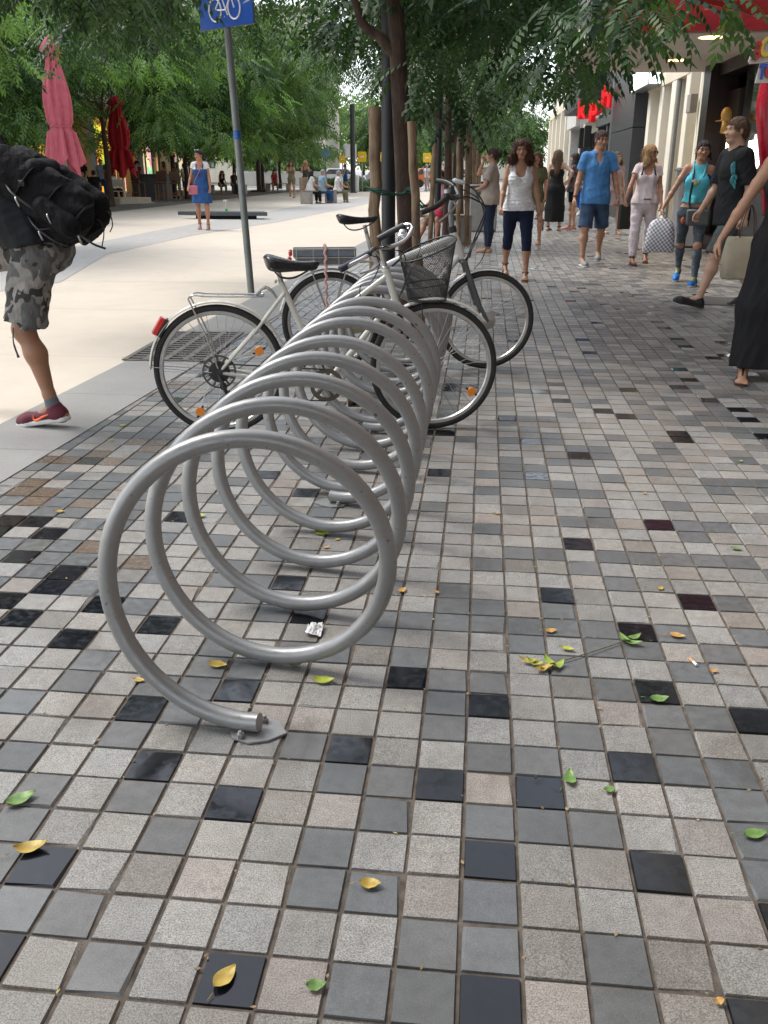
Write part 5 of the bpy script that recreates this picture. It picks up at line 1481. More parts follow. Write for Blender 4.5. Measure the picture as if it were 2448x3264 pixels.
    for y in (-.05, .05): m.tube(spline([(-.09, y, .39), (-.07, y * .6, .5), (0, y * .3, .53), (.07, y * .6, .5), (.09, y, .39)], 5), .006, 6)
    o = m.build('shopping_bag', mat('black_bag_cloth', (.012, .012, .012), .6), angle=40); o.location = (2.55, 16.9, .36); o.rotation_euler = (0, 0, R(10))
    tag(o, 'plain black shopping bag carried between the blue polo man and the woman in pink', 'bag')
    # its carrier walks behind the couple
    B = Body(1.68, 'f', lleg=(-6, 3, 8), rleg=(6, 3, 6), larm=(4, 10, 16, 5), rarm=(3, 10, 12, 5), curl=(30, 80))
    person('walker carrying the black shopping bag, almost hidden behind the woman in pink', (2.80, 16.95, 0), 182, B, SK_L, .011, ('short', H_BRN),
        [('top', B.top(.5, -.06, .012, .01, 'crew'), C('rose_cloth', (.38, .28, .28)), N(.005, 20, 18)), ('skirt', B.skirt(.55, .20, .014), C('black_crepe', (.012, .012, .013)), None)], ('sandal', mat('tan_leather', (.28, .16, .11), .5), .006))
    # distant passer-by between the floral blouse and the polo man
    B = Body(1.62, 'f', lleg=(16, 3, 8), rleg=(-14, 3, 22), larm=(10, 8, 20, 5), rarm=(-6, 8, 14, 5), foot=((0, 4), (-20, -4)))
    person('far passer-by in a striped shirt and blue trousers behind the blue polo man', (2.93, 29.6, 0), 150, B, SK_L, .012, ('short', H_BRN),
        [('shirt', B.top(.5, -.08, .012, .01, 'crew'), print_cloth('striped', [(.1, .12, .2), (.5, .5, .5)], 12, (.48, .52)), None), ('trousers', B.legs_cloth(1.7, .012, .01, .05), C('mid_blue_cloth', (.03, .10, .35)), None)], ('trainer', mat('white_trainer', (.6, .6, .58), .6), WHITE_SOLE))
    # man in the black printed shirt
    B = Body(1.80, 'm', build=1.02, lean=(4, 0, 0), lleg=(24, 3, 8), rleg=(-16, 3, 18), larm=(-8, 8, 16, 4), rarm=(14, 8, 20, 4), head=(6, -4, 0), foot=((12, 4), (-20, -4)), curl=(35, 35))
    def ex(root, B, h):
        m = MB(); k = B.s
        rg = random.Random(4)
        for i in range(12):
            c = B.J['chest'] - B.rt * (.138 + .006 * rg.random()) + B.fw * (.03 + .07 * rg.random()) - B.up * (-.07 + .24 * i / 12)
            m.ell(c, (.014, .045 * (.4 + rg.random()), .036 * (.4 + rg.random())), 8, 5, rotm(rg.uniform(-40, 40), 0, 25))
        m.build('shirt_print', mat('turquoise_print', (.07, .30, .34), .8, 0, .4, 60), root, smooth=True)
    person('man in a black shirt with a turquoise print and grey shorts striding left', (2.45, 9.65, .0), 104, B, SK_L, .0062, ('short', H_LBR),
        [('t_shirt', B.top(.9, -.12, .016, .016, 'crew', .02), C('black_cotton', (.012, .013, .015)), N(.007, 16, 19)),
         ('shorts', B.legs_cloth(1.0, .018, .02, .05), C('charcoal_cloth', (.06, .07, .072), var=.3), N(.006, 20, 20))], ('shoe', mat('black_shoe_leather', (.014, .013, .013), .45), mat('black_sole', (.02, .02, .02), .7)), ex)
    # beige tote bag
    bt = empty('tote_bag', (2.27, 8.35, .42), R(8), 'beige canvas tote bag hanging behind the arm of the woman in long black', 'bag')
    m = MB(); V = []; n = 24
    for (hx, hy, zz) in [(.15, .05, 0), (.175, .06, .02), (.185, .055, .2), (.165, .03, .34), (.16, .012, .36)]:
        for i in range(n):
            a = 2 * math.pi * i / n; V.append((hx * np.sign(math.cos(a)) * abs(math.cos(a)) ** .55 + .008 * math.sin(4 * a), hy * np.sign(math.sin(a)) * abs(math.sin(a)) ** .55, zz + .004 * math.sin(6 * a)))
    F = [(i * n + k, i * n + (k + 1) % n, (i + 1) * n + (k + 1) % n, (i + 1) * n + k) for i in range(4) for k in range(n)] + [tuple(range(n))[::-1], tuple(4 * n + k for k in range(n))]
    mesh_obj('pouch', V, F, C('beige_canvas', (.42, .37, .27), bump=.6), bt)
    m = MB()
    for y in (-.02, .02): m.tube(spline([(-.07, y, .35), (-.05, y, .52), (0, y * .3, .62), (.05, y, .52), (.07, y, .35)], 5), .010, 6, flat=.4)
    m.build('handle', mat('brown_belt', (.06, .035, .025), .5), bt, smooth=True)
    # woman in the long black dress, cut by the right edge
    B = Body(1.66, 'f', build=1.02, lean=(4, 0, 0), lleg=(-10, 3, 14), rleg=(14, 3, 8), larm=(-10, 10, 14, 4), foot=((-10, 4), (0, -6)), curl=(25, 22), head=(0, 0, 0), rhand=((.395, .10, .86), (.3, -1, 0), (.28, .22, -1)))
    D = B.top(0, -.02, .010, .004, 'scoop'); D.p = [p for p in D.p if not (p[0] == 'plane' and p[2][2] < -.5)]
    person('woman in a long black dress and dark sandals, cut off by the right edge', (1.93, 6.22, .0), 158, B, SK_T, .0058, ('tied', H_BRN),
        [('dress_bodice', D, C('black_crepe', (.012, .012, .013)), N(.003, 22, 21)), ('dress_skirt', B.skirt(.09, .235, .014), C('black_crepe', (.012, .012, .013)), N(.016, 12, 22, (1, 1, .12)))], ('sandal', mat('dark_leather', (.035, .02, .015), .5), .006))

def backpacker():
    B = Body(1.78, 'm', build=1.0, lean=(52, 0, 0), hips=(-10, 0, 0), lleg=(24, 5, 31, 4), rleg=(94, 12, 60), larm=(70, 8, 20, 5), rarm=(80, 8, 20, 5), foot=((0, 4), (0, 0)), head=(0, 20, 0))
    camo = NT('camouflage_cloth')
    n1 = camo.noise(7, 1.5); n2 = camo.noise(8.5, 1.5, (1.3, 1, 1.1)); n3 = camo.noise(11, 1.5, (1, 1.4, .8))
    c = camo.ramp(n1, [(.0, (.21, .20, .18)), (.50, (.10, .10, .098))], 'CONSTANT')
    c = camo.mix(camo.ramp(n2, [(0, (0,) * 3), (.56, (1,) * 3)], 'CONSTANT'), c, (.030, .030, .032))
    c = camo.mix(camo.ramp(n3, [(0, (0,) * 3), (.60, (1,) * 3)], 'CONSTANT'), c, (.27, .25, .235))
    camo.set(Base_Color=c, Roughness=.8); camo.bump(camo.noise(9, 4, (1, 1, .6)), .8, .03)
    D = B.top(.8, .0, .022, .03, 'crew', .02)
    def ex(root, B, h):
        # sock, swoosh-like curved flash on the trainer, hanging drawstrings
        L = B.legs[-1]; k = B.s
        S = SDF(); S.cone(L['ank'] - L['up'] * .01, L['ank'] + nrm(L['knee'] - L['ank']) * .045 * k, .040 * k, .0345 * k, .01, cut='b'); r = S.mesh(.005); mesh_obj('sock', *r, C('grey_sock', (.12, .13, .15)), root)
        m = MB(); sv = nrm(np.cross(L['fd'], L['up'])); sv = sv if sv[0] < 0 else -sv
        c0 = L['heel'] * .45 + L['ball'] * .55 + sv * .0395 + L['up'] * .018
        P = [c0 - L['fd'] * .062 + L['up'] * .012, c0 - L['fd'] * .02 + L['up'] * .002, c0 + L['fd'] * .012 - L['up'] * .010, c0 + L['fd'] * .035 - L['up'] * .006, c0 + L['fd'] * .036 + L['up'] * .018 - sv * .004]
        m.tube(spline(P, 6), [.0025 + .0055 * math.sin(math.pi * min(1, i / 22)) for i in range(25)], 8); m.build('curved_flash', mat('orange_flash', (.85, .14, .03), .5), root, smooth=True)
        m = MB()
        for dx, l in ((.02, .20), (-.07, .16)):
            p = L['knee'] + vec((dx, .02, .02)); m.tube(spline([p, p + vec((.0, .01, -l * .5)), p + vec((.01, .0, -l))], 5), [.004] * 6 + [.006] * 4 + [.009], 6, flat=.3)
        m.build('drawstring', BLKPL, root, smooth=True)
    person('person in camouflage shorts and maroon trainers bending forward at the left edge', (-2.30, 4.66, .005), 88, B, SK_D, .0062, ('short', H_BLK),
        [('shirt', D, C('black_cotton', (.012, .013, .015)), N(.010, 13, 31)),
         ('camouflage_shorts', B.legs_cloth(.93, .022, .030, .06), camo.m, N(.016, 13, 32, (1, 1, .8)))], ('trainer', mat('maroon_trainer', (.11, .012, .025), .75, 0, .2, 60, bump=.4, bscale=200), WHITE_SOLE), ex)
    # backpack on the bent back
    bp = empty('backpack', (-2.28, 4.66, -.03), R(88), 'large black backpack with zip pockets on the back of the bending person', 'backpack')
    J = B.J; up, fw, rt = B.up, B.fw, B.rt
    D = SDF(); c = vec((0, -.13, 1.16)); up = nrm((0, .80, .60)); fw = nrm((0, .60, -.80)); rt = vec((1, 0, 0))
    for s_ in (-1, 1):
        D.cone(c + rt * s_ * .10 - up * .12 + fw * .05, c + rt * s_ * .10 + up * .36 + fw * .02, .085, .085, .02)
        D.cone(c + rt * s_ * .10 - up * .10 - fw * .045, c + rt * s_ * .09 + up * .34 - fw * .03, .085, .08, .02)
        D.cone(c + rt * s_ * .08 - up * .09 - fw * .11, c + rt * s_ * .08 - fw * .10 + up * .12, .060, .055, .012)
        D.cone(c + rt * s_ * .07 - fw * .09 + up * .22, c + rt * s_ * .07 - fw * .08 + up * .30, .050, .045, .012)
    D.plane(c - up * .175 + fw * .0, -up + fw * .25)
    r = D.mesh(.007, noise=(.007, 19, 40, (1, 1, 1)))
    mesh_obj('sack', *r, mat('black_nylon', (.006, .006, .007), .8, 0, .3, 10, bump=.7, bscale=16, bdist=.02, spec=.2), bp)
    bk_ = mat('black_webbing', (.012, .012, .013), .6)
    for t in (-.14, .02, .17):
        m = MB(); q0 = c + up * t
        m.tube(spline([q0 - rt * .190 + fw * .04, q0 - rt * .188 - fw * .03, q0 - rt * .165 - fw * .10, q0 - rt * .09 - fw * .135], 6), .013, 8, flat=.25); m.box(q0 - rt * .190 - fw * .03, (.012, .035, .03), bev=.003); m.build('compression_strap', bk_, bp, smooth=True)
    P_ = SDF(); P_.cone(c - rt * .185 - up * .12, c - rt * .185 + up * .03, .062, .05, .02); P_.cone(c - rt * .10 - fw * .10 + up * .18, c + rt * .06 - fw * .10 + up * .18, .055, .055, .02); r = P_.mesh(.006, noise=(.003, 30, 4)); mesh_obj('side_pocket', *r, mat('black_nylon', (.006, .006, .007)), bp)
    m = MB(); m.tube(spline([c + up * .40 + rt * .03 - fw * .05, c + up * .46 - fw * .10, c + up * .40 - rt * .03 - fw * .05], 6), .009, 6); m.build('carry_loop', bk_, bp, smooth=True)
    zm = mat('zip_metal', (.5, .5, .5), .3, .9)
    for i, (o, l) in enumerate((((-.13, -.02, -.17), .5), ((-.20, -.03, -.02), .5), ((-.20, .0, .15), .4), ((-.19, .07, -.02), .5))):
        p = c + rt * (o[0] - .02) + fw * (o[1] + .03) + up * o[2]
        m = MB(); m.tube(spline([p, p + vec((-.03, -.01, -.01)), p + vec((-.01, -.015, -.05))], 4), .005, 6, flat=.6); m.build('zip_pull', zm, bp, smooth=True)
        m = MB(); m.tube(spline([p + up * .10 + rt * .05, p + up * .02 - rt * .005, p - up * .08 + rt * .0, p - up * .13 + rt * .06], 6), .006, 6); m.build('zip', mat('dark_metal2', (.03, .03, .032), .4), bp, smooth=True)
    m = MB()
    for i in range(2):
        p = c - fw * (.10 - .05 * i) - up * (.15) - rt * .05 * (i - 1.5)
        m.tube(spline([p, p - up * .03, p - up * .035 + vec((.01, 0, -.05)), p - up * .03 + vec((0, .01, -.09 - .03 * (i % 2)))], 5), .006, 6, flat=.4)
    m.build('loose_strap', BLKPL, bp, smooth=True)
    for s_ in (-1, 1):
        m = MB(); q = J['sho'] + rt * s_ * .10
        m.tube(spline([c + rt * s_ * .1 + up * .33 + fw * .05, q + up * .06 - fw * .04, q + fw * .12 - up * .02, q + fw * .12 - up * .18 + rt * s_ * .04, c + rt * s_ * .16 - up * .08 + fw * .05], 6), .025, 8, flat=.3); m.build('shoulder_strap', BLKPL, bp, smooth=True)
cast_near(); backpacker()

# ================================================================ TREES
def bark_mat():
    g = NT('tree_bark'); n = g.noise(22, 6, (1, 1, .18), .75); m2 = g.noise(3, 3, (1, 1, .3))
    c = g.ramp(n, [(.3, (.030, .018, .013)), (.55, (.075, .046, .034)), (.75, (.14, .095, .07))])
    c = g.mix(g.ramp(m2, [(.60, (0,) * 3), (.72, (.8,) * 3)]), c, (.20, .145, .09))
    g.set(Base_Color=c, Roughness=.9); g.bump(n, .9, .02); return g.m
def stake_mat():
    g = NT('stake_timber'); n = g.noise(16, 6, (1, 1, .1), .7); m2 = g.noise(2.2, 3)
    c = g.ramp(n, [(.3, (.055, .032, .018)), (.48, (.22, .15, .09)), (.72, (.36, .27, .18))])
    c = g.mix(g.ramp(m2, [(.45, (0,) * 3), (.62, (.7,) * 3)]), c, (.10, .060, .036))
    g.set(Base_Color=c, Roughness=.85); g.bump(n, .8, .012); return g.m
BARK, STAKE = bark_mat(), stake_mat()
ROPE = mat('green_tie', (.012, .075, .055), .6, 0, .3, 40)
POST = mat('dark_post_paint', (.028, .030, .034), .5, .1, .2, 6, bump=.15)
def leaf_mat(name, a, b, tr=.35):
    g = NT(name)
    at = g.n('Attribute', attribute_name='lc')
    c = g.ramp(at.outputs['Fac'], [(0, a), (1, b)])
    g.set(Base_Color=c, Roughness=.5); g.b.inputs['Specular IOR Level'].default_value = .35
    tl = g.n('BsdfTranslucent'); mx = g.n('MixShader'); mx.inputs[0].default_value = tr
    c2 = g.mix(1.0, c, (1.5, 1.7, .7), 'MULTIPLY'); g.l(c2, tl.inputs[0])
    g.l(g.b.outputs[0], mx.inputs[1]); g.l(tl.outputs[0], mx.inputs[2]); g.l(mx.outputs[0], g.out.inputs[0])
    return g.m
LEAF = leaf_mat('leaf_shaded', (.012, .036, .014), (.060, .120, .040), .30)  # street tree green darkened, canopy shade put into the colour
LEAF2 = leaf_mat('leaf_bright', (.014, .046, .017), (.19, .32, .095), .42)
LEAF3 = leaf_mat('leaf_far', (.07, .13, .045), (.17, .26, .09), .4)

def frond_verts(npair=6, ll=.062, lw=.020, length=.30, droop=.35):
    """one compound leaf: leaflets (kites of 4 verts) along a drooping stalk; +x outward"""
    V = []
    for i in range(npair):
        t = (i + .8) / npair
        x = length * t; z = -droop * length * t * t
        s = ll * (1 - .35 * abs(t - .45))
        for sd in (-1, 1):
            dx, dy = .55, sd * .83
            a = np.array([x, 0, z]); d = np.array([dx, dy, -.42 - .2 * t]); d /= np.linalg.norm(d)
            w = np.cross(d, [0, 0, 1]); w /= np.linalg.norm(w)
            V += [a, a + d * s * .45 + w * lw * .5, a + d * s, a + d * s * .45 - w * lw * .5]
    a = np.array([length, 0, -droop * length]); d = nrm([1, 0, -.8]); w = np.array([0, 1, 0])
    V += [a, a + d * ll * .45 + w * lw * .5, a + d * ll * 1.1, a + d * ll * .45 - w * lw * .5]
    return np.array(V)

def foliage(name, clumps, per, seed, mtl, parent, scale=1.0, npair=6, ll=.062, lw=.021, length=.30, spread=.32, coarse=1.0):
    """clumps: (centre, radius). Leaves radiate outward and hang."""
    rg = np.random.RandomState(seed)
    base = frond_verts(npair, ll * coarse, lw * coarse, length * scale)
    nv = len(base); Vs = []; cs = []
    for (c, r) in clumps:
        n = max(3, int(per * (r / .5) ** 2))
        d = rg.normal(size=(n, 3)); d /= np.linalg.norm(d, axis=1, keepdims=True)
        d[:, 2] = d[:, 2] * .8
        rad = r * rg.uniform(.35, 1.0, n) ** .6
        P = np.array(c) + d * rad[:, None] * np.array([1, 1, .7])
        az = np.arctan2(d[:, 1], d[:, 0]) + rg.normal(0, .6, n)
        pit = rg.uniform(-.1, .75, n); rol = rg.normal(0, .35, n); sc = rg.uniform(.75, 1.25, n)
        ca, sa, cp, sp, cr, sr = np.cos(az), np.sin(az), np.cos(pit), np.sin(pit), np.cos(rol), np.sin(rol)
        b = base[None] * sc[:, None, None]
        y = b[..., 1] * cr[:, None] - b[..., 2] * sr[:, None]; z = b[..., 1] * sr[:, None] + b[..., 2] * cr[:, None]; x = b[..., 0]
        x2 = x * cp[:, None] + z * sp[:, None]; z2 = -x * sp[:, None] + z * cp[:, None]
        X = x2 * ca[:, None] - y * sa[:, None]; Y = x2 * sa[:, None] + y * ca[:, None]
        Vs.append((np.stack([X, Y, z2], -1) + P[:, None, :]).reshape(-1, 3))
        lc = np.clip(rg.normal(.42, .17, n) + rg.normal(0, .32) + .25 * d[:, 2] * 0, 0, 1)
        cs.append(np.repeat(lc, nv // 4))
    V = np.concatenate(Vs); cs = np.concatenate(cs)
    F = np.arange(len(V)).reshape(-1, 4)
    o = mesh_obj(name, V, F, mtl, parent, smooth=False)
    a = o.data.attributes.new('lc', 'FLOAT', 'FACE'); a.data.foreach_set('value', cs.astype(np.float32))
    return o

def crown_clumps(c, R3, n, rg, cr=(.35, .6), shell=.55):
    out = []
    for i in range(n):
        d = rg.normal(size=3); d /= np.linalg.norm(d)
        t = rg.uniform(shell, 1) if rg.rand() < .75 else rg.uniform(0, shell)
        out.append((np.array(c) + d * np.array(R3) * t, rg.uniform(*cr)))
    return out

def limb_tree(parent, base_r, h, clumps, rg, lean=(0, 0), nlimb=7, mtl=None, fork=.5, top=None, name='trunk', seg=7):
    """tapered trunk with limbs that run out to some of the clumps"""
    m = MB(); top = top or h
    P = [np.array([lean[0] * (i / seg) ** 1.3 + rg.normal(0, .012) * (0 < i < seg), lean[1] * (i / seg) ** 1.3 + rg.normal(0, .012) * (0 < i < seg), h * i / seg]) for i in range(seg + 1)]
    rr = [base_r * (1.25 if i == 0 else 1 - .42 * i / seg) for i in range(seg + 1)]
    m.tube(spline(P, 4), np.interp(np.linspace(0, seg, seg * 4 + 1), range(seg + 1), rr), 14)
    tr = m.build(name, mtl or BARK, parent, smooth=True)
    idx = rg.choice(len(clumps), min(nlimb, len(clumps)), replace=False)
    for j, i in enumerate(idx):
        c = np.array(clumps[i][0]); t = rg.uniform(fork, 1.0)
        a = np.array([np.interp(t, np.linspace(0, 1, seg + 1), [p[q] for p in P]) for q in range(3)])
        mid = a * .5 + c * .5 + np.array([0, 0, .10 * np.linalg.norm(c - a)]) + rg.normal(0, .06, 3)
        r0 = base_r * (.42 - .12 * t); m = MB(); m.tube(spline([a, a * .72 + mid * .28 + [0, 0, .03], mid, c], 6), np.linspace(r0, .010, 19), 8)
        m.build('limb', mtl or BARK, tr, smooth=True)
    return tr

# ---- the row of street trees between the racks and the plaza, each tied to stakes
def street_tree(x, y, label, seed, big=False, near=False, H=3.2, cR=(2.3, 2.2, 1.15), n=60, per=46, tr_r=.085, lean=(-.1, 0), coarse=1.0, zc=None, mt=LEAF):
    t = empty('street_tree', (x, y, 0), 0, label, 'tree', 'staked street trees in a row beside the racks')
    rg = np.random.RandomState(seed)
    zc = zc or H + .75
    cl = crown_clumps((lean[0], 0, zc), cR, n, rg)
    limb_tree(t, tr_r, H, cl, rg, lean, 9)
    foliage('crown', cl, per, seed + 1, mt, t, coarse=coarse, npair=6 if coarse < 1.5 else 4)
    return t
def stake(x, y, h, r, label, lean=(0, 0), seed=0):
    rg = np.random.RandomState(seed); m = MB(); n = 9
    P = [np.array([x + lean[0] * i / n + rg.normal(0, .006), y + lean[1] * i / n, h * i / n]) for i in range(n + 1)]
    m.tube(P, [r * (1 + rg.normal(0, .05)) for _ in P], 12)
    o = m.build('timber_stake', STAKE, angle=50)
    return tag(o, label, 'stake', 'timber stakes propping the street trees')
def tie(pts, label, seed=1):
    m = MB(); rg = np.random.RandomState(seed)
    for k in range(4):
        P = [np.array(p) + rg.normal(0, .010, 3) for p in pts]; m.tube(spline(P, 4), .0065, 6)
    return tag(m.build('tree_tie', ROPE, smooth=True), label, 'tie', 'green ties round trees and stakes')
TX = [-.69, -.66, -.66, -.64, -.64, -.63]
TYs = [8.1, 17.2, 26.5, 35.5, 44.5, 53.5]
def tree_row():
    # nearest tree: hand-set trunk with the curved limb to the upper left
    t = empty('street_tree', (-.67, 8.1, 0), 0, 'nearest street tree, thick brown trunk with a curved limb to the left', 'tree', 'staked street trees in a row beside the racks')
    rg = np.random.RandomState(5)
    m = MB(); m.tube(spline([(.02, 0, 0), (.02, 0, .6), (-.02, 0, 1.3), (-.06, 0, 1.9), (-.10, 0, 2.5), (-.16, 0, 3.3), (-.10, .1, 4.3)], 6), np.linspace(.092, .052, 37), 20)
    tr = m.build('trunk', BARK, t, smooth=True)
    for P, r0 in (([(-.09, 0, 2.18), (-.22, -.02, 2.32), (-.36, -.05, 2.42), (-.44, -.05, 2.62), (-.62, -.1, 2.95), (-1.3, -.3, 3.5)], .052), ([(-.1, 0, 2.6), (.25, -.3, 3.0), (.9, -.9, 3.2), (1.5, -1.8, 2.9), (2.0, -2.7, 2.45)], .045), ([(-.12, 0, 2.8), (-.2, -.7, 3.2), (-.1, -1.8, 3.5), (.2, -3.0, 3.5)], .05), ([(-.14, 0, 3.0), (.4, .6, 3.4), (1.1, 1.2, 3.6)], .04), ([(-.14, 0, 2.9), (-.8, -.9, 3.4), (-1.6, -2.2, 3.6)], .042), ([(.9, -.9, 3.3), (1.7, -.9, 3.05), (2.3, -.6, 2.85)], .022)):
        m = MB(); q = spline(P, 6); m.tube(q, np.linspace(r0, .012, len(q)), 10); m.build('limb', BARK, tr, smooth=True)
    cl = []
    # canopy: flat-bottomed dome, its underside about 2.6 m above the paving, reaching out over the racks and the walkway
    for i in range(190):
        a = rg.uniform(0, 6.283); q = math.sqrt(rg.uniform(0, 1)); x = q * 3.3 * math.cos(a); y = q * 3.6 * math.sin(a) - .6
        z = 2.62 + .10 * q + rg.exponential(.35) + (.25 if q < .25 else 0)
        if y < -1.7: continue
        cl.append(((x, y, min(z, 4.3)), rg.uniform(.34, .56)))
    for i in range(60):
        q = rg.uniform(0, 1); cl.append(((rg.uniform(-4.2, -1.0), rg.uniform(-.4, 4.5), 2.75 + rg.exponential(.7) + .12 * q), rg.uniform(.34, .6)))
    # hanging sprays in front of the right-hand canopy edge
    for i in range(26):
        x = rg.uniform(.9, 2.75); cl.append(((x, rg.uniform(-1.9, .2), 2.78 + rg.uniform(0, .5) + .12 * abs(x - 1.8)), rg.uniform(.20, .34)))
    low = [((x, y, z), r) for x, y, z, r in [(1.05, -2.5, 2.19, 0.15), (1.17, -2.5, 2.1, 0.17), (1.24, -2.7, 2.18, 0.16), (1.29, -2.9, 2.04, 0.18), (1.43, -2.9, 2.1, 0.18), (1.51, -2.9, 2.16, 0.14), (1.51, -3.1, 2.01, 0.13), (1.67, -2.9, 2.12, 0.2), (1.82, -2.7, 2.13, 0.15), (1.37, -2.7, 2.01, 0.15), (1.13, -2.5, 1.94, 0.21), (0.98, -2.3, 2.06, 0.17), (0.95, -2.1, 1.94, 0.2), (0.77, -2.1, 2.21, 0.17), (1.08, -2.3, 1.85, 0.18), (1.25, -2.5, 2.02, 0.14)]]
    for (x, y, z, r) in ((-.55, -.2, 2.25, .28), (.25, -.1, 2.12, .30), (.55, .25, 1.98, .33), (.45, .4, 1.85, .28), (-1.1, .2, 2.35, .3), (-.9, .7, 2.15, .3), (.95, .1, 2.2, .32), (1.35, .3, 2.25, .3), (.05, .5, 2.3, .3), (-1.7, 0, 2.45, .3)): cl.append(((x, y, z), r))
    # the crown is clipped clear of the sign
    def clear(c):
        X, Y, Z = c[0] - .67, c[1] + 8.1, c[2]; return not (Y < 11 and abs(X / Y + .256) < .108 and (Z - CAM_H) / Y > .08)
    cl = [c for c in cl if clear(c[0]) and not ((c[0][0] - .67) / (c[0][1] + 8.1) > .125 and (c[0][2] - CAM_H) / (c[0][1] + 8.1) < .23)]
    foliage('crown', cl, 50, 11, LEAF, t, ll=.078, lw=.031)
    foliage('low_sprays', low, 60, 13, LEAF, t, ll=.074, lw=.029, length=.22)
    zs = [(3.0, 3.6)] 
    lab = ['second', 'third', 'fourth', 'fifth', 'sixth']
    src = None
    for i in range(1, 6):
        if i <= 2:
            street_tree(TX[i], TYs[i], lab[i - 1] + ' street tree along the row, brown trunk standing between timber stakes', 20 + i, H=2.9, cR=(2.6, 2.6, 1.0), n=70, per=(34, 26)[i - 1], tr_r=.085, zc=3.35, coarse=(1.15, 1.45)[i - 1], lean=(-.05, 0))
        elif i == 3:
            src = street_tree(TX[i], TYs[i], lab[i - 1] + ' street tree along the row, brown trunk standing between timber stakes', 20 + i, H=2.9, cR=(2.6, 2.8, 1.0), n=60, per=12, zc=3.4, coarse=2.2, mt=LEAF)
        else:
            c = copy_tree(src); c.location = (TX[i], TYs[i], 0); c.rotation_euler = (0, 0, 1.3 * i); c['label'] = lab[i - 1] + ' street tree along the row, brown trunk standing between timber stakes'
    # stakes and ties
    stake(-.92, 7.92, 1.80, .050, 'split timber stake left of the nearest tree and its dark post', (-.0, 0), 1)
    stake(-.50, 7.75, 1.68, .036, 'darker timber stake right of the nearest tree', (-.10, 0), 2)
    tie([(-.98, 7.88, 1.17), (-.86, 7.86, 1.15), (-.72, 8.0, 1.12), (-.62, 7.98, 1.16), (-.52, 7.72, 1.04), (-.46, 7.74, 1.05)], 'green tie round the nearest tree and its two stakes')
    for i in range(1, 6):
        y = TYs[i]; x = TX[i]
        for (dx, dy, h, r, s_) in ((-.30, -.3, 1.75, .045, 'left'), (.22, -.35, 1.85, .04, 'right'), (.36, .25, 2.0, .045, 'far right')):
            stake(x + dx, y + dy, h, r, 'timber stake %s of the %s tree along the row' % (s_, lab[i - 1]), (.05 if dx < 0 else -.05, 0), int(10 * i + dx * 10))
        tie([(x - .34, y - .32, 1.15), (x - .15, y - .25, 1.12), (x, y - .10, 1.13), (x + .15, y - .3, 1.16), (x + .26, y - .38, 1.13)], 'green tie round the %s tree and its stakes' % lab[i - 1], i)
    # dark posts
    def post(x, y, h, r, label):
        m = MB(); m.tube([(0, 0, 0), (0, 0, h)], r, 18); m.lathe([(r * 1.7, 0), (r * 1.7, .03), (r * 1.1, .05)], n=18); o = m.build('lamp_post', POST, angle=40); o.location = (x, y, 0); tag(o, label, 'post', 'dark steel lamp posts'); return o
    post(-.845, 8.3, 4.6, .062, 'thick dark grey lamp post right against the nearest tree trunk')
    post(-.86, 17.4, 4.6, .06, 'dark lamp post beside the second tree of the row')
    post(-.84, 26.3, 4.6, .06, 'dark lamp post beside the third tree of the row')
    post(-6.9, 64, 5, .19, 'far black post on the plaza, seen just left of the nearest lamp post')
    post(-8.1, 58, 5, .15, 'far black post on the plaza, seen left of the split stake')

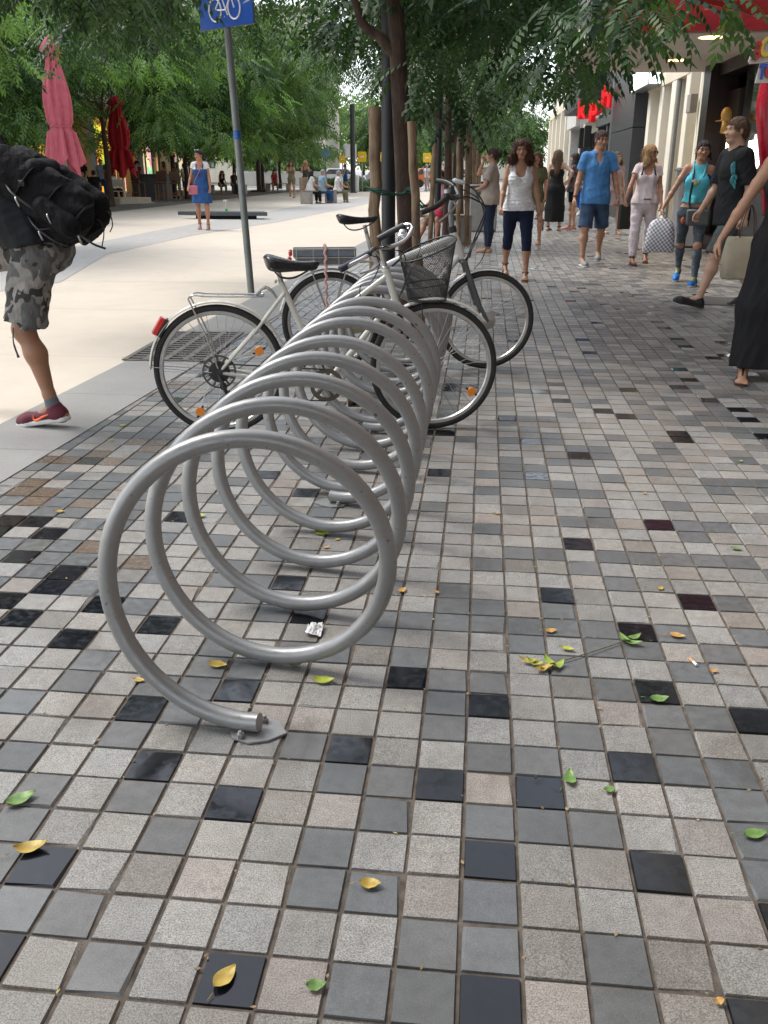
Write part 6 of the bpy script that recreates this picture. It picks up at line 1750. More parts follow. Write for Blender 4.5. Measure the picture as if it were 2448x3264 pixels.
tree_row()
def shade_tree_behind():
    # unseen tree added to the row, its dense crown shading the near paving
    street_tree(-.72, -.6, 'unseen street tree added behind the photographer to shade the near paving', 77, H=3.1, cR=(3.8, 2.5, .9), n=230, per=40, zc=3.9, coarse=1.3)
shade_tree_behind()
def left_trees():
    spec = [(-16.2, 29.5, 4.2, 'leafy tree at the far left edge, partly behind the pink parasol'), (-14.3, 35, 4.4, 'leafy tree behind the two folded parasols'), (-14.3, 44.5, 4.6, 'leafy tree rising behind the bar stools'),
            (-14.5, 54, 4.8, 'leafy tree over the bench with two seated people'), (-15.0, 63.2, 5.0, 'wide leafy tree with a black post, in front of the hedge planter'), (-15.3, 70, 5.2, 'wide leafy tree with a thin trunk beside the hedge planter')]
    for i, (x, y, r, lab) in enumerate(spec):
        t = empty('plaza_tree', (x, y, 0), 0, lab, 'tree', 'trees along the cafe side of the plaza')
        rg = np.random.RandomState(60 + i); far = y > 50
        cl = crown_clumps((0, 0, 5.3 if not far else 6.6), (r, r, 3.0 if not far else 4.3), 120 if not far else 200, rg, (.6, 1.0), .6)
        cl += [((rg.uniform(-r, r) * .85, rg.uniform(-r, r) * .85, rg.uniform(2.45, 3.0)), rg.uniform(.4, .7)) for _ in range(34)]
        limb_tree(t, .12, 3.6, cl, rg, (0, 0), 7)
        cl = [c for c in cl if not (y + c[0][1] < 39 and -.435 < (x + c[0][0]) / (y + c[0][1]) < -.355 and (c[0][2] - CAM_H) / (y + c[0][1]) < .095) and not (y + c[0][1] < 24.5 and abs((x + c[0][0]) / (y + c[0][1]) + .456) < .05)]
        foliage('crown', cl, 13 if not far else 6.5, 70 + i, LEAF2 if not far else LEAF3, t, scale=1.9 if not far else 2.4, npair=6 if not far else 5, ll=.18 if not far else .28, lw=.062 if not far else .10, length=.34)
    # a nearer crown reaching in from the upper left
    t = empty('plaza_tree', (-9.4, 15.5, 0), 0, 'bright green tree leaning in from outside the upper left corner', 'tree', 'trees along the cafe side of the plaza')
    rg = np.random.RandomState(90)
    cl = crown_clumps((0, 0, 4.9), (2.5, 2.6, 1.8), 80, rg, (.35, .6), .5)
    cl += [((rg.uniform(.3, 2.6), rg.uniform(-1, 2), rg.uniform(3.0, 3.8)), rg.uniform(.3, .5)) for _ in range(26)]
    cl = [c for c in cl if abs((-9.4 + c[0][0]) / (15.5 + c[0][1]) + .45) > .055]
    limb_tree(t, .10, 3.6, cl, rg, (0, 0), 7)
    foliage('crown', cl, 26, 91, LEAF2, t, scale=1.3, ll=.12, lw=.042)
    def post(x, y, h, r, label):
        m = MB(); m.tube([(0, 0, 0), (0, 0, h)], r, 14); m.box((0, 0, .05), (r * 6, r * 6, .10), bev=.02); o = m.build('plaza_post', POST, angle=40); o.location = (x, y, 0); tag(o, label, 'post', 'black posts under the plaza trees')
    post(-14.55, 60.2, 3.6, .16, 'black post with a square foot in front of the hedge planter')
    post(-15.3, 45.6, 4.2, .11, 'black post rising behind the bar stools')
    # far green mass of trees closing the street
    far = [(-22, 118, 9), (-14, 128, 10), (-7.5, 120, 9), (-2, 134, 11), (4, 126, 9), (-18, 140, 12), (-30, 126, 11), (-10.8, 108, 7.5)]
    for i, (x, y, h) in enumerate(far):
        t = empty('park_tree', (x, y, 0), 0, None, 'tree', 'tall trees closing the end of the street')
        t['label'] = ['far park tree, leftmost of the green mass behind the red van', 'far park tree behind the globe lamp', 'far park tree above the largest yellow no-entry sign', 'far park tree seen between the nearest trunk and its right stake', 'far park tree above the orange car', 'tallest far park tree at the very back', 'far park tree behind the planter hedge', 'lower far park tree just above the parked cars'][i]
        rg = np.random.RandomState(120 + i); cl = crown_clumps((0, 0, h * .62), (h * .42, h * .4, h * .40), 90, rg, (.9, 1.6), .45)
        limb_tree(t, .28, h * .5, cl, rg, (0, 0), 4)
        foliage('crown', cl, 3.0, 130 + i, LEAF3, t, scale=3, npair=3, ll=.55, lw=.24, length=.4)
left_trees()

# ================================================================ BUILDINGS AND SHOPFRONTS
def plaster(name, c, v=.08):
    if name in _mc: return _mc[name]
    g = NT(name); n = g.noise(.8, 6); s = g.noise(2.2, 5, (1, 1, .12))
    col = g.ramp(n, [(.3, tuple(x * (1 - v) for x in c)), (.7, tuple(x * (1 + v) for x in c))])
    col = g.mix(g.ramp(s, [(.5, (0,) * 3), (.8, (.5,) * 3)]), col, tuple(x * .7 for x in c))
    g.set(Base_Color=col, Roughness=.85); g.bump(g.noise(40, 4), .2, .004); _mc[name] = g.m; return g.m
def glassy(name, c=(.03, .035, .04), rough=.06):
    if name in _mc: return _mc[name]
    g = NT(name); g.set(Base_Color=g.ramp(g.noise(1.3, 4), [(.35, tuple(x * .4 for x in c)), (.65, tuple(x * 2 for x in c))]), Roughness=rough); g.b.inputs['Coat Weight'].default_value = .6
    _mc[name] = g.m; return g.m
def stone_dark():
    g = NT('dark_granite_cladding'); g.set(Base_Color=g.ramp(g.noise(60, 4), [(.3, (.018, .019, .022)), (.7, (.05, .052, .058))]), Roughness=.42); return g.m
DGR = stone_dark(); CREAMP = plaster('cream_plaster', (.68, .61, .48)); PALE = plaster('pale_plaster', (.76, .71, .60)); FR = mat('dark_frame', (.03, .03, .033), .4, .5); BRZ = mat('brown_door_frame', (.022, .012, .010), .35, .1)
GL = glassy('shop_glass'); GLW = glassy('window_glass', (.10, .11, .12))
LIT = lambda n, c, e: mat(n, c, .5, 0, .25, 2, emit=e)
XF = 4.12
def part(p, name, m_, boxes, bev=0.0, angle=None):
    m = MB()
    for c, s in boxes: m.box(c, s, bev=bev)
    return m.build(name, m_, p, angle=angle)
def windows(p, xs, zs, fx, w, h, glass=GLW, frame=FR, axis='x', off=.0):
    """each window is a part, its pane a sub-part; fx is the facade plane"""
    for a in xs:
        for z in zs:
            m = MB()
            def bx(u, v, su, sv, d, t):
                if axis == 'x': m.box((fx + d, u, v), (t, su, sv))
                else: m.box((u, fx + d, v), (su, t, sv))
            t = .07
            bx(a, z + h / 2, w, t, off, .12); bx(a, z - h / 2, w, t, off, .12); bx(a - w / 2, z, t, h + t, off, .124); bx(a + w / 2, z, t, h + t, off, .124); bx(a, z, .05, h, off, .09)
            f = m.build('window', frame, p)
            m = MB()
            if axis == 'x': m.box((fx + off, a, z), (.03, w, h))
            else: m.box((a, fx + off, z), (w, .03, h))
            m.build('pane', glass, f)
def right_side():
    # dark shop at the right edge
    s = empty('dark_shop', (XF, 13.5, 0), 0, 'dark brown framed shop with a big window and white lettering at the right edge', 'shop')
    part(s, 'wall', BRZ, [((1.6, 2.2, 5.2), (3.0, 10, 3.55)), ((2.2, -3.8, 3), (2.0, 2, 8)), ((.0, 4.62, 1.75), (.5, .52, 3.3)), ((.0, 1.0, .12), (.4, 6.6, .24)), ((.03, 1.0, 3.0), (.3, 6.6, .30))])
    part(s, 'show_window', GL, [((.14, .9, 1.65), (.03, 5.0, 2.9))])
    part(s, 'door', BRZ, [((.10, 3.9, 1.35), (.08, .9, 2.5))])
    part(s, 'interior', mat('shop_back_wall', (.035, .022, .018), .8), [((1.4, 1, 1.7), (.1, 9.4, 3.4)), ((.7, 1, -.0), (1.5, 9.4, .02)), ((.75, 1, 3.34), (1.3, 9.4, .1)), ((.75, 4.95, 1.7), (1.3, .1, 3.3))])
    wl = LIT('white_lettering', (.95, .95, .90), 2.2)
    tr = text_mesh('lettering', 'ra', .78, .012, wl, s, (-.10, 1.55, 1.60), (R(90), 0, R(-90)), bevel=.006, offset=.012)
    text_mesh('lettering', 'l', .70, .012, wl, s, (-.10, 3.18, 1.58), (R(90), 0, R(-90)), bevel=.006, offset=.02)
    # straw hat on a yellow mannequin head behind the window edge, both given a faint painted-in glow
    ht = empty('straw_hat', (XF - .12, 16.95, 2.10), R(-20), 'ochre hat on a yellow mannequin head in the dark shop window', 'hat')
    HM = LIT('ochre_felt_glow', (.40, .20, .04), .04)
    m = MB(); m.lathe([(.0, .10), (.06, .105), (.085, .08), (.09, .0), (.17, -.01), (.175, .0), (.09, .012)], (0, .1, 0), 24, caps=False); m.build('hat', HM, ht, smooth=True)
    m = MB(); m.ell((.02, -.16, .08), (.085, .10, .12)); m.tube([(0.02, -.17, .0), (0.02, -.22, -.20)], [.045, .065], 12); m.build('mannequin_head', LIT('yellow_mannequin_glow', (.40, .23, .05), .04), ht, smooth=True)
    s = empty('apartment_building', (XF, -4, 0), 0, 'unseen brown walled building added beside the photographer, continuing the dark shop, shading the paving', 'building')  # unseen block added to keep side light off the near paving
    part(s, 'wall', plaster('brown_wall', (.20, .15, .12)), [((3.2, 0, 8), (6, 25, 16))])
    # grey pier with the house number
    s = empty('grey_pier', (XF, 18.7, 0), 0, 'narrow grey stone pier with the number 30 beside the dark doorway', 'pier')
    part(s, 'pier_stone', mat('grey_stone', (.13, .13, .15), .6, 0, .2, 12), [((.12, 0, 1.72), (.36, .92, 3.44))])
    text_mesh('house_number', '30', .27, .006, mat('number_steel', (.5, .52, .55), .3, .6), s, (-.075, .05, 2.12), (R(90), 0, R(-90)))
    m = MB(); m.tube(spline([(-.075, .44, 3.4), (-.08, .30, 3.0), (-.075, .10, 2.7)], 6), .012, 6); m.build('cable', POST, s)
    # cream fluted shopfront
    s = empty('cream_shopfront', (XF, 22.4, 0), 0, 'cream shopfront of tall vertical piers and grey pipes behind the woman in teal', 'shopfront')
    xs = [(-3.1, .34, 0), (-2.35, .16, .10), (-1.75, .42, -.03), (-.95, .22, .12), (-.25, .5, -.03), (.55, .18, .12), (1.25, .42, -.02), (2.1, .2, .12), (2.9, .42, -.02)]
    for y, w_, d in xs: part(s, 'pilaster', PALE, [((.10 + d, y, 1.72), (.30, w_, 3.44))], bev=.012)
    part(s, 'panel', CREAMP, [((.38, 0, 1.72), (.12, 6.5, 3.44))]); part(s, 'plinth', mat('grey_plinth', (.25, .24, .23), .7), [((.05, 0, .09), (.42, 6.5, .18))])
    part(s, 'lintel', CREAMP, [((.16, .7, 3.28), (.5, 5.0, .26))])
    m = MB(); m.tube([(-.02, -.62, 0), (-.02, -.62, 3.2)], .035, 8); m.build('drainpipe', GREYPL, s); m = MB(); m.tube([(.02, -.45, .2), (.02, -.45, 2.7)], .022, 8); m.build('drainpipe', GREYPL, s)
    m = MB(); m.tube([(.0, -1.35, 0), (.0, -1.35, 3.3)], .02, 8); m.build('rusty_pipe', mat('ochre_pipe', (.42, .24, .08), .7), s)
    part(s, 'junction_box', mat('grey_box', (.28, .26, .23), .6), [((-.10, -2.45, 2.55), (.14, .34, .34))], .01)
    part(s, 'sticker', mat('red_sticker', (.55, .08, .07), .5), [((-.06, 2.9, 1.98), (.012, .26, .10)), ((-.06, 2.9, 1.75), (.012, .26, .14))])
    # light box sign
    s = empty('light_box_sign', (XF - .25, 25.0, 3.42), 0, 'white light box sign under the concrete canopy', 'sign')
    part(s, 'box_frame', mat('sign_frame', (.3, .3, .3), .4, .5), [((0, 0, 0), (.30, 2.6, .46))], .01); part(s, 'lit_face', LIT('light_face', (.80, .92, .95), 1.0), [((-.155, 0, .0), (.012, 2.5, .40)), ((0, -1.306, 0), (.26, .012, .40))])
    # street cabinet
    m = MB(); m.box((0, 0, .66), (.50, .62, 1.28), bev=.015); m.box((0, 0, 1.33), (.58, .70, .07), bev=.02); m.box((-.255, 0, .66), (.01, .50, 1.05)); o = m.build('utility_cabinet', mat('cabinet_grey', (.36, .36, .37), .5, 0, .15, 5), angle=40); o.location = (3.72, 17.6, 0)
    tag(o, 'light grey utility cabinet behind the woman in teal', 'cabinet')
    # canopy slab with two downlights
    s = empty('canopy', (3.3, 16.75, 3.06), 0, 'beige concrete canopy with two round warm downlights over the shopfronts', 'canopy')
    part(s, 'slab', plaster('soffit_plaster', (.66, .58, .50)), [((0.15, .0, .22), (4.1, 5.3, .44))])
    for i, (x, y) in enumerate(((-.24, -2.35), (-.16, .45))):
        m = MB(); m.lathe([(.19, -.012), (.19, .002)], (x, y, 0), 28); o = m.build('downlight', mat('light_trim', (.6, .55, .45), .4), s, angle=40)
        m = MB(); m.lathe([(.165, -.018), (.165, -.011)], (x, y, 0), 28); m.build('lamp', LIT('warm_lamp', (1, .62, .26), 2.0), o)
        pl = bpy.data.lights.new('downlight_lamp', 'SPOT'); pl.energy = 45; pl.color = (1, .72, .42); pl.spot_size = R(130); pl.spot_blend = .6; pl.shadow_soft_size = .12; po = bpy.data.objects.new('downlight_lamp', pl); COL.objects.link(po); po.parent = s; po.location = (x, y, -.03)
    # red painted banner above the canopy edge
    g = NT('red_painted_vinyl'); n = g.noise(1.6, 5, (1, 1, 2.6), .65); n2 = g.noise(5, 3, (.5, .5, 3))
    c = g.ramp(n, [(.30, (.16, .005, .010)), (.48, (.36, .010, .016)), (.60, (.42, .03, .018)), (.70, (.46, .10, .03)), (.85, (.5, .35, .28))])
    g.set(Base_Color=g.mix(g.ramp(n2, [(.66, (0,) * 3), (.70, (1,) * 3)]), c, (.60, .36, .30)), Roughness=.45)
    RED = g.m
    s = empty('red_banner', (3.45, 14.03, 3.06), 0, 'red banner painted with pale strokes along the front edge of the canopy', 'banner')
    part(s, 'banner_board', RED, [((0.0, 0, .75), (4.1, .10, 1.46))])
    # near red toy-shop awning: thick curved shell whose lower edge sweeps down to the right
    s = empty('toy_shop_awning', (2.6, 9.6, 0), 0, 'glossy red awning of the toy shop sweeping down in the upper right corner', 'awning')
    V = []; F = []; n_, m_ = 24, 10
    for i in range(n_):
        t = i / (n_ - 1)
        x = -1.0 + 1.7 * t; zl = 2.80 - .16 * t - .36 * t * t
        for j in range(m_):
            q = j / (m_ - 1); V.append((x, -.25 * math.sin(q * 1.5) * 1.6 + .5 * q, zl + 1.5 * q))
    for i in range(n_ - 1):
        for j in range(m_ - 1): F.append((i * m_ + j, (i + 1) * m_ + j, (i + 1) * m_ + j + 1, i * m_ + j + 1))
    o = mesh_obj('awning_shell', V, F, RED, s); md = o.modifiers.new('t', 'SOLIDIFY'); md.thickness = .05
    m = MB(); m.tube(spline([(-.60, -.06, 3.06), (-.32, -.06, 3.02), (-.05, -.05, 2.93), (-.42, -.06, 2.83), (-.2, -.05, 2.90), (.1, -.05, 2.98)], 6), .010, 6, flat=.5); m.build('painted_stroke', mat('cream_stroke', (.7, .6, .5), .5), s, smooth=True)
    m = MB(); m.tube(spline([(.10, .25, 2.15), (.08, .22, 1.9), (.12, .2, 1.65), (.2, .2, 1.3), (.28, .2, .9)], 6), [.09] * 25, 14); o = m.build('red_bracket', mat('glossy_red', (.42, .01, .03), .25, 0, .2, 4), s, smooth=True)
    # BOO / TOY sign with coloured letters on white backing
    s = empty('toy_shop_sign', (2.58, 9.42, 2.27), R(-6), 'white sign with coloured letters BOO over smaller letters TOY at the right edge', 'sign')
    WB = mat('sign_backing', (.72, .68, .62), .4)
    m = MB(); M = Matrix.Rotation(R(90), 3, 'X').transposed()
    m.prism([(-.215, -.02), (-.19, .10), (-.10, .15), (-.02, .20), (.12, .24), (.30, .26), (.30, .0), (-.20, -.04)], 0, .04, M=[[1, 0, 0], [0, 0, 1], [0, 1, 0]])
    m.prism([(-.13, -.20), (-.11, -.04), (.30, -.02), (.30, -.20)], .002, .038, M=[[1, 0, 0], [0, 0, 1], [0, 1, 0]])
    m.build('backing', WB, s)
    for ch, x, z, sz, c, an in (('B', -.155, .055, .20, (.50, .02, .02), 8), ('O', -.075, .085, .22, (.75, .52, .02), 10), ('O', .01, .10, .27, (.02, .09, .50), 8), ('K', .12, .12, .24, (.02, .30, .08), 6), ('T', -.085, -.115, .16, (.02, .09, .50), 4), ('O', -.025, -.11, .14, (.55, .03, .03), 4), ('Y', .04, -.105, .15, (.55, .03, .03), 4), ('S', .11, -.10, .15, (.02, .30, .08), 4)):
        text_mesh('letter', ch, sz, .012, mat('letter_%d%d%d' % tuple(int(v * 90) for v in c), c, .3, 0, .08), s, (x, -.022, z), (R(90), R(an), 0), bevel=.004, sx=.62, offset=.006)
    # dark granite pier shop and its neighbours
    s = empty('granite_shopfront', (XF, 28.4, 0), 0, 'shopfront clad in tall dark granite slabs behind the blue polo man', 'shopfront')
    part(s, 'granite_cladding', DGR, [((-.05, 0, 1.18), (.5, 4.4, 2.36)), ((-.05, 0, 3.42), (.5, 4.4, 2.08))]); part(s, 'steel_trim', ALU, [((-.31, 2.24, 2.4), (.06, .08, 4.8))]); part(s, 'ledge', CREAMP, [((-.1, .2, 4.62), (.9, 4.6, .30))]); part(s, 'upper_wall', PALE, [((1.2, 0, 6.4), (2.2, 4.5, 3.2))])
    s = empty('red_letter_sign', (4.0, 31.6, 3.3), 0, 'projecting sign of glossy red block letters on a steel frame', 'sign')
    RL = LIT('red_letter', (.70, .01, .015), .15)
    for ch, y, z, sz in (('h', -.7, .1, .85), ('p', .5, -.05, .85), ('k', 1.9, -.1, .8)):
        text_mesh('letter', ch, sz, .09, RL, s, (-.45 - .18 * y, y, z), (R(90), 0, R(-50)), bevel=.02, offset=.01)
    part(s, 'sign_frame', ALU, [((.25, 0, .25), (.8, .06, .05)), ((.25, 0, -.25), (.8, .06, .05)), ((.3, .9, -.05), (.8, .06, .05))])
    s = empty('glass_shopfront', (XF, 33.6, 0), 0, 'grey metal and glass shopfront with a blue poster under the red letters', 'shopfront')
    part(s, 'wall', mat('grey_metal_wall', (.10, .105, .11), .4, .4), [((.5, 0, 4.2), (.9, 5.8, 2.6)), ((.05, -2.8, 1.6), (.3, .3, 3.2)), ((.05, .2, 1.6), (.2, .3, 3.2)), ((.05, 2.8, 1.6), (.2, .3, 3.2)), ((0, 0, 2.9), (.24, 5.8, .25))])
    part(s, 'show_window', GL, [((.16, 0, 1.5), (.04, 5.6, 2.6))]); part(s, 'poster', LIT('blue_poster', (.05, .32, .75), .5), [((-.02, -2.35, 2.35), (.02, .6, .8))])
    s = empty('black_shopfront', (XF, 40, 0), 0, 'dark fronted building with a deep black fascia and lamps beyond the red letters', 'building')
    part(s, 'wall', PALE, [((.5, 0, 1.6), (.8, 7, 3.2))]); part(s, 'fascia', mat('black_fascia', (.018, .018, .022), .5), [((-.15, -.3, 4.6), (1.3, 6.6, 2.2))]); part(s, 'upper_wall', plaster('grey_plaster', (.40, .38, .34)), [((1.6, 0, 8.4), (3, 7, 5.2))])
    windows(s, [-2.4, 0, 2.4], [1.5], .06, 1.5, 2.3, off=0)
    for y in (-2.9, -.9): part(s, 'wall_lamp', BLKPL, [((-.35, y, 2.5), (.25, .35, .75))], .02)
    s = empty('white_shopfront', (XF, 46.4, 0), 0, 'white framed shopfront with a yellow poster beyond the dark fascia', 'shopfront')
    part(s, 'wall', mat('white_frame_paint', (.62, .61, .58), .5), [((.3, -2.4, 2), (.6, .35, 4)), ((.3, 2.3, 2), (.6, .35, 4)), ((.2, 0, 3.6), (.8, 4.8, .9))]); part(s, 'show_window', GLW, [((.4, 0, 1.6), (.05, 4.4, 3.1))]); part(s, 'poster', mat('yellow_poster', (.75, .6, .05), .5), [((.30, -.9, 1.7), (.03, .8, .6))])
    s = empty('cream_corner_building', (XF, 56, 0), 0, 'tall cream building lit by daylight at the far end of the walkway', 'building')
    part(s, 'wall', PALE, [((3, 0, 7), (6, 14, 14))]); part(s, 'string_course', CREAMP, [((-.06, 0, 4.4), (.2, 14.1, .3)), ((-.06, 0, 8.2), (.2, 14.1, .3))])
    for y in (-6.3, -3.2, 0, 3.2, 6.3): part(s, 'pilaster', PALE, [((-.1, y, 2.1), (.24, .5, 4.2))])
    windows(s, [-4.7, -1.6, 1.6, 4.7], [6.2, 10.2], -.02, 1.3, 2.2)
    for y in range(-6, 7, 3): pass
    # upper storeys above the canopy
    s = empty('apartment_building', (XF + 1.2, 21, 0), 0, 'upper storeys of the pale apartment building above the canopy and banner', 'building')
    part(s, 'wall', PALE, [((3.2, 0, 9.5), (6, 19, 11))]); windows(s, [-7.5, -4.5, -1.5, 1.5, 4.5, 7.5], [6.0, 9.2, 12.4], .18, 1.4, 1.7)
    for z in (4.7, 7.9, 11.1): part(s, 'balcony', CREAMP, [((-.4, 0, z), (1.4, 17, .16)), ((-1.08, 0, z + .5), (.08, 17, .9))])
right_side()
def facade(name, label, x0, x1, y, z1, mt, wx, wz, w=1.3, h=1.7, bal=True, cat='building', depth=10, glass=GLW, frame=FR):
    s = empty(name, ((x0 + x1) / 2, y, 0), 0, label, cat)
    W = x1 - x0; part(s, 'wall', mt, [((0, depth / 2, z1 / 2), (W, depth, z1))])
    part(s, 'cornice', CREAMP, [((0, -.15, z1 + .12), (W + .5, .9, .26))])
    n = int(W / wx); xs = [-W / 2 + (i + .5) * W / n for i in range(n)]
    windows(s, xs, wz, -.02, w, h, glass, frame, axis='y')
    if bal:
        for z in wz[1::2]: part(s, 'balcony', PALE, [((0, -.6, z - h / 2 - .12), (W * .8, 1.2, .14)), ((0, -1.16, z - h / 2 + .32), (W * .8, .06, .75))])
    return s
YEL = plaster('yellow_plaster', (.62, .57, .45)); OCH = plaster('ochre_plaster', (.50, .38, .20))
facade('apartment_building', 'pale yellow apartment building far behind the plaza trees', -44, -17.5, 104, 17, YEL, 3.6, [2.4, 6, 9.5, 13])
facade('apartment_building', 'tall cream apartment building closing the far end of the street', -13, 5, 150, 25, PALE, 3.2, [4, 7.6, 11.2, 14.8, 18.4, 22])
facade('apartment_building', 'white and cream block far right of the street end, beyond the corner building', 7, 22, 98, 18, CREAMP, 3.2, [2.5, 6, 9.5, 13])
def cafe_side():
    s = empty('cafe_building', (-21.4, 48, 0), 0, 'cream building with grey pillars and glowing cafe fronts behind the left-hand trees', 'building')
    part(s, 'wall', PALE, [((-5, 0, 10.5), (10, 44, 13)), ((-5, 0, 2.1), (8, 44, 4.2))]); 
    GP = plaster('grey_pillar', (.34, .33, .31))
    for y in (-20, -12.5, -6, 1.5, 8.5, 14.5, 21): part(s, 'pillar', GP, [((.0, y, 2.0), (.9, .9, 4.0))], .02)
    lits = [(-16, (.50, .36, .14), .35), (-9.2, (.30, .12, .06), .25), (-2.2, (.80, .30, .03), .6), (5, (.80, .42, .05), .75), (11.5, (.62, .55, .30), .7), (18, (.50, .42, .25), .6)]
    for i, (y, c, e) in enumerate(lits):
        g = NT('cafe_glow_%d' % i); v = g.n('TexVoronoi'); v.inputs['Scale'].default_value = 1.7; g.l(g.co((1, 1, .8)), v.inputs['Vector'])
        cc = g.mix(.55, g.ramp(g.noise(1.1, 4), [(.35, tuple(q * .25 for q in c)), (.62, c)]), g.mix(1.0, v.outputs['Color'], c, 'MULTIPLY')); g.set(Base_Color=cc, Roughness=.6); g.l(cc, g.b.inputs['Emission Color']); g.b.inputs['Emission Strength'].default_value = e * 1.3
        part(s, 'shop_interior', g.m, [((-.85, y, 1.9), (.1, 5.2, 3.6))]); part(s, 'shop_frame', FR, [((-.35, y - 2.5 + q * 1.25, 1.9), (.08, .08, 3.6)) for q in range(5)] + [((-.35, y, 2.9), (.08, 5.2, .1))])
    windows(s, [-18, -14, -10, -6, -2, 2, 6, 10, 14, 18], [6.2, 9.6, 13], .02, 1.5, 1.9)
    for z in (4.5, 7.9, 11.3): part(s, 'balcony', CREAMP, [((.6, 0, z), (1.5, 42, .18)), ((1.32, 0, z + .5), (.08, 42, .8))])
    # street-front of a nearer block at the extreme left
    s = empty('corner_building', (-21.5, 19, 0), 0, 'cream building with a balcony in the upper left corner, mostly behind leaves', 'building')
    part(s, 'wall', CREAMP, [((-5, 0, 8), (10, 12, 16))]); windows(s, [-4, 0, 4], [5.8, 9.4, 13], .02, 1.5, 1.9)
    for z in (4.3, 7.7, 11.3): part(s, 'balcony', PALE, [((.6, 0, z), (1.5, 11, .18)), ((1.32, 0, z + .5), (.08, 11, .8))])
cafe_side()

# ================================================================ PLAZA FURNITURE
CONC = mat('bench_concrete', (.34, .32, .29), .8, 0, .15, 6, bump=.4); WOOD = mat('cafe_wood', (.10, .050, .028), .55, 0, .3, 20, stretch=(1, 1, .2)); TEAK = mat('teak_slats', (.30, .22, .15), .7, 0, .25, 14)
REDC = cloth('parasol_red', (.40, .018, .028), bump=.8, bs=5, bd=.05, st=(1, 1, .3)); PINKC = cloth('parasol_pink', (.52, .13, .17), bump=.8, bs=5, bd=.05, st=(1, 1, .3))
def parasol(loc, label, cm, z0, z1, base, r=.36, seed=0):
    s = empty('folded_parasol', loc, seed, label, 'parasol', 'folded parasols of the cafe')
    m = MB(); m.tube([(0, 0, 0), (0, 0, z1 + .05)], .05, 14); m.build('pole', mat('white_pole', (.6, .58, .54), .5), s, angle=40)
    m = MB(); m.box((0, 0, .13), (base, base * .8, .22), bev=.02); m.box((0, 0, .02), (base * 1.1, base * .9, .04)); m.build('base', mat('parasol_base', (.50, .44, .36), .8), s)
    L = z1 - z0; V = []; F = []; n, k = 40, 96
    for i in range(n):
        t = i / (n - 1); z = z0 + L * t
        # skirt, tied waist, long folded body, small cap at the top
        if t < .30: R_ = r * (1.22 - 1.3 * t) ; dp = .24
        elif t < .34: R_ = r * .72; dp = .10
        elif t < .885: u = (t - .34) / .545; R_ = r * (.80 + .24 * math.sin(math.pi * min(1, u * 1.2)) - .38 * u); dp = .15
        else: u = (t - .885) / .115; R_ = r * (.82 - .55 * u ** 1.5); dp = .12
        for j in range(k):
            a = 2 * math.pi * j / k
            f = 1 + dp * math.sin(8 * a + .6 * math.sin(t * 4 + seed)) + dp * .5 * math.sin(13 * a + 3 * t + seed)
            zz = z + (.16 * math.sin(4 * a + seed) * (1 - t / .30) * L * .12 * 4 if t < .30 else 0)
            V.append((R_ * f * math.cos(a), R_ * f * math.sin(a), zz))
    for i in range(n - 1):
        for j in range(k): F.append((i * k + j, i * k + (j + 1) % k, (i + 1) * k + (j + 1) % k, (i + 1) * k + j))
    F.append(tuple((n - 1) * k + j for j in range(k)))
    mesh_obj('folded_canopy', V, F, cm, s)
    zt = z0 + L * .33; m = MB(); m.tube([(r * .76 * math.cos(a), r * .76 * math.sin(a), zt) for a in np.linspace(0, 2 * math.pi, 30, endpoint=False)], .02, 6, closed=True); m.build('tie_strap', cm, s, smooth=True)
    return s
parasol((-10.95, 24, 0), 'large faded pink folded parasol on the left', PINKC, 1.35, 4.42, 1.1, .33, .3)
parasol((-15.04, 38.3, 0), 'dark red folded parasol in front of the cafe bar', REDC, 1.22, 4.1, 1.7, .42, 1.1)
def bar_stool(loc, rz, label):
    s = empty('bar_stool', loc, rz, label, 'bar stool', 'wooden bar stools of the cafe')
    for x in (-.19, .19):
        for y in (-.19, .19):
            m = MB(); m.box((x, y, .38), (.045, .045, .76)); m.build('leg', mat('honey_wood', (.26, .14, .07), .6), s)
    m = MB(); m.box((0, 0, .78), (.46, .46, .07), bev=.015); m.build('seat', WOOD, s); m = MB(); m.box((0, .20, 1.06), (.46, .05, .42), bev=.01); m.build('backrest', WOOD, s)
    m = MB()
    for z, y in ((.25, -.19), (.35, .19)): m.box((0, y, z), (.40, .03, .04))
    m.build('rung', mat('honey_wood', (.26, .14, .07), .6), s)
    return s
for x, y, a, l in ((-14.35, 40.9, 0, 'wooden bar stool nearest the grey bar counter'), (-13.75, 41.1, .3, 'wooden bar stool right of the black post'), (-15.9, 42.3, 2.8, 'wooden bar stool between the red parasol and the bar')): bar_stool((x, y, 0), a, l)
m = MB(); m.box((0, 0, .55), (1.5, .9, 1.10), bev=.01); m.box((0, 0, 1.12), (1.7, 1.1, .05), bev=.01); o = m.build('bar_counter', mat('bar_grey', (.10, .115, .13), .6)); o.location = (-15.6, 43.5, 0); tag(o, 'grey bar counter with people leaning on it', 'counter')
c = empty('director_chair', (-16.0, 40, 0), .3, 'white canvas director chair left of the red parasol pole', 'chair')
m = MB(); m.box((0, 0, .45), (.5, .45, .03)); m.build('seat', mat('white_canvas', (.5, .48, .44), .9), c); m = MB(); m.box((0, .22, .78), (.52, .03, .28)); m.build('backrest', mat('white_canvas', (.5, .48, .44), .9), c)
for x in (-.26, .26):
    m = MB(); m.tube([(x, -.2, 0), (x, .22, .45), (x, .22, .92)], .015, 6); m.tube([(x, .2, 0), (x, -.2, .45), (x, -.2, .66), (x, .22, .66)], .015, 6); m.build('side_frame', BLKPL, c)
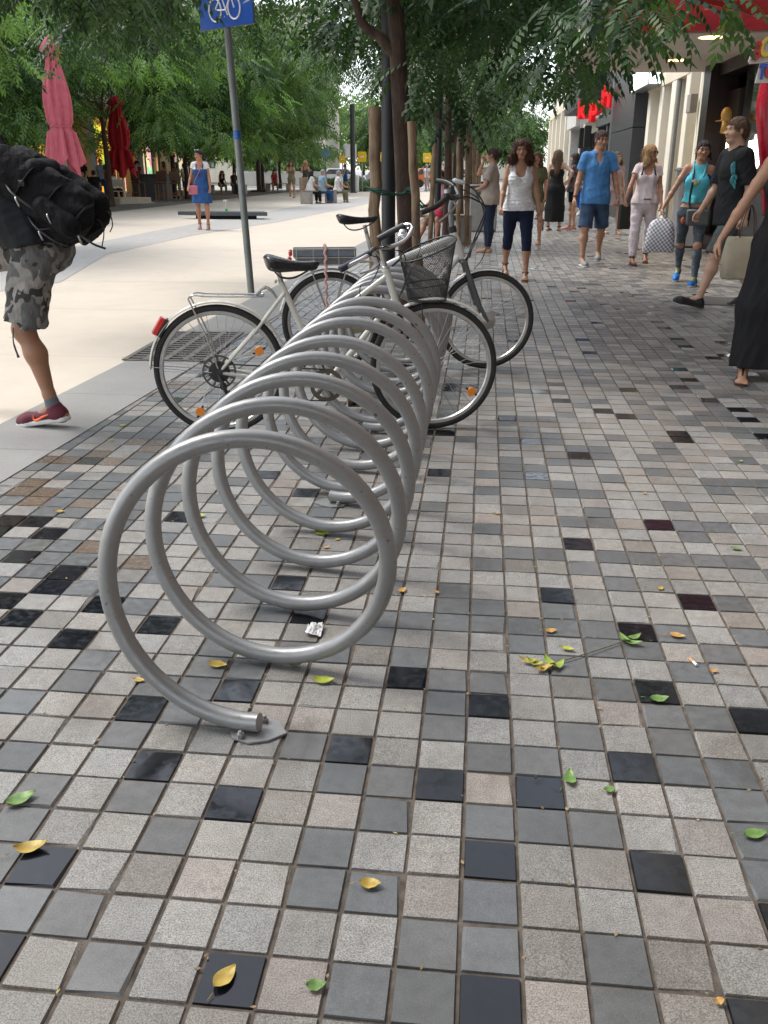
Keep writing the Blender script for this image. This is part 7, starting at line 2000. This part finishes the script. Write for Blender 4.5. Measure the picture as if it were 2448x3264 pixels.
# round concrete bench with timber back, couple seated on it
def bench(loc, rz, label, w=1.9, back=True):
    s = empty('street_bench', loc, rz, label, 'bench')
    for q in (-1, 1): m = MB(); m.box((q * (w / 2 - .12), 0, .24), (.24, .5, .48), bev=.02); m.build('support', CONC, s)
    m = MB()
    for i in range(5): m.box((0, -.2 + .1 * i, .50), (w, .08, .04), bev=.005)
    m.build('seat', TEAK, s)
    if back:
        m = MB()
        for i in range(12): m.box((-w / 2 + .08 + i * (w - .16) / 11, .27, .72), (.10, .05, .62), bev=.005)
        m.build('backrest', TEAK, s)
    return s
bench((-6.95, 39.3, 0), R(62), 'concrete and timber bench with a slatted back where an elderly couple sits', 1.9)
bench((-15.0, 54.3, 0), R(0), 'low bench with two seated people under the trees', 2.2, False)
bench((-13.2, 59.8, 0), R(0), 'low grey bench left of the two strolling women', 1.6, False)
bench((-.9, 17.95, 0), R(8), 'timber bench between the stakes of the second tree', 1.3, False)
# low dark platform on the plaza
s = empty('low_platform', (-7.4, 26.3, 0), R(-4), 'low dark steel platform with a small white tap post, lying on the plaza', 'platform')
m = MB(); m.prism([(-1.42, .0), (-.1, -.25), (1.30, -.10), (1.0, .55), (-.6, .65)], .10, .20); m.build('top', mat('platform_steel', (.075, .085, .09), .55, .2), s)
m = MB(); m.prism([(-.9, .05), (-.1, -.1), (.95, 0), (.8, .4), (-.5, .5)], .0, .10); m.build('foot', mat('pit_black2', (.01, .01, .01), .9), s)
m = MB(); m.tube([(.02, .1, .2), (.02, .1, .52)], .03, 10); m.box((.02, .06, .5), (.12, .05, .05)); m.build('tap_post', mat('white_post', (.6, .6, .56), .5), s); m = MB(); m.lathe([(.04, .2), (.035, .28)], (.02, .1, 0), 10); m.build('green_cup', mat('green_plastic', (.05, .45, .12), .4), s)
# grey litter bin by the phone woman
s = empty('litter_bin', (-.02, 21.6, 0), 0, 'tall grey metal litter bin behind the woman on the phone', 'bin')
m = MB(); m.box((0, 0, .48), (.62, .5, .94), bev=.02); m.build('body', mat('bin_grey', (.26, .255, .24), .55), s, angle=40); m = MB(); m.box((0, 0, .98), (.68, .56, .06), bev=.02); m.box((0, -.262, .8), (.34, .012, .12)); m.build('lid', mat('bin_dark', (.08, .08, .08), .5), s, angle=40)
# planter with clipped hedge
s = empty('hedge_planter', (-17.5, 80.5, 0), 0, 'long white planter wall with a clipped green hedge', 'planter')
m = MB(); m.box((0, 0, .6), (7.4, 1.6, 1.2), bev=.03); m.build('wall', plaster('planter_white', (.50, .50, .48)), s)
rg = np.random.RandomState(5); cl = [((rg.uniform(-3.5, 3.5), rg.uniform(-.6, .6), rg.uniform(1.3, 2.1)), .45) for _ in range(90)]; foliage('hedge', cl, 16, 6, LEAF2, s, scale=1, npair=3, ll=.16, lw=.09, length=.2)
# flower bed with low bushes
o = foliage('flower_bed', [((rg.uniform(-12, -5.5), rg.uniform(66, 69), rg.uniform(.1, .75)), .5) for _ in range(120)], 12, 8, LEAF3, None, scale=1.0, npair=3, ll=.20, lw=.10, length=.3); tag(o, kind='stuff')
# yellow no-entry boards
YS = mat('sign_yellow', (.80, .50, .01), .4); RS = mat('sign_red', (.55, .03, .03), .4); WS = mat('sign_white2', (.8, .8, .8), .4)
def noentry(x, y, z, w, label, rnd=False, rz=0):
    s = empty('no_entry_sign', (x, y, 0), rz, label, 'sign', 'yellow no-entry signs at the end of the plaza')
    m = MB(); m.tube([(0, 0.05, 0), (0, .05, z)], .035, 8); m.build('pole', mat('sign_pole', (.3, .3, .3), .5, .5), s)
    m = MB(); (m.lathe([(w * .62, 0), (w * .62, .03)], (0, 0, z), 24, axis='y') if rnd else m.box((0, 0, z), (w, .03, w * 1.12))); m.build('board', YS, s)
    m = MB(); m.lathe([(w * .34, .02), (w * .34, .035)], (0, 0, z), 28, axis='y'); m.build('red_disc', RS, s); m = MB(); m.box((0, -.04, z), (w * .46, .012, w * .14)); m.build('white_bar', WS, s)
noentry(-8.05, 62, 2.12, .56, 'yellow no-entry sign, largest and squarest, right of the white box'); noentry(-9.35, 62, 1.98, .42, 'smaller yellow no-entry sign below the globe lamp'); noentry(-6.72, 62, 2.12, .5, 'yellow no-entry sign partly hidden by a black post')
noentry(-13.75, 62, 2.18, .55, 'round yellow no-entry sign beside the hedge planter', True); noentry(-3.75, 61, 2.05, .5, 'yellow no-entry sign left of a pair near the orange car'); noentry(-3.4, 63, 1.95, .5, 'yellow no-entry sign right of a pair near the orange car', False, .5)
s = empty('white_sign', (-9.06, 64, 0), 0, 'blank white rectangular sign between two yellow signs', 'sign'); m = MB(); m.box((0, 0, 2.5), (.75, .06, .85)); m.build('board', WS, s); m = MB(); m.tube([(0, .05, 0), (0, .05, 2.2)], .04, 8); m.build('pole', GREYPL, s)
s = empty('blue_sign', (-10.8, 64, 0), 0, 'pale blue round sign on a thin pole left of the globe lamp', 'sign'); m = MB(); m.lathe([(.3, 0), (.3, .04)], (0, 0, 2.4), 20, axis='y'); m.build('board', mat('pale_blue', (.15, .3, .5), .5), s); m = MB(); m.tube([(0, .05, 0), (0, .05, 2.3)], .04, 8); m.build('pole', GREYPL, s)
s = empty('globe_lamp', (-9.7, 66, 0), 0, 'street lamp with a white glass globe above the signs', 'lamp'); m = MB(); m.tube([(0, 0, 0), (0, 0, 2.55)], .04, 8); m.build('pole', GREYPL, s); m = MB(); m.ell((0, 0, 2.78), (.24, .24, .24)); m.build('globe', mat('opal_glass', (.8, .8, .74), .3), s, smooth=True)
for x, l in ((-9.5, 'left'), (-8.43, 'right')):
    m = MB(); m.lathe([(.16, 0), (.16, .85), (.12, .95), (0, .97)], n=16); o = m.build('bollard', mat('white_bollard', (.65, .64, .6), .6), angle=40); o.location = (x, 62, 0); tag(o, 'short white bollard, %s one of the two in front of the flower bed' % l, 'bollard', 'white bollards')
# cars far away
def car(loc, rz, col, label, L=4.2, van=False):
    s = empty('parked_car', loc, rz, label, 'car', 'cars at the far end of the street')
    h = 1.45 if not van else 2.2; D = SDF()
    prof = [(-L / 2, .35), (-L / 2, .85), (-L / 2 + .35, .95), (-L / 2 + .8, h), (L / 2 - 1.7, h), (L / 2 - 1.0, .98), (L / 2 - .1, .80), (L / 2, .35)]
    m = MB(); m.prism(prof, -.84, .84, M=[[1, 0, 0], [0, 0, 1], [0, 1, 0]]); o = m.build('body', mat('car_' + col, {'white': (.6, .6, .6), 'orange': (.65, .14, .02), 'blue': (.05, .15, .32), 'silver': (.35, .36, .38), 'red': (.45, .02, .03)}[col], .25, .2, .05, coat=.6), s); b = o.modifiers.new('b', 'BEVEL'); b.width = .08; b.segments = 2
    m = MB(); gp = [(-L / 2 + .55, .98), (-L / 2 + .88, h - .08), (L / 2 - 1.75, h - .08), (L / 2 - 1.2, .98)]; m.prism(gp, -.852, .852, M=[[1, 0, 0], [0, 0, 1], [0, 1, 0]]); m.build('windows', GL, s)
    for x in (-L / 2 + .8, L / 2 - .8):
        for y in (-.8, .8): m = MB(); m.lathe([(.31, -.1), (.31, .1)], (x, y, .32), 18, axis='y'); m.build('wheel', RUBBER, s)
    return s
for a in (((-3.9, 76, 0), .05, 'orange', 'orange car with dark windows seen between the trunk and the stake'), ((-12.6, 84, 0), .1, 'white', 'white car parked behind the flower bed, left of the pedestrians'), ((-8.9, 86, 0), 0, 'silver', 'silver car parked behind the flower bed, in the middle'), ((-5.2, 90, 0), 0, 'blue', 'blue car parked behind the flower bed, farther right'), ((-1.2, 84, 0), .2, 'white', 'white car far down the row of tree stakes'), ((-17.6, 90, 0), .1, 'red', 'red van behind the round yellow sign')): car(*a[:3], a[3], van=a[2] == 'red')
# ================================================================ PEOPLE FARTHER AWAY
def simple(label, loc, rz, top, bot, H=1.68, sex='f', sit=False, walk=0, hair=('short', H_BRN), skin=SK_L, skirt=None, vx=.015, sleeve=.5, bt=1.9, head=(0, 0, 0), arm=(10, 8, 22, 5), group=None, ex=None, pz=.52, build=1.0, lean=0):
    if sit: kw = dict(lleg=(84, 6, 84), rleg=(80, 6, 78), pelvis_z=pz, lean=(8 + lean, 0, 0), larm=(30, 8, 50, 12), rarm=(26, 8, 54, 12))
    else: kw = dict(lleg=(walk, 3, 6 if walk > 0 else 18), rleg=(-walk, 3, 18 if walk > 0 else 6), larm=arm, rarm=arm, lean=(2 + lean, 0, 0))
    B = Body(H, sex, head=head, build=build, **kw)
    cs = [('top', B.top(sleeve, -.04, .012, .012, 'crew' if sleeve else 'scoop'), top, None)]
    cs.append(('skirt', B.skirt(skirt[0], skirt[1], .014), bot, None) if skirt else ('trousers', B.legs_cloth(bt, .010, .008, .05), bot, None))
    return person(label, loc, rz, B, skin, vx, hair, cs, ('shoe', mat('plain_shoe', (.08, .06, .05), .6), WHITE_SOLE), ex, group, face=vx < .013, fingers=vx < .013)
cl_ = lambda n, c: cloth(n, c)
WHT, BLK, RDc, BLU, GRYc, KHA, ORA, LBL, DNM = cl_('white_cloth', (.68, .67, .66)), cl_('black_cloth', (.014, .014, .016)), cl_('red_cloth', (.38, .03, .05)), cl_('strong_blue_cloth', (.02, .12, .50)), cl_('grey_cloth', (.10, .105, .115)), cl_('khaki_cloth', (.20, .17, .10)), cl_('salmon_cloth', (.55, .20, .12)), cl_('light_blue_cloth', (.25, .38, .48)), cl_('jeans_cloth', (.03, .09, .22))
def denim_woman():
    B = Body(1.70, 'f', build=1.05, lean=(0, 0, 0), lleg=(8, 2, 4), rleg=(-6, 2, 12), larm=(4, 10, 18, 6), rarm=(0, 16, 30, 4), head=(-22, 8, 0), foot=((-14, 4), (-18, -4)))
    DN = C('pinafore_denim', (.028, .085, .24), var=.3)
    D = B.top(0, -.02, .016, .006, 'scoop'); D.plane(B.J['chest'] + B.up * .035, B.up); D.p = [p for p in D.p if not (p[0] == 'plane' and p[2][2] < -.5)]
    def ex(root, B, h):
        m = MB()
        for s_ in (-1, 1): m.tube(spline([B.J['chest'] + B.rt * s_ * .07 + B.fw * .145 + B.up * .02, B.J['sho'] + B.rt * s_ * .085 + B.up * .052, B.J['chest'] + B.rt * s_ * .07 - B.fw * .13], 6), .014, 8, flat=.4)
        m.build('pinafore_strap', DN, root, smooth=True)
        m = MB(); m.tube(spline([B.J['sho'] - B.rt * .07 + B.up * .06, B.J['chest'] + B.fw * .155, B.J['waist'] + B.rt * .12 + B.fw * .13, B.J['pel'] + B.rt * .17 + B.fw * .10], 6), .008, 6); b = m.build('bag_strap', mat('pink_leather', (.45, .13, .17), .5), root)
        m = MB(); m.box(B.J['pel'] + B.rt * .17 + B.fw * .13 - vec((0, 0, .06)), (.22, .06, .20), bev=.015); m.build('pink_bag', mat('pink_leather', (.45, .13, .17), .5), root)
        m = MB()
        for s_ in (-1, 1): m.ell(h(s_ * .03, .06, .115), np.array((.028, .02, .012)) * B.s, 10, 6)
        m.build('sunglasses', mat('light_lens', (.20, .26, .33), .15), root, smooth=True)
    person('woman in a denim pinafore and white T-shirt with a pink shoulder bag crossing the plaza', (-6.54, 21.4, 0), 190, B, SK_R, .009, ('tied', H_BLK),
        [('t_shirt', B.top(.32, .02, .008, .004, 'scoop'), WHT, None), ('pinafore_bib', D, DN, N(.003, 22, 51)), ('pinafore_skirt', B.skirt(.60, .235, .016), DN, N(.008, 16, 52, (1, 1, .2)))], ('sandal', mat('tan_leather', (.28, .16, .11), .5), .02), ex)
denim_woman()
simple('elderly woman in a white blouse and black trousers seated on the concrete bench', (-7.25, 38.85, 0), -50, WHT, BLK, sit=True, hair=('loose', H_BLK), build=1.15)
simple('grey haired man in jeans seated beside the woman on the concrete bench', (-6.85, 39.35, 0), -50, LBL, DNM, sex='m', sit=True, hair=('short', H_GRY), H=1.74)
simple('white haired person in white on the far side of the slatted bench', (-6.35, 40.4, 0), -60, WHT, KHA, sit=True, hair=('short', H_GRY), pz=.5)
simple('young woman in a short khaki playsuit walking towards the camera, left of a pair', (-9.62, 46.7, 0), 185, KHA, KHA, H=1.72, walk=12, bt=.4, hair=('long', H_BRN), sleeve=0, arm=(40, 8, 90, 10), skin=SK_R)
simple('young woman in a dark patterned dress walking towards the camera, right of a pair', (-9.25, 48.6, 0), 182, print_cloth('dark_dress_print', [(.03, .03, .025), (.14, .12, .07), (.04, .04, .03)], 16, (.42, .6)), BLK, H=1.76, walk=-12, hair=('long', H_BLD), sleeve=0, skirt=(.62, .21), arm=(40, 8, 90, 10), skin=SK_R)
simple('red haired woman in black seated on the low bench under the trees', (-15.3, 54.0, 0), 215, BLK, KHA, sit=True, hair=('curly', H_LBR), sleeve=0, lean=15)
simple('person in a dark cap and purple top seated on the low bench under the trees', (-14.6, 54.2, 0), 205, cl_('plum_cloth', (.05, .03, .07)), GRYc, sit=True, hair=('short', H_BLK), lean=15)
simple('person in dark red seated on the low grey bench left of the strolling women', (-13.4, 59.6, 0), 200, RDc, KHA, sit=True, hair=('long', H_BRN))
simple('man with a white cap, white T-shirt and pale shorts standing near the orange car', (-3.86, 63, 0), 150, WHT, cl_('stone_cloth', (.36, .33, .31)), sex='m', H=1.66, bt=1.0, hair=('short', mat('white_cap', (.7, .7, .7), .8)), skin=SK_R)
simple('man in a bright blue shirt and sand shorts walking past the flower bed', (-8.85, 63.6, 0), 95, BLU, cl_('sand_cloth2', (.42, .36, .26)), sex='m', H=1.78, walk=14, bt=.95)
simple('woman in a navy dress walking beside the man in bright blue', (-9.45, 63.9, 0), 95, DNM, DNM, walk=-14, skirt=(.6, .2), sleeve=0)
simple('boy in a white T-shirt and blue shorts behind the bar stools', (-14.6, 45.2, 0), 60, WHT, BLU, sex='m', H=1.60, bt=.8, hair=('short', H_BLK))
simple('man in a dark grey shirt standing at the cafe left of the red parasol', (-17.1, 42, 0), 20, GRYc, GRYc, sex='m', H=1.82, hair=('short', H_BLK))
simple('woman with long black hair standing at the cafe, farthest left', (-18.3, 42, 0), 160, BLK, GRYc, H=1.72, hair=('long', H_BLK))
simple('person in a light blue shirt standing at the cafe beside the man in grey', (-18.0, 43.2, 0), 200, LBL, DNM, H=1.78)
simple('person in a black T-shirt seated with their back turned at the cafe', (-15.4, 36.2, 0), 20, BLK, KHA, sit=True, sex='m', hair=('short', H_BLK))
simple('blond child seated near the person in black at the cafe', (-16.9, 38.6, 0), 200, cl_('peach_cloth', (.5, .3, .2)), KHA, sit=True, H=1.5, hair=('short', H_BLD))
simple('man in a blue-grey shirt leaning on the grey bar counter', (-16.3, 42.9, 0), -60, LBL, GRYc, sex='m', H=1.72, hair=('short', H_BLK), lean=12)
simple('woman in salmon pink at the grey bar counter', (-15.3, 44.3, 0), 130, ORA, KHA, H=1.68, hair=('loose', H_LBR), sleeve=0)
simple('woman in a patterned top at the right end of the bar counter', (-14.75, 44.4, 0), 170, print_cloth('light_print', [(.3, .28, .25), (.12, .12, .12), (.5, .45, .35)], 18, (.42, .6)), GRYc, H=1.64, hair=('loose', H_LBR))
simple('woman in a white top sitting at the cafe just left of the white chair', (-16.7, 41.2, 0), 240, WHT, BLK, sit=True, hair=('loose', H_BRN))
simple('man in a salmon shirt sitting deep inside the cafe terrace', (-18.6, 45.0, 0), 150, ORA, GRYc, sit=True, sex='m', pz=.7)
simple('woman in plum standing deep in the cafe behind the bar', (-17.9, 47.5, 0), 170, cl_('plum_cloth', (.05, .03, .07)), BLK, hair=('long', H_BLK))
simple('person in khaki standing at the cafe behind the pink parasol', (-15.9, 33.5, 0), 120, KHA, BLK, hair=('short', H_BRN))
simple('person in dark red between the red parasol and the bar', (-17.2, 46, 0), 150, RDc, BLK, H=1.72, hair=('short', H_BRN))
# seated person in pink behind the stakes
B = Body(1.60, 'f', lleg=(80, 8, 70), rleg=(70, 10, 40), pelvis_z=.54, lean=(4, 0, 0), larm=(30, 14, 40, 5), rarm=(20, 18, 30, 5))
person('person in a pink T-shirt and grey trainers seated behind the tree stakes', (-.78, 17.75, 0), 150, B, SK_R, .010, ('tied', H_BRN),
    [('t_shirt', B.top(.4, -.02, .012, .01, 'crew'), C('candy_pink', (.58, .30, .40)), None), ('shorts', B.legs_cloth(1.0, .012, .012, .05), C('taupe_cloth', (.20, .15, .11)), None)], ('trainer', mat('slate_trainer', (.08, .10, .12), .7), mat('black_sole', (.02, .02, .02), .7)), None, face=False)
m = MB(); m.ell((0, 0, 0), (.11, .09, .12)); o = m.build('pink_bag', mat('hot_pink', (.70, .03, .12), .5), smooth=True); o.location = (-.80, 17.35, .62); tag(o, 'bright pink round bag on the lap of the person seated behind the stakes', 'bag')

# ================================================================ LEAVES AND LITTER ON THE PAVING
def leafm(n, a, b): 
    g = NT(n); g.set(Base_Color=g.ramp(g.noise(38, 3), [(.35, a), (.65, b)]), Roughness=.5); g.bump(g.noise(60, 3), .4, .002); return g.m
YLW, YG, GRN, BRN = leafm('leaf_yellow', (.34, .22, .03), (.52, .39, .08)), leafm('leaf_yellow_green', (.45, .45, .04), (.22, .34, .05)), leafm('leaf_fresh_green', (.09, .19, .04), (.19, .30, .08)), leafm('leaf_brown', (.40, .20, .05), (.62, .40, .10))
def leaf_geom(L, W, curl, rg, c=(0, 0, 0), az=0, m=None):
    m = m or MB(); n = 9; P = []
    for i in range(n):
        t = i / (n - 1); w_ = W * math.sin(math.pi * min(1, t * 1.02)) ** .8 * (1 - .35 * t) + .0006
        z = .003 + curl * (t - .5) ** 2 * L + .002 * rg.random()
        bend = .04 * L * math.sin(2.2 * t)
        for s_ in (-1, -.5, 0, .5, 1): P.append((L * (t - .5), s_ * w_ + bend, z + abs(s_) * W * .12 + (.001 * rg.random() if s_ else 0)))
    P = np.array(P); ca, sa = math.cos(az), math.sin(az); P = P @ np.array([[ca, sa, 0], [-sa, ca, 0], [0, 0, 1]])
    F = [(i * 5 + k, (i + 1) * 5 + k, (i + 1) * 5 + k + 1, i * 5 + k + 1) for i in range(n - 1) for k in range(4)]
    m.add(P + np.array(c), F); return m
def fallen(items):
    rg = random.Random(9)
    for (x, y, L, az, mt, lab) in items:
        m = leaf_geom(L * .8, L * rg.uniform(.24, .32), rg.uniform(.1, .6), rg, az=az + rg.uniform(-.5, .5))
        ca, sa = math.cos(az), math.sin(az); m.tube([(-L * .5 * ca, -L * .5 * sa, .005), (-L * .72 * ca, -L * .72 * sa, .003)], .0008, 4)
        o = m.build('fallen_leaf', {'y': YLW, 'yg': YG, 'g': GRN, 'b': BRN}[mt], smooth=True); o.location = (x, y, .001); tag(o, lab, 'leaf', 'fallen leaves on the pavers')
fallen([(-0.704, 2.143, 0.075, 0.1, 'y', 'yellow and green leaf left of the rack end plate, on a wet paver'), (-0.897, 2.042, 0.045, 0.2, 'y', 'small pale yellow leaf under the lowest curve of the front ring'), (-0.486, 2.167, 0.05, 0.3, 'g', 'green leaf just below the second ring'), (-0.389, 2.091, 0.075, -0.4, 'yg', 'green and yellow leaf right of the two small leaves below the second ring'), (-1.104, 3.271, 0.07, 0.2, 'yg', 'bright green and yellow leaf between the second and third ring'), (-0.577, 3.143, 0.08, -0.2, 'yg', 'yellow-green leaf under the fourth ring'), (-0.509, 3.09, 0.03, 0.6, 'y', 'tiny yellow leaf beside the leaf under the fourth ring'), (-0.537, 3.011, 0.035, 0, 'b', 'small brown leaf below the yellow ones under the fourth ring'), (-0.223, 2.679, 0.05, 0.8, 'b', 'orange-brown leaf just right of the rack'), (-0.109, 2.677, 0.03, -0.6, 'b', 'small brown curl of leaf right of the rack, farther right'), (0.251, 2.447, 0.05, -0.2, 'b', 'ochre leaf above the twig'), (0.292, 2.341, 0.05, -0.7, 'yg', 'yellow leaf between the ochre leaf and the twig'), (0.627, 2.457, 0.06, 0.0, 'b', 'ochre leaf right of the green end of the twig'), (0.638, 2.785, 0.035, 0.4, 'y', 'small round yellow leaf near the right, high on the near paving'), (0.511, 2.096, 0.065, -0.2, 'g', 'green leaf on a black paver at the right'), (0.689, 2.258, 0.035, 0.2, 'b', 'brown leaf beside the cigarette end'), (0.248, 1.736, 0.07, 1.0, 'g', 'curled green leaf beside a black paver'), (0.333, 1.705, 0.04, 0.1, 'g', 'small green leaf right of the curled green leaf'), (0.621, 1.59, 0.07, 0.0, 'g', 'green leaf at the right edge'), (-0.979, 1.531, 0.085, 0.5, 'g', 'green leaf at the left edge, on a grey paver'), (-0.883, 1.387, 0.085, 0.5, 'y', 'yellow leaf overlapping the blue-sheened paver at the left'), (-0.173, 1.363, 0.055, 0.0, 'y', 'yellow leaf on a grey paver at the bottom centre'), (-0.397, 1.121, 0.07, 1.2, 'y', 'yellow-brown leaf standing out on a black paver at the bottom'), (-0.237, 1.121, 0.045, 0.3, 'g', 'green leaf on a pinkish paver at the bottom'), (0.978, 3.159, 0.05, 0.0, 'g', 'small green leaf near the right edge, higher up'), (0.741, 3.75, 0.03, 0, 'y', 'tiny yellow leaf at middle right'), (0.098, 3.429, 0.03, 0, 'y', 'tiny yellow leaf at the middle of the paving'), (-1.688, 3.261, 0.05, 0.1, 'y', 'pale yellow leaf at the left side of the paving'), (-1.93, 4.56, 0.06, 0, 'yg', 'yellow-green leaf near the kerb strip'), (-1.884, 4.294, 0.035, 0, 'yg', 'small yellow-green leaf below the one near the kerb strip'), (1.278, 4.263, 0.03, 0, 'yg', 'tiny yellow-green leaf at the far right'), (0.446, 1.163, 0.025, 0, 'b', 'small brown scrap of leaf at the bottom right')])
# twig with leaves at both ends
def twig():
    A, Bp = ((0.224, 2.237), (0.467, 2.406))
    s = empty('leafy_twig', (A[0], A[1], 0), 0, 'thin twig with yellow leaves at one end and green leaves at the other', 'twig')
    d = np.array([Bp[0] - A[0], Bp[1] - A[1], 0]); m = MB(); m.tube(spline([(0, 0, .006), d * .5 + [0, -.006, .008], d + [0, 0, .006]], 6), .0016, 5); m.build('stem', leafm('stem_green', (.10, .10, .05), (.18, .18, .09)), s)
    rg = random.Random(2)
    for i, (dx, dy, az) in enumerate(((-.03, .01, 2.6), (-.015, -.02, 3.6), (.01, .022, 2.0), (.0, -.01, .4), (.035, .0, .9), (-.05, .02, 2.9))):
        leaf_geom(.055, .014, .8, rg, (dx, dy, .003), az).build('leaf', YLW if i % 2 else YG, s, smooth=True)
    for dx, dy, az in ((.0, .012, 2.0), (.03, .02, .6), (.02, -.012, -.2)): leaf_geom(.055, .014, .6, rg, (d[0] + dx, d[1] + dy, .003), az).build('leaf', GRN, s, smooth=True)
twig()
s = empty('cigarette_end', (0.649, 2.287, .005), 1.9, 'cigarette end with an orange filter lying on a grey paver', 'cigarette end'); m = MB(); m.tube([(0, 0, 0), (.018, 0, 0)], .004, 10); m.build('paper', mat('cig_paper', (.75, .73, .7), .8), s); m = MB(); m.tube([(.0185, 0, 0), (.038, 0, 0)], .0041, 10); m.build('filter', mat('cig_filter', (.62, .30, .12), .8), s)
m = MB(); rg_ = random.Random(6); n = 9
V = [(.05 * (i / 8 - .5), .035 * (j / 8 - .5) * 2, .012 * rg_.random() + .004 + .010 * math.exp(-((i - 4) ** 2 + (j - 4) ** 2) / 8)) for i in range(9) for j in range(9)]
m.add(V, [(i * 9 + j, (i + 1) * 9 + j, (i + 1) * 9 + j + 1, i * 9 + j + 1) for i in range(8) for j in range(8) if (i, j) not in ((0, 0), (7, 7), (0, 7))]); o = m.build('crumpled_wrapper', mat('clear_wrap', (.70, .70, .70), .15, 0, .2, 60)); o.location = (-0.466, 2.374, 0); tag(o, 'crumpled clear plastic wrapper inside the second ring of the nearest rack', 'wrapper')
m = MB(); m.box((0, 0, .004), (.74, .62, .008)); o = m.build('manhole_cover', mat('cover_grey', (.075, .07, .065), .6, 0, .3, 30, bump=.4)); o.location = (2.62, 10.05, 0); o.rotation_euler = (0, 0, R(-3)); tag(o, 'dark rectangular manhole cover near the striding man’s shoe', 'manhole cover')
m = MB(); m.lathe([(.21, 0), (.21, .005)], n=32); o = m.build('round_cover', mat('cover_grey', (.075, .07, .065), .6)); o.location = (-.02, 8.9, 0); tag(o, 'round grey cover set in the pavers behind the electric bicycle wheel', 'cover')


# dry crumbs and grit caught in the joints
def crumbs():
    rg = np.random.RandomState(12); V = []; F = []
    for i in range(900):
        if rg.rand() < .5: x = TX0 + rg.randint(-14, 18) * TP + rg.normal(0, .004); y = rg.uniform(1.0, 6.5)
        else: x = rg.uniform(-1.6, 2.2); y = TY0 - rg.randint(-40, 5) * TP + rg.normal(0, .004)
        s = rg.uniform(.0012, .0045); a = rg.uniform(0, 6.28); b = len(V)
        for k in range(4):
            t = a + k * 1.57; V.append((x + s * math.cos(t) * (1.6 if k % 2 else .8), y + s * math.sin(t) * (1.6 if k % 2 else .8), .0015 + rg.uniform(0, .0025)))
        F.append((b, b + 1, b + 2, b + 3))
    g = NT('dry_crumbs'); g.set(Base_Color=g.ramp(g.noise(9, 2), [(.35, (.10, .07, .04)), (.5, (.30, .22, .12)), (.65, (.38, .33, .12))]), Roughness=.9)
    tag(mesh_obj('dry_leaf_crumbs', V, F, g.m, smooth=False), kind='stuff')
crumbs()
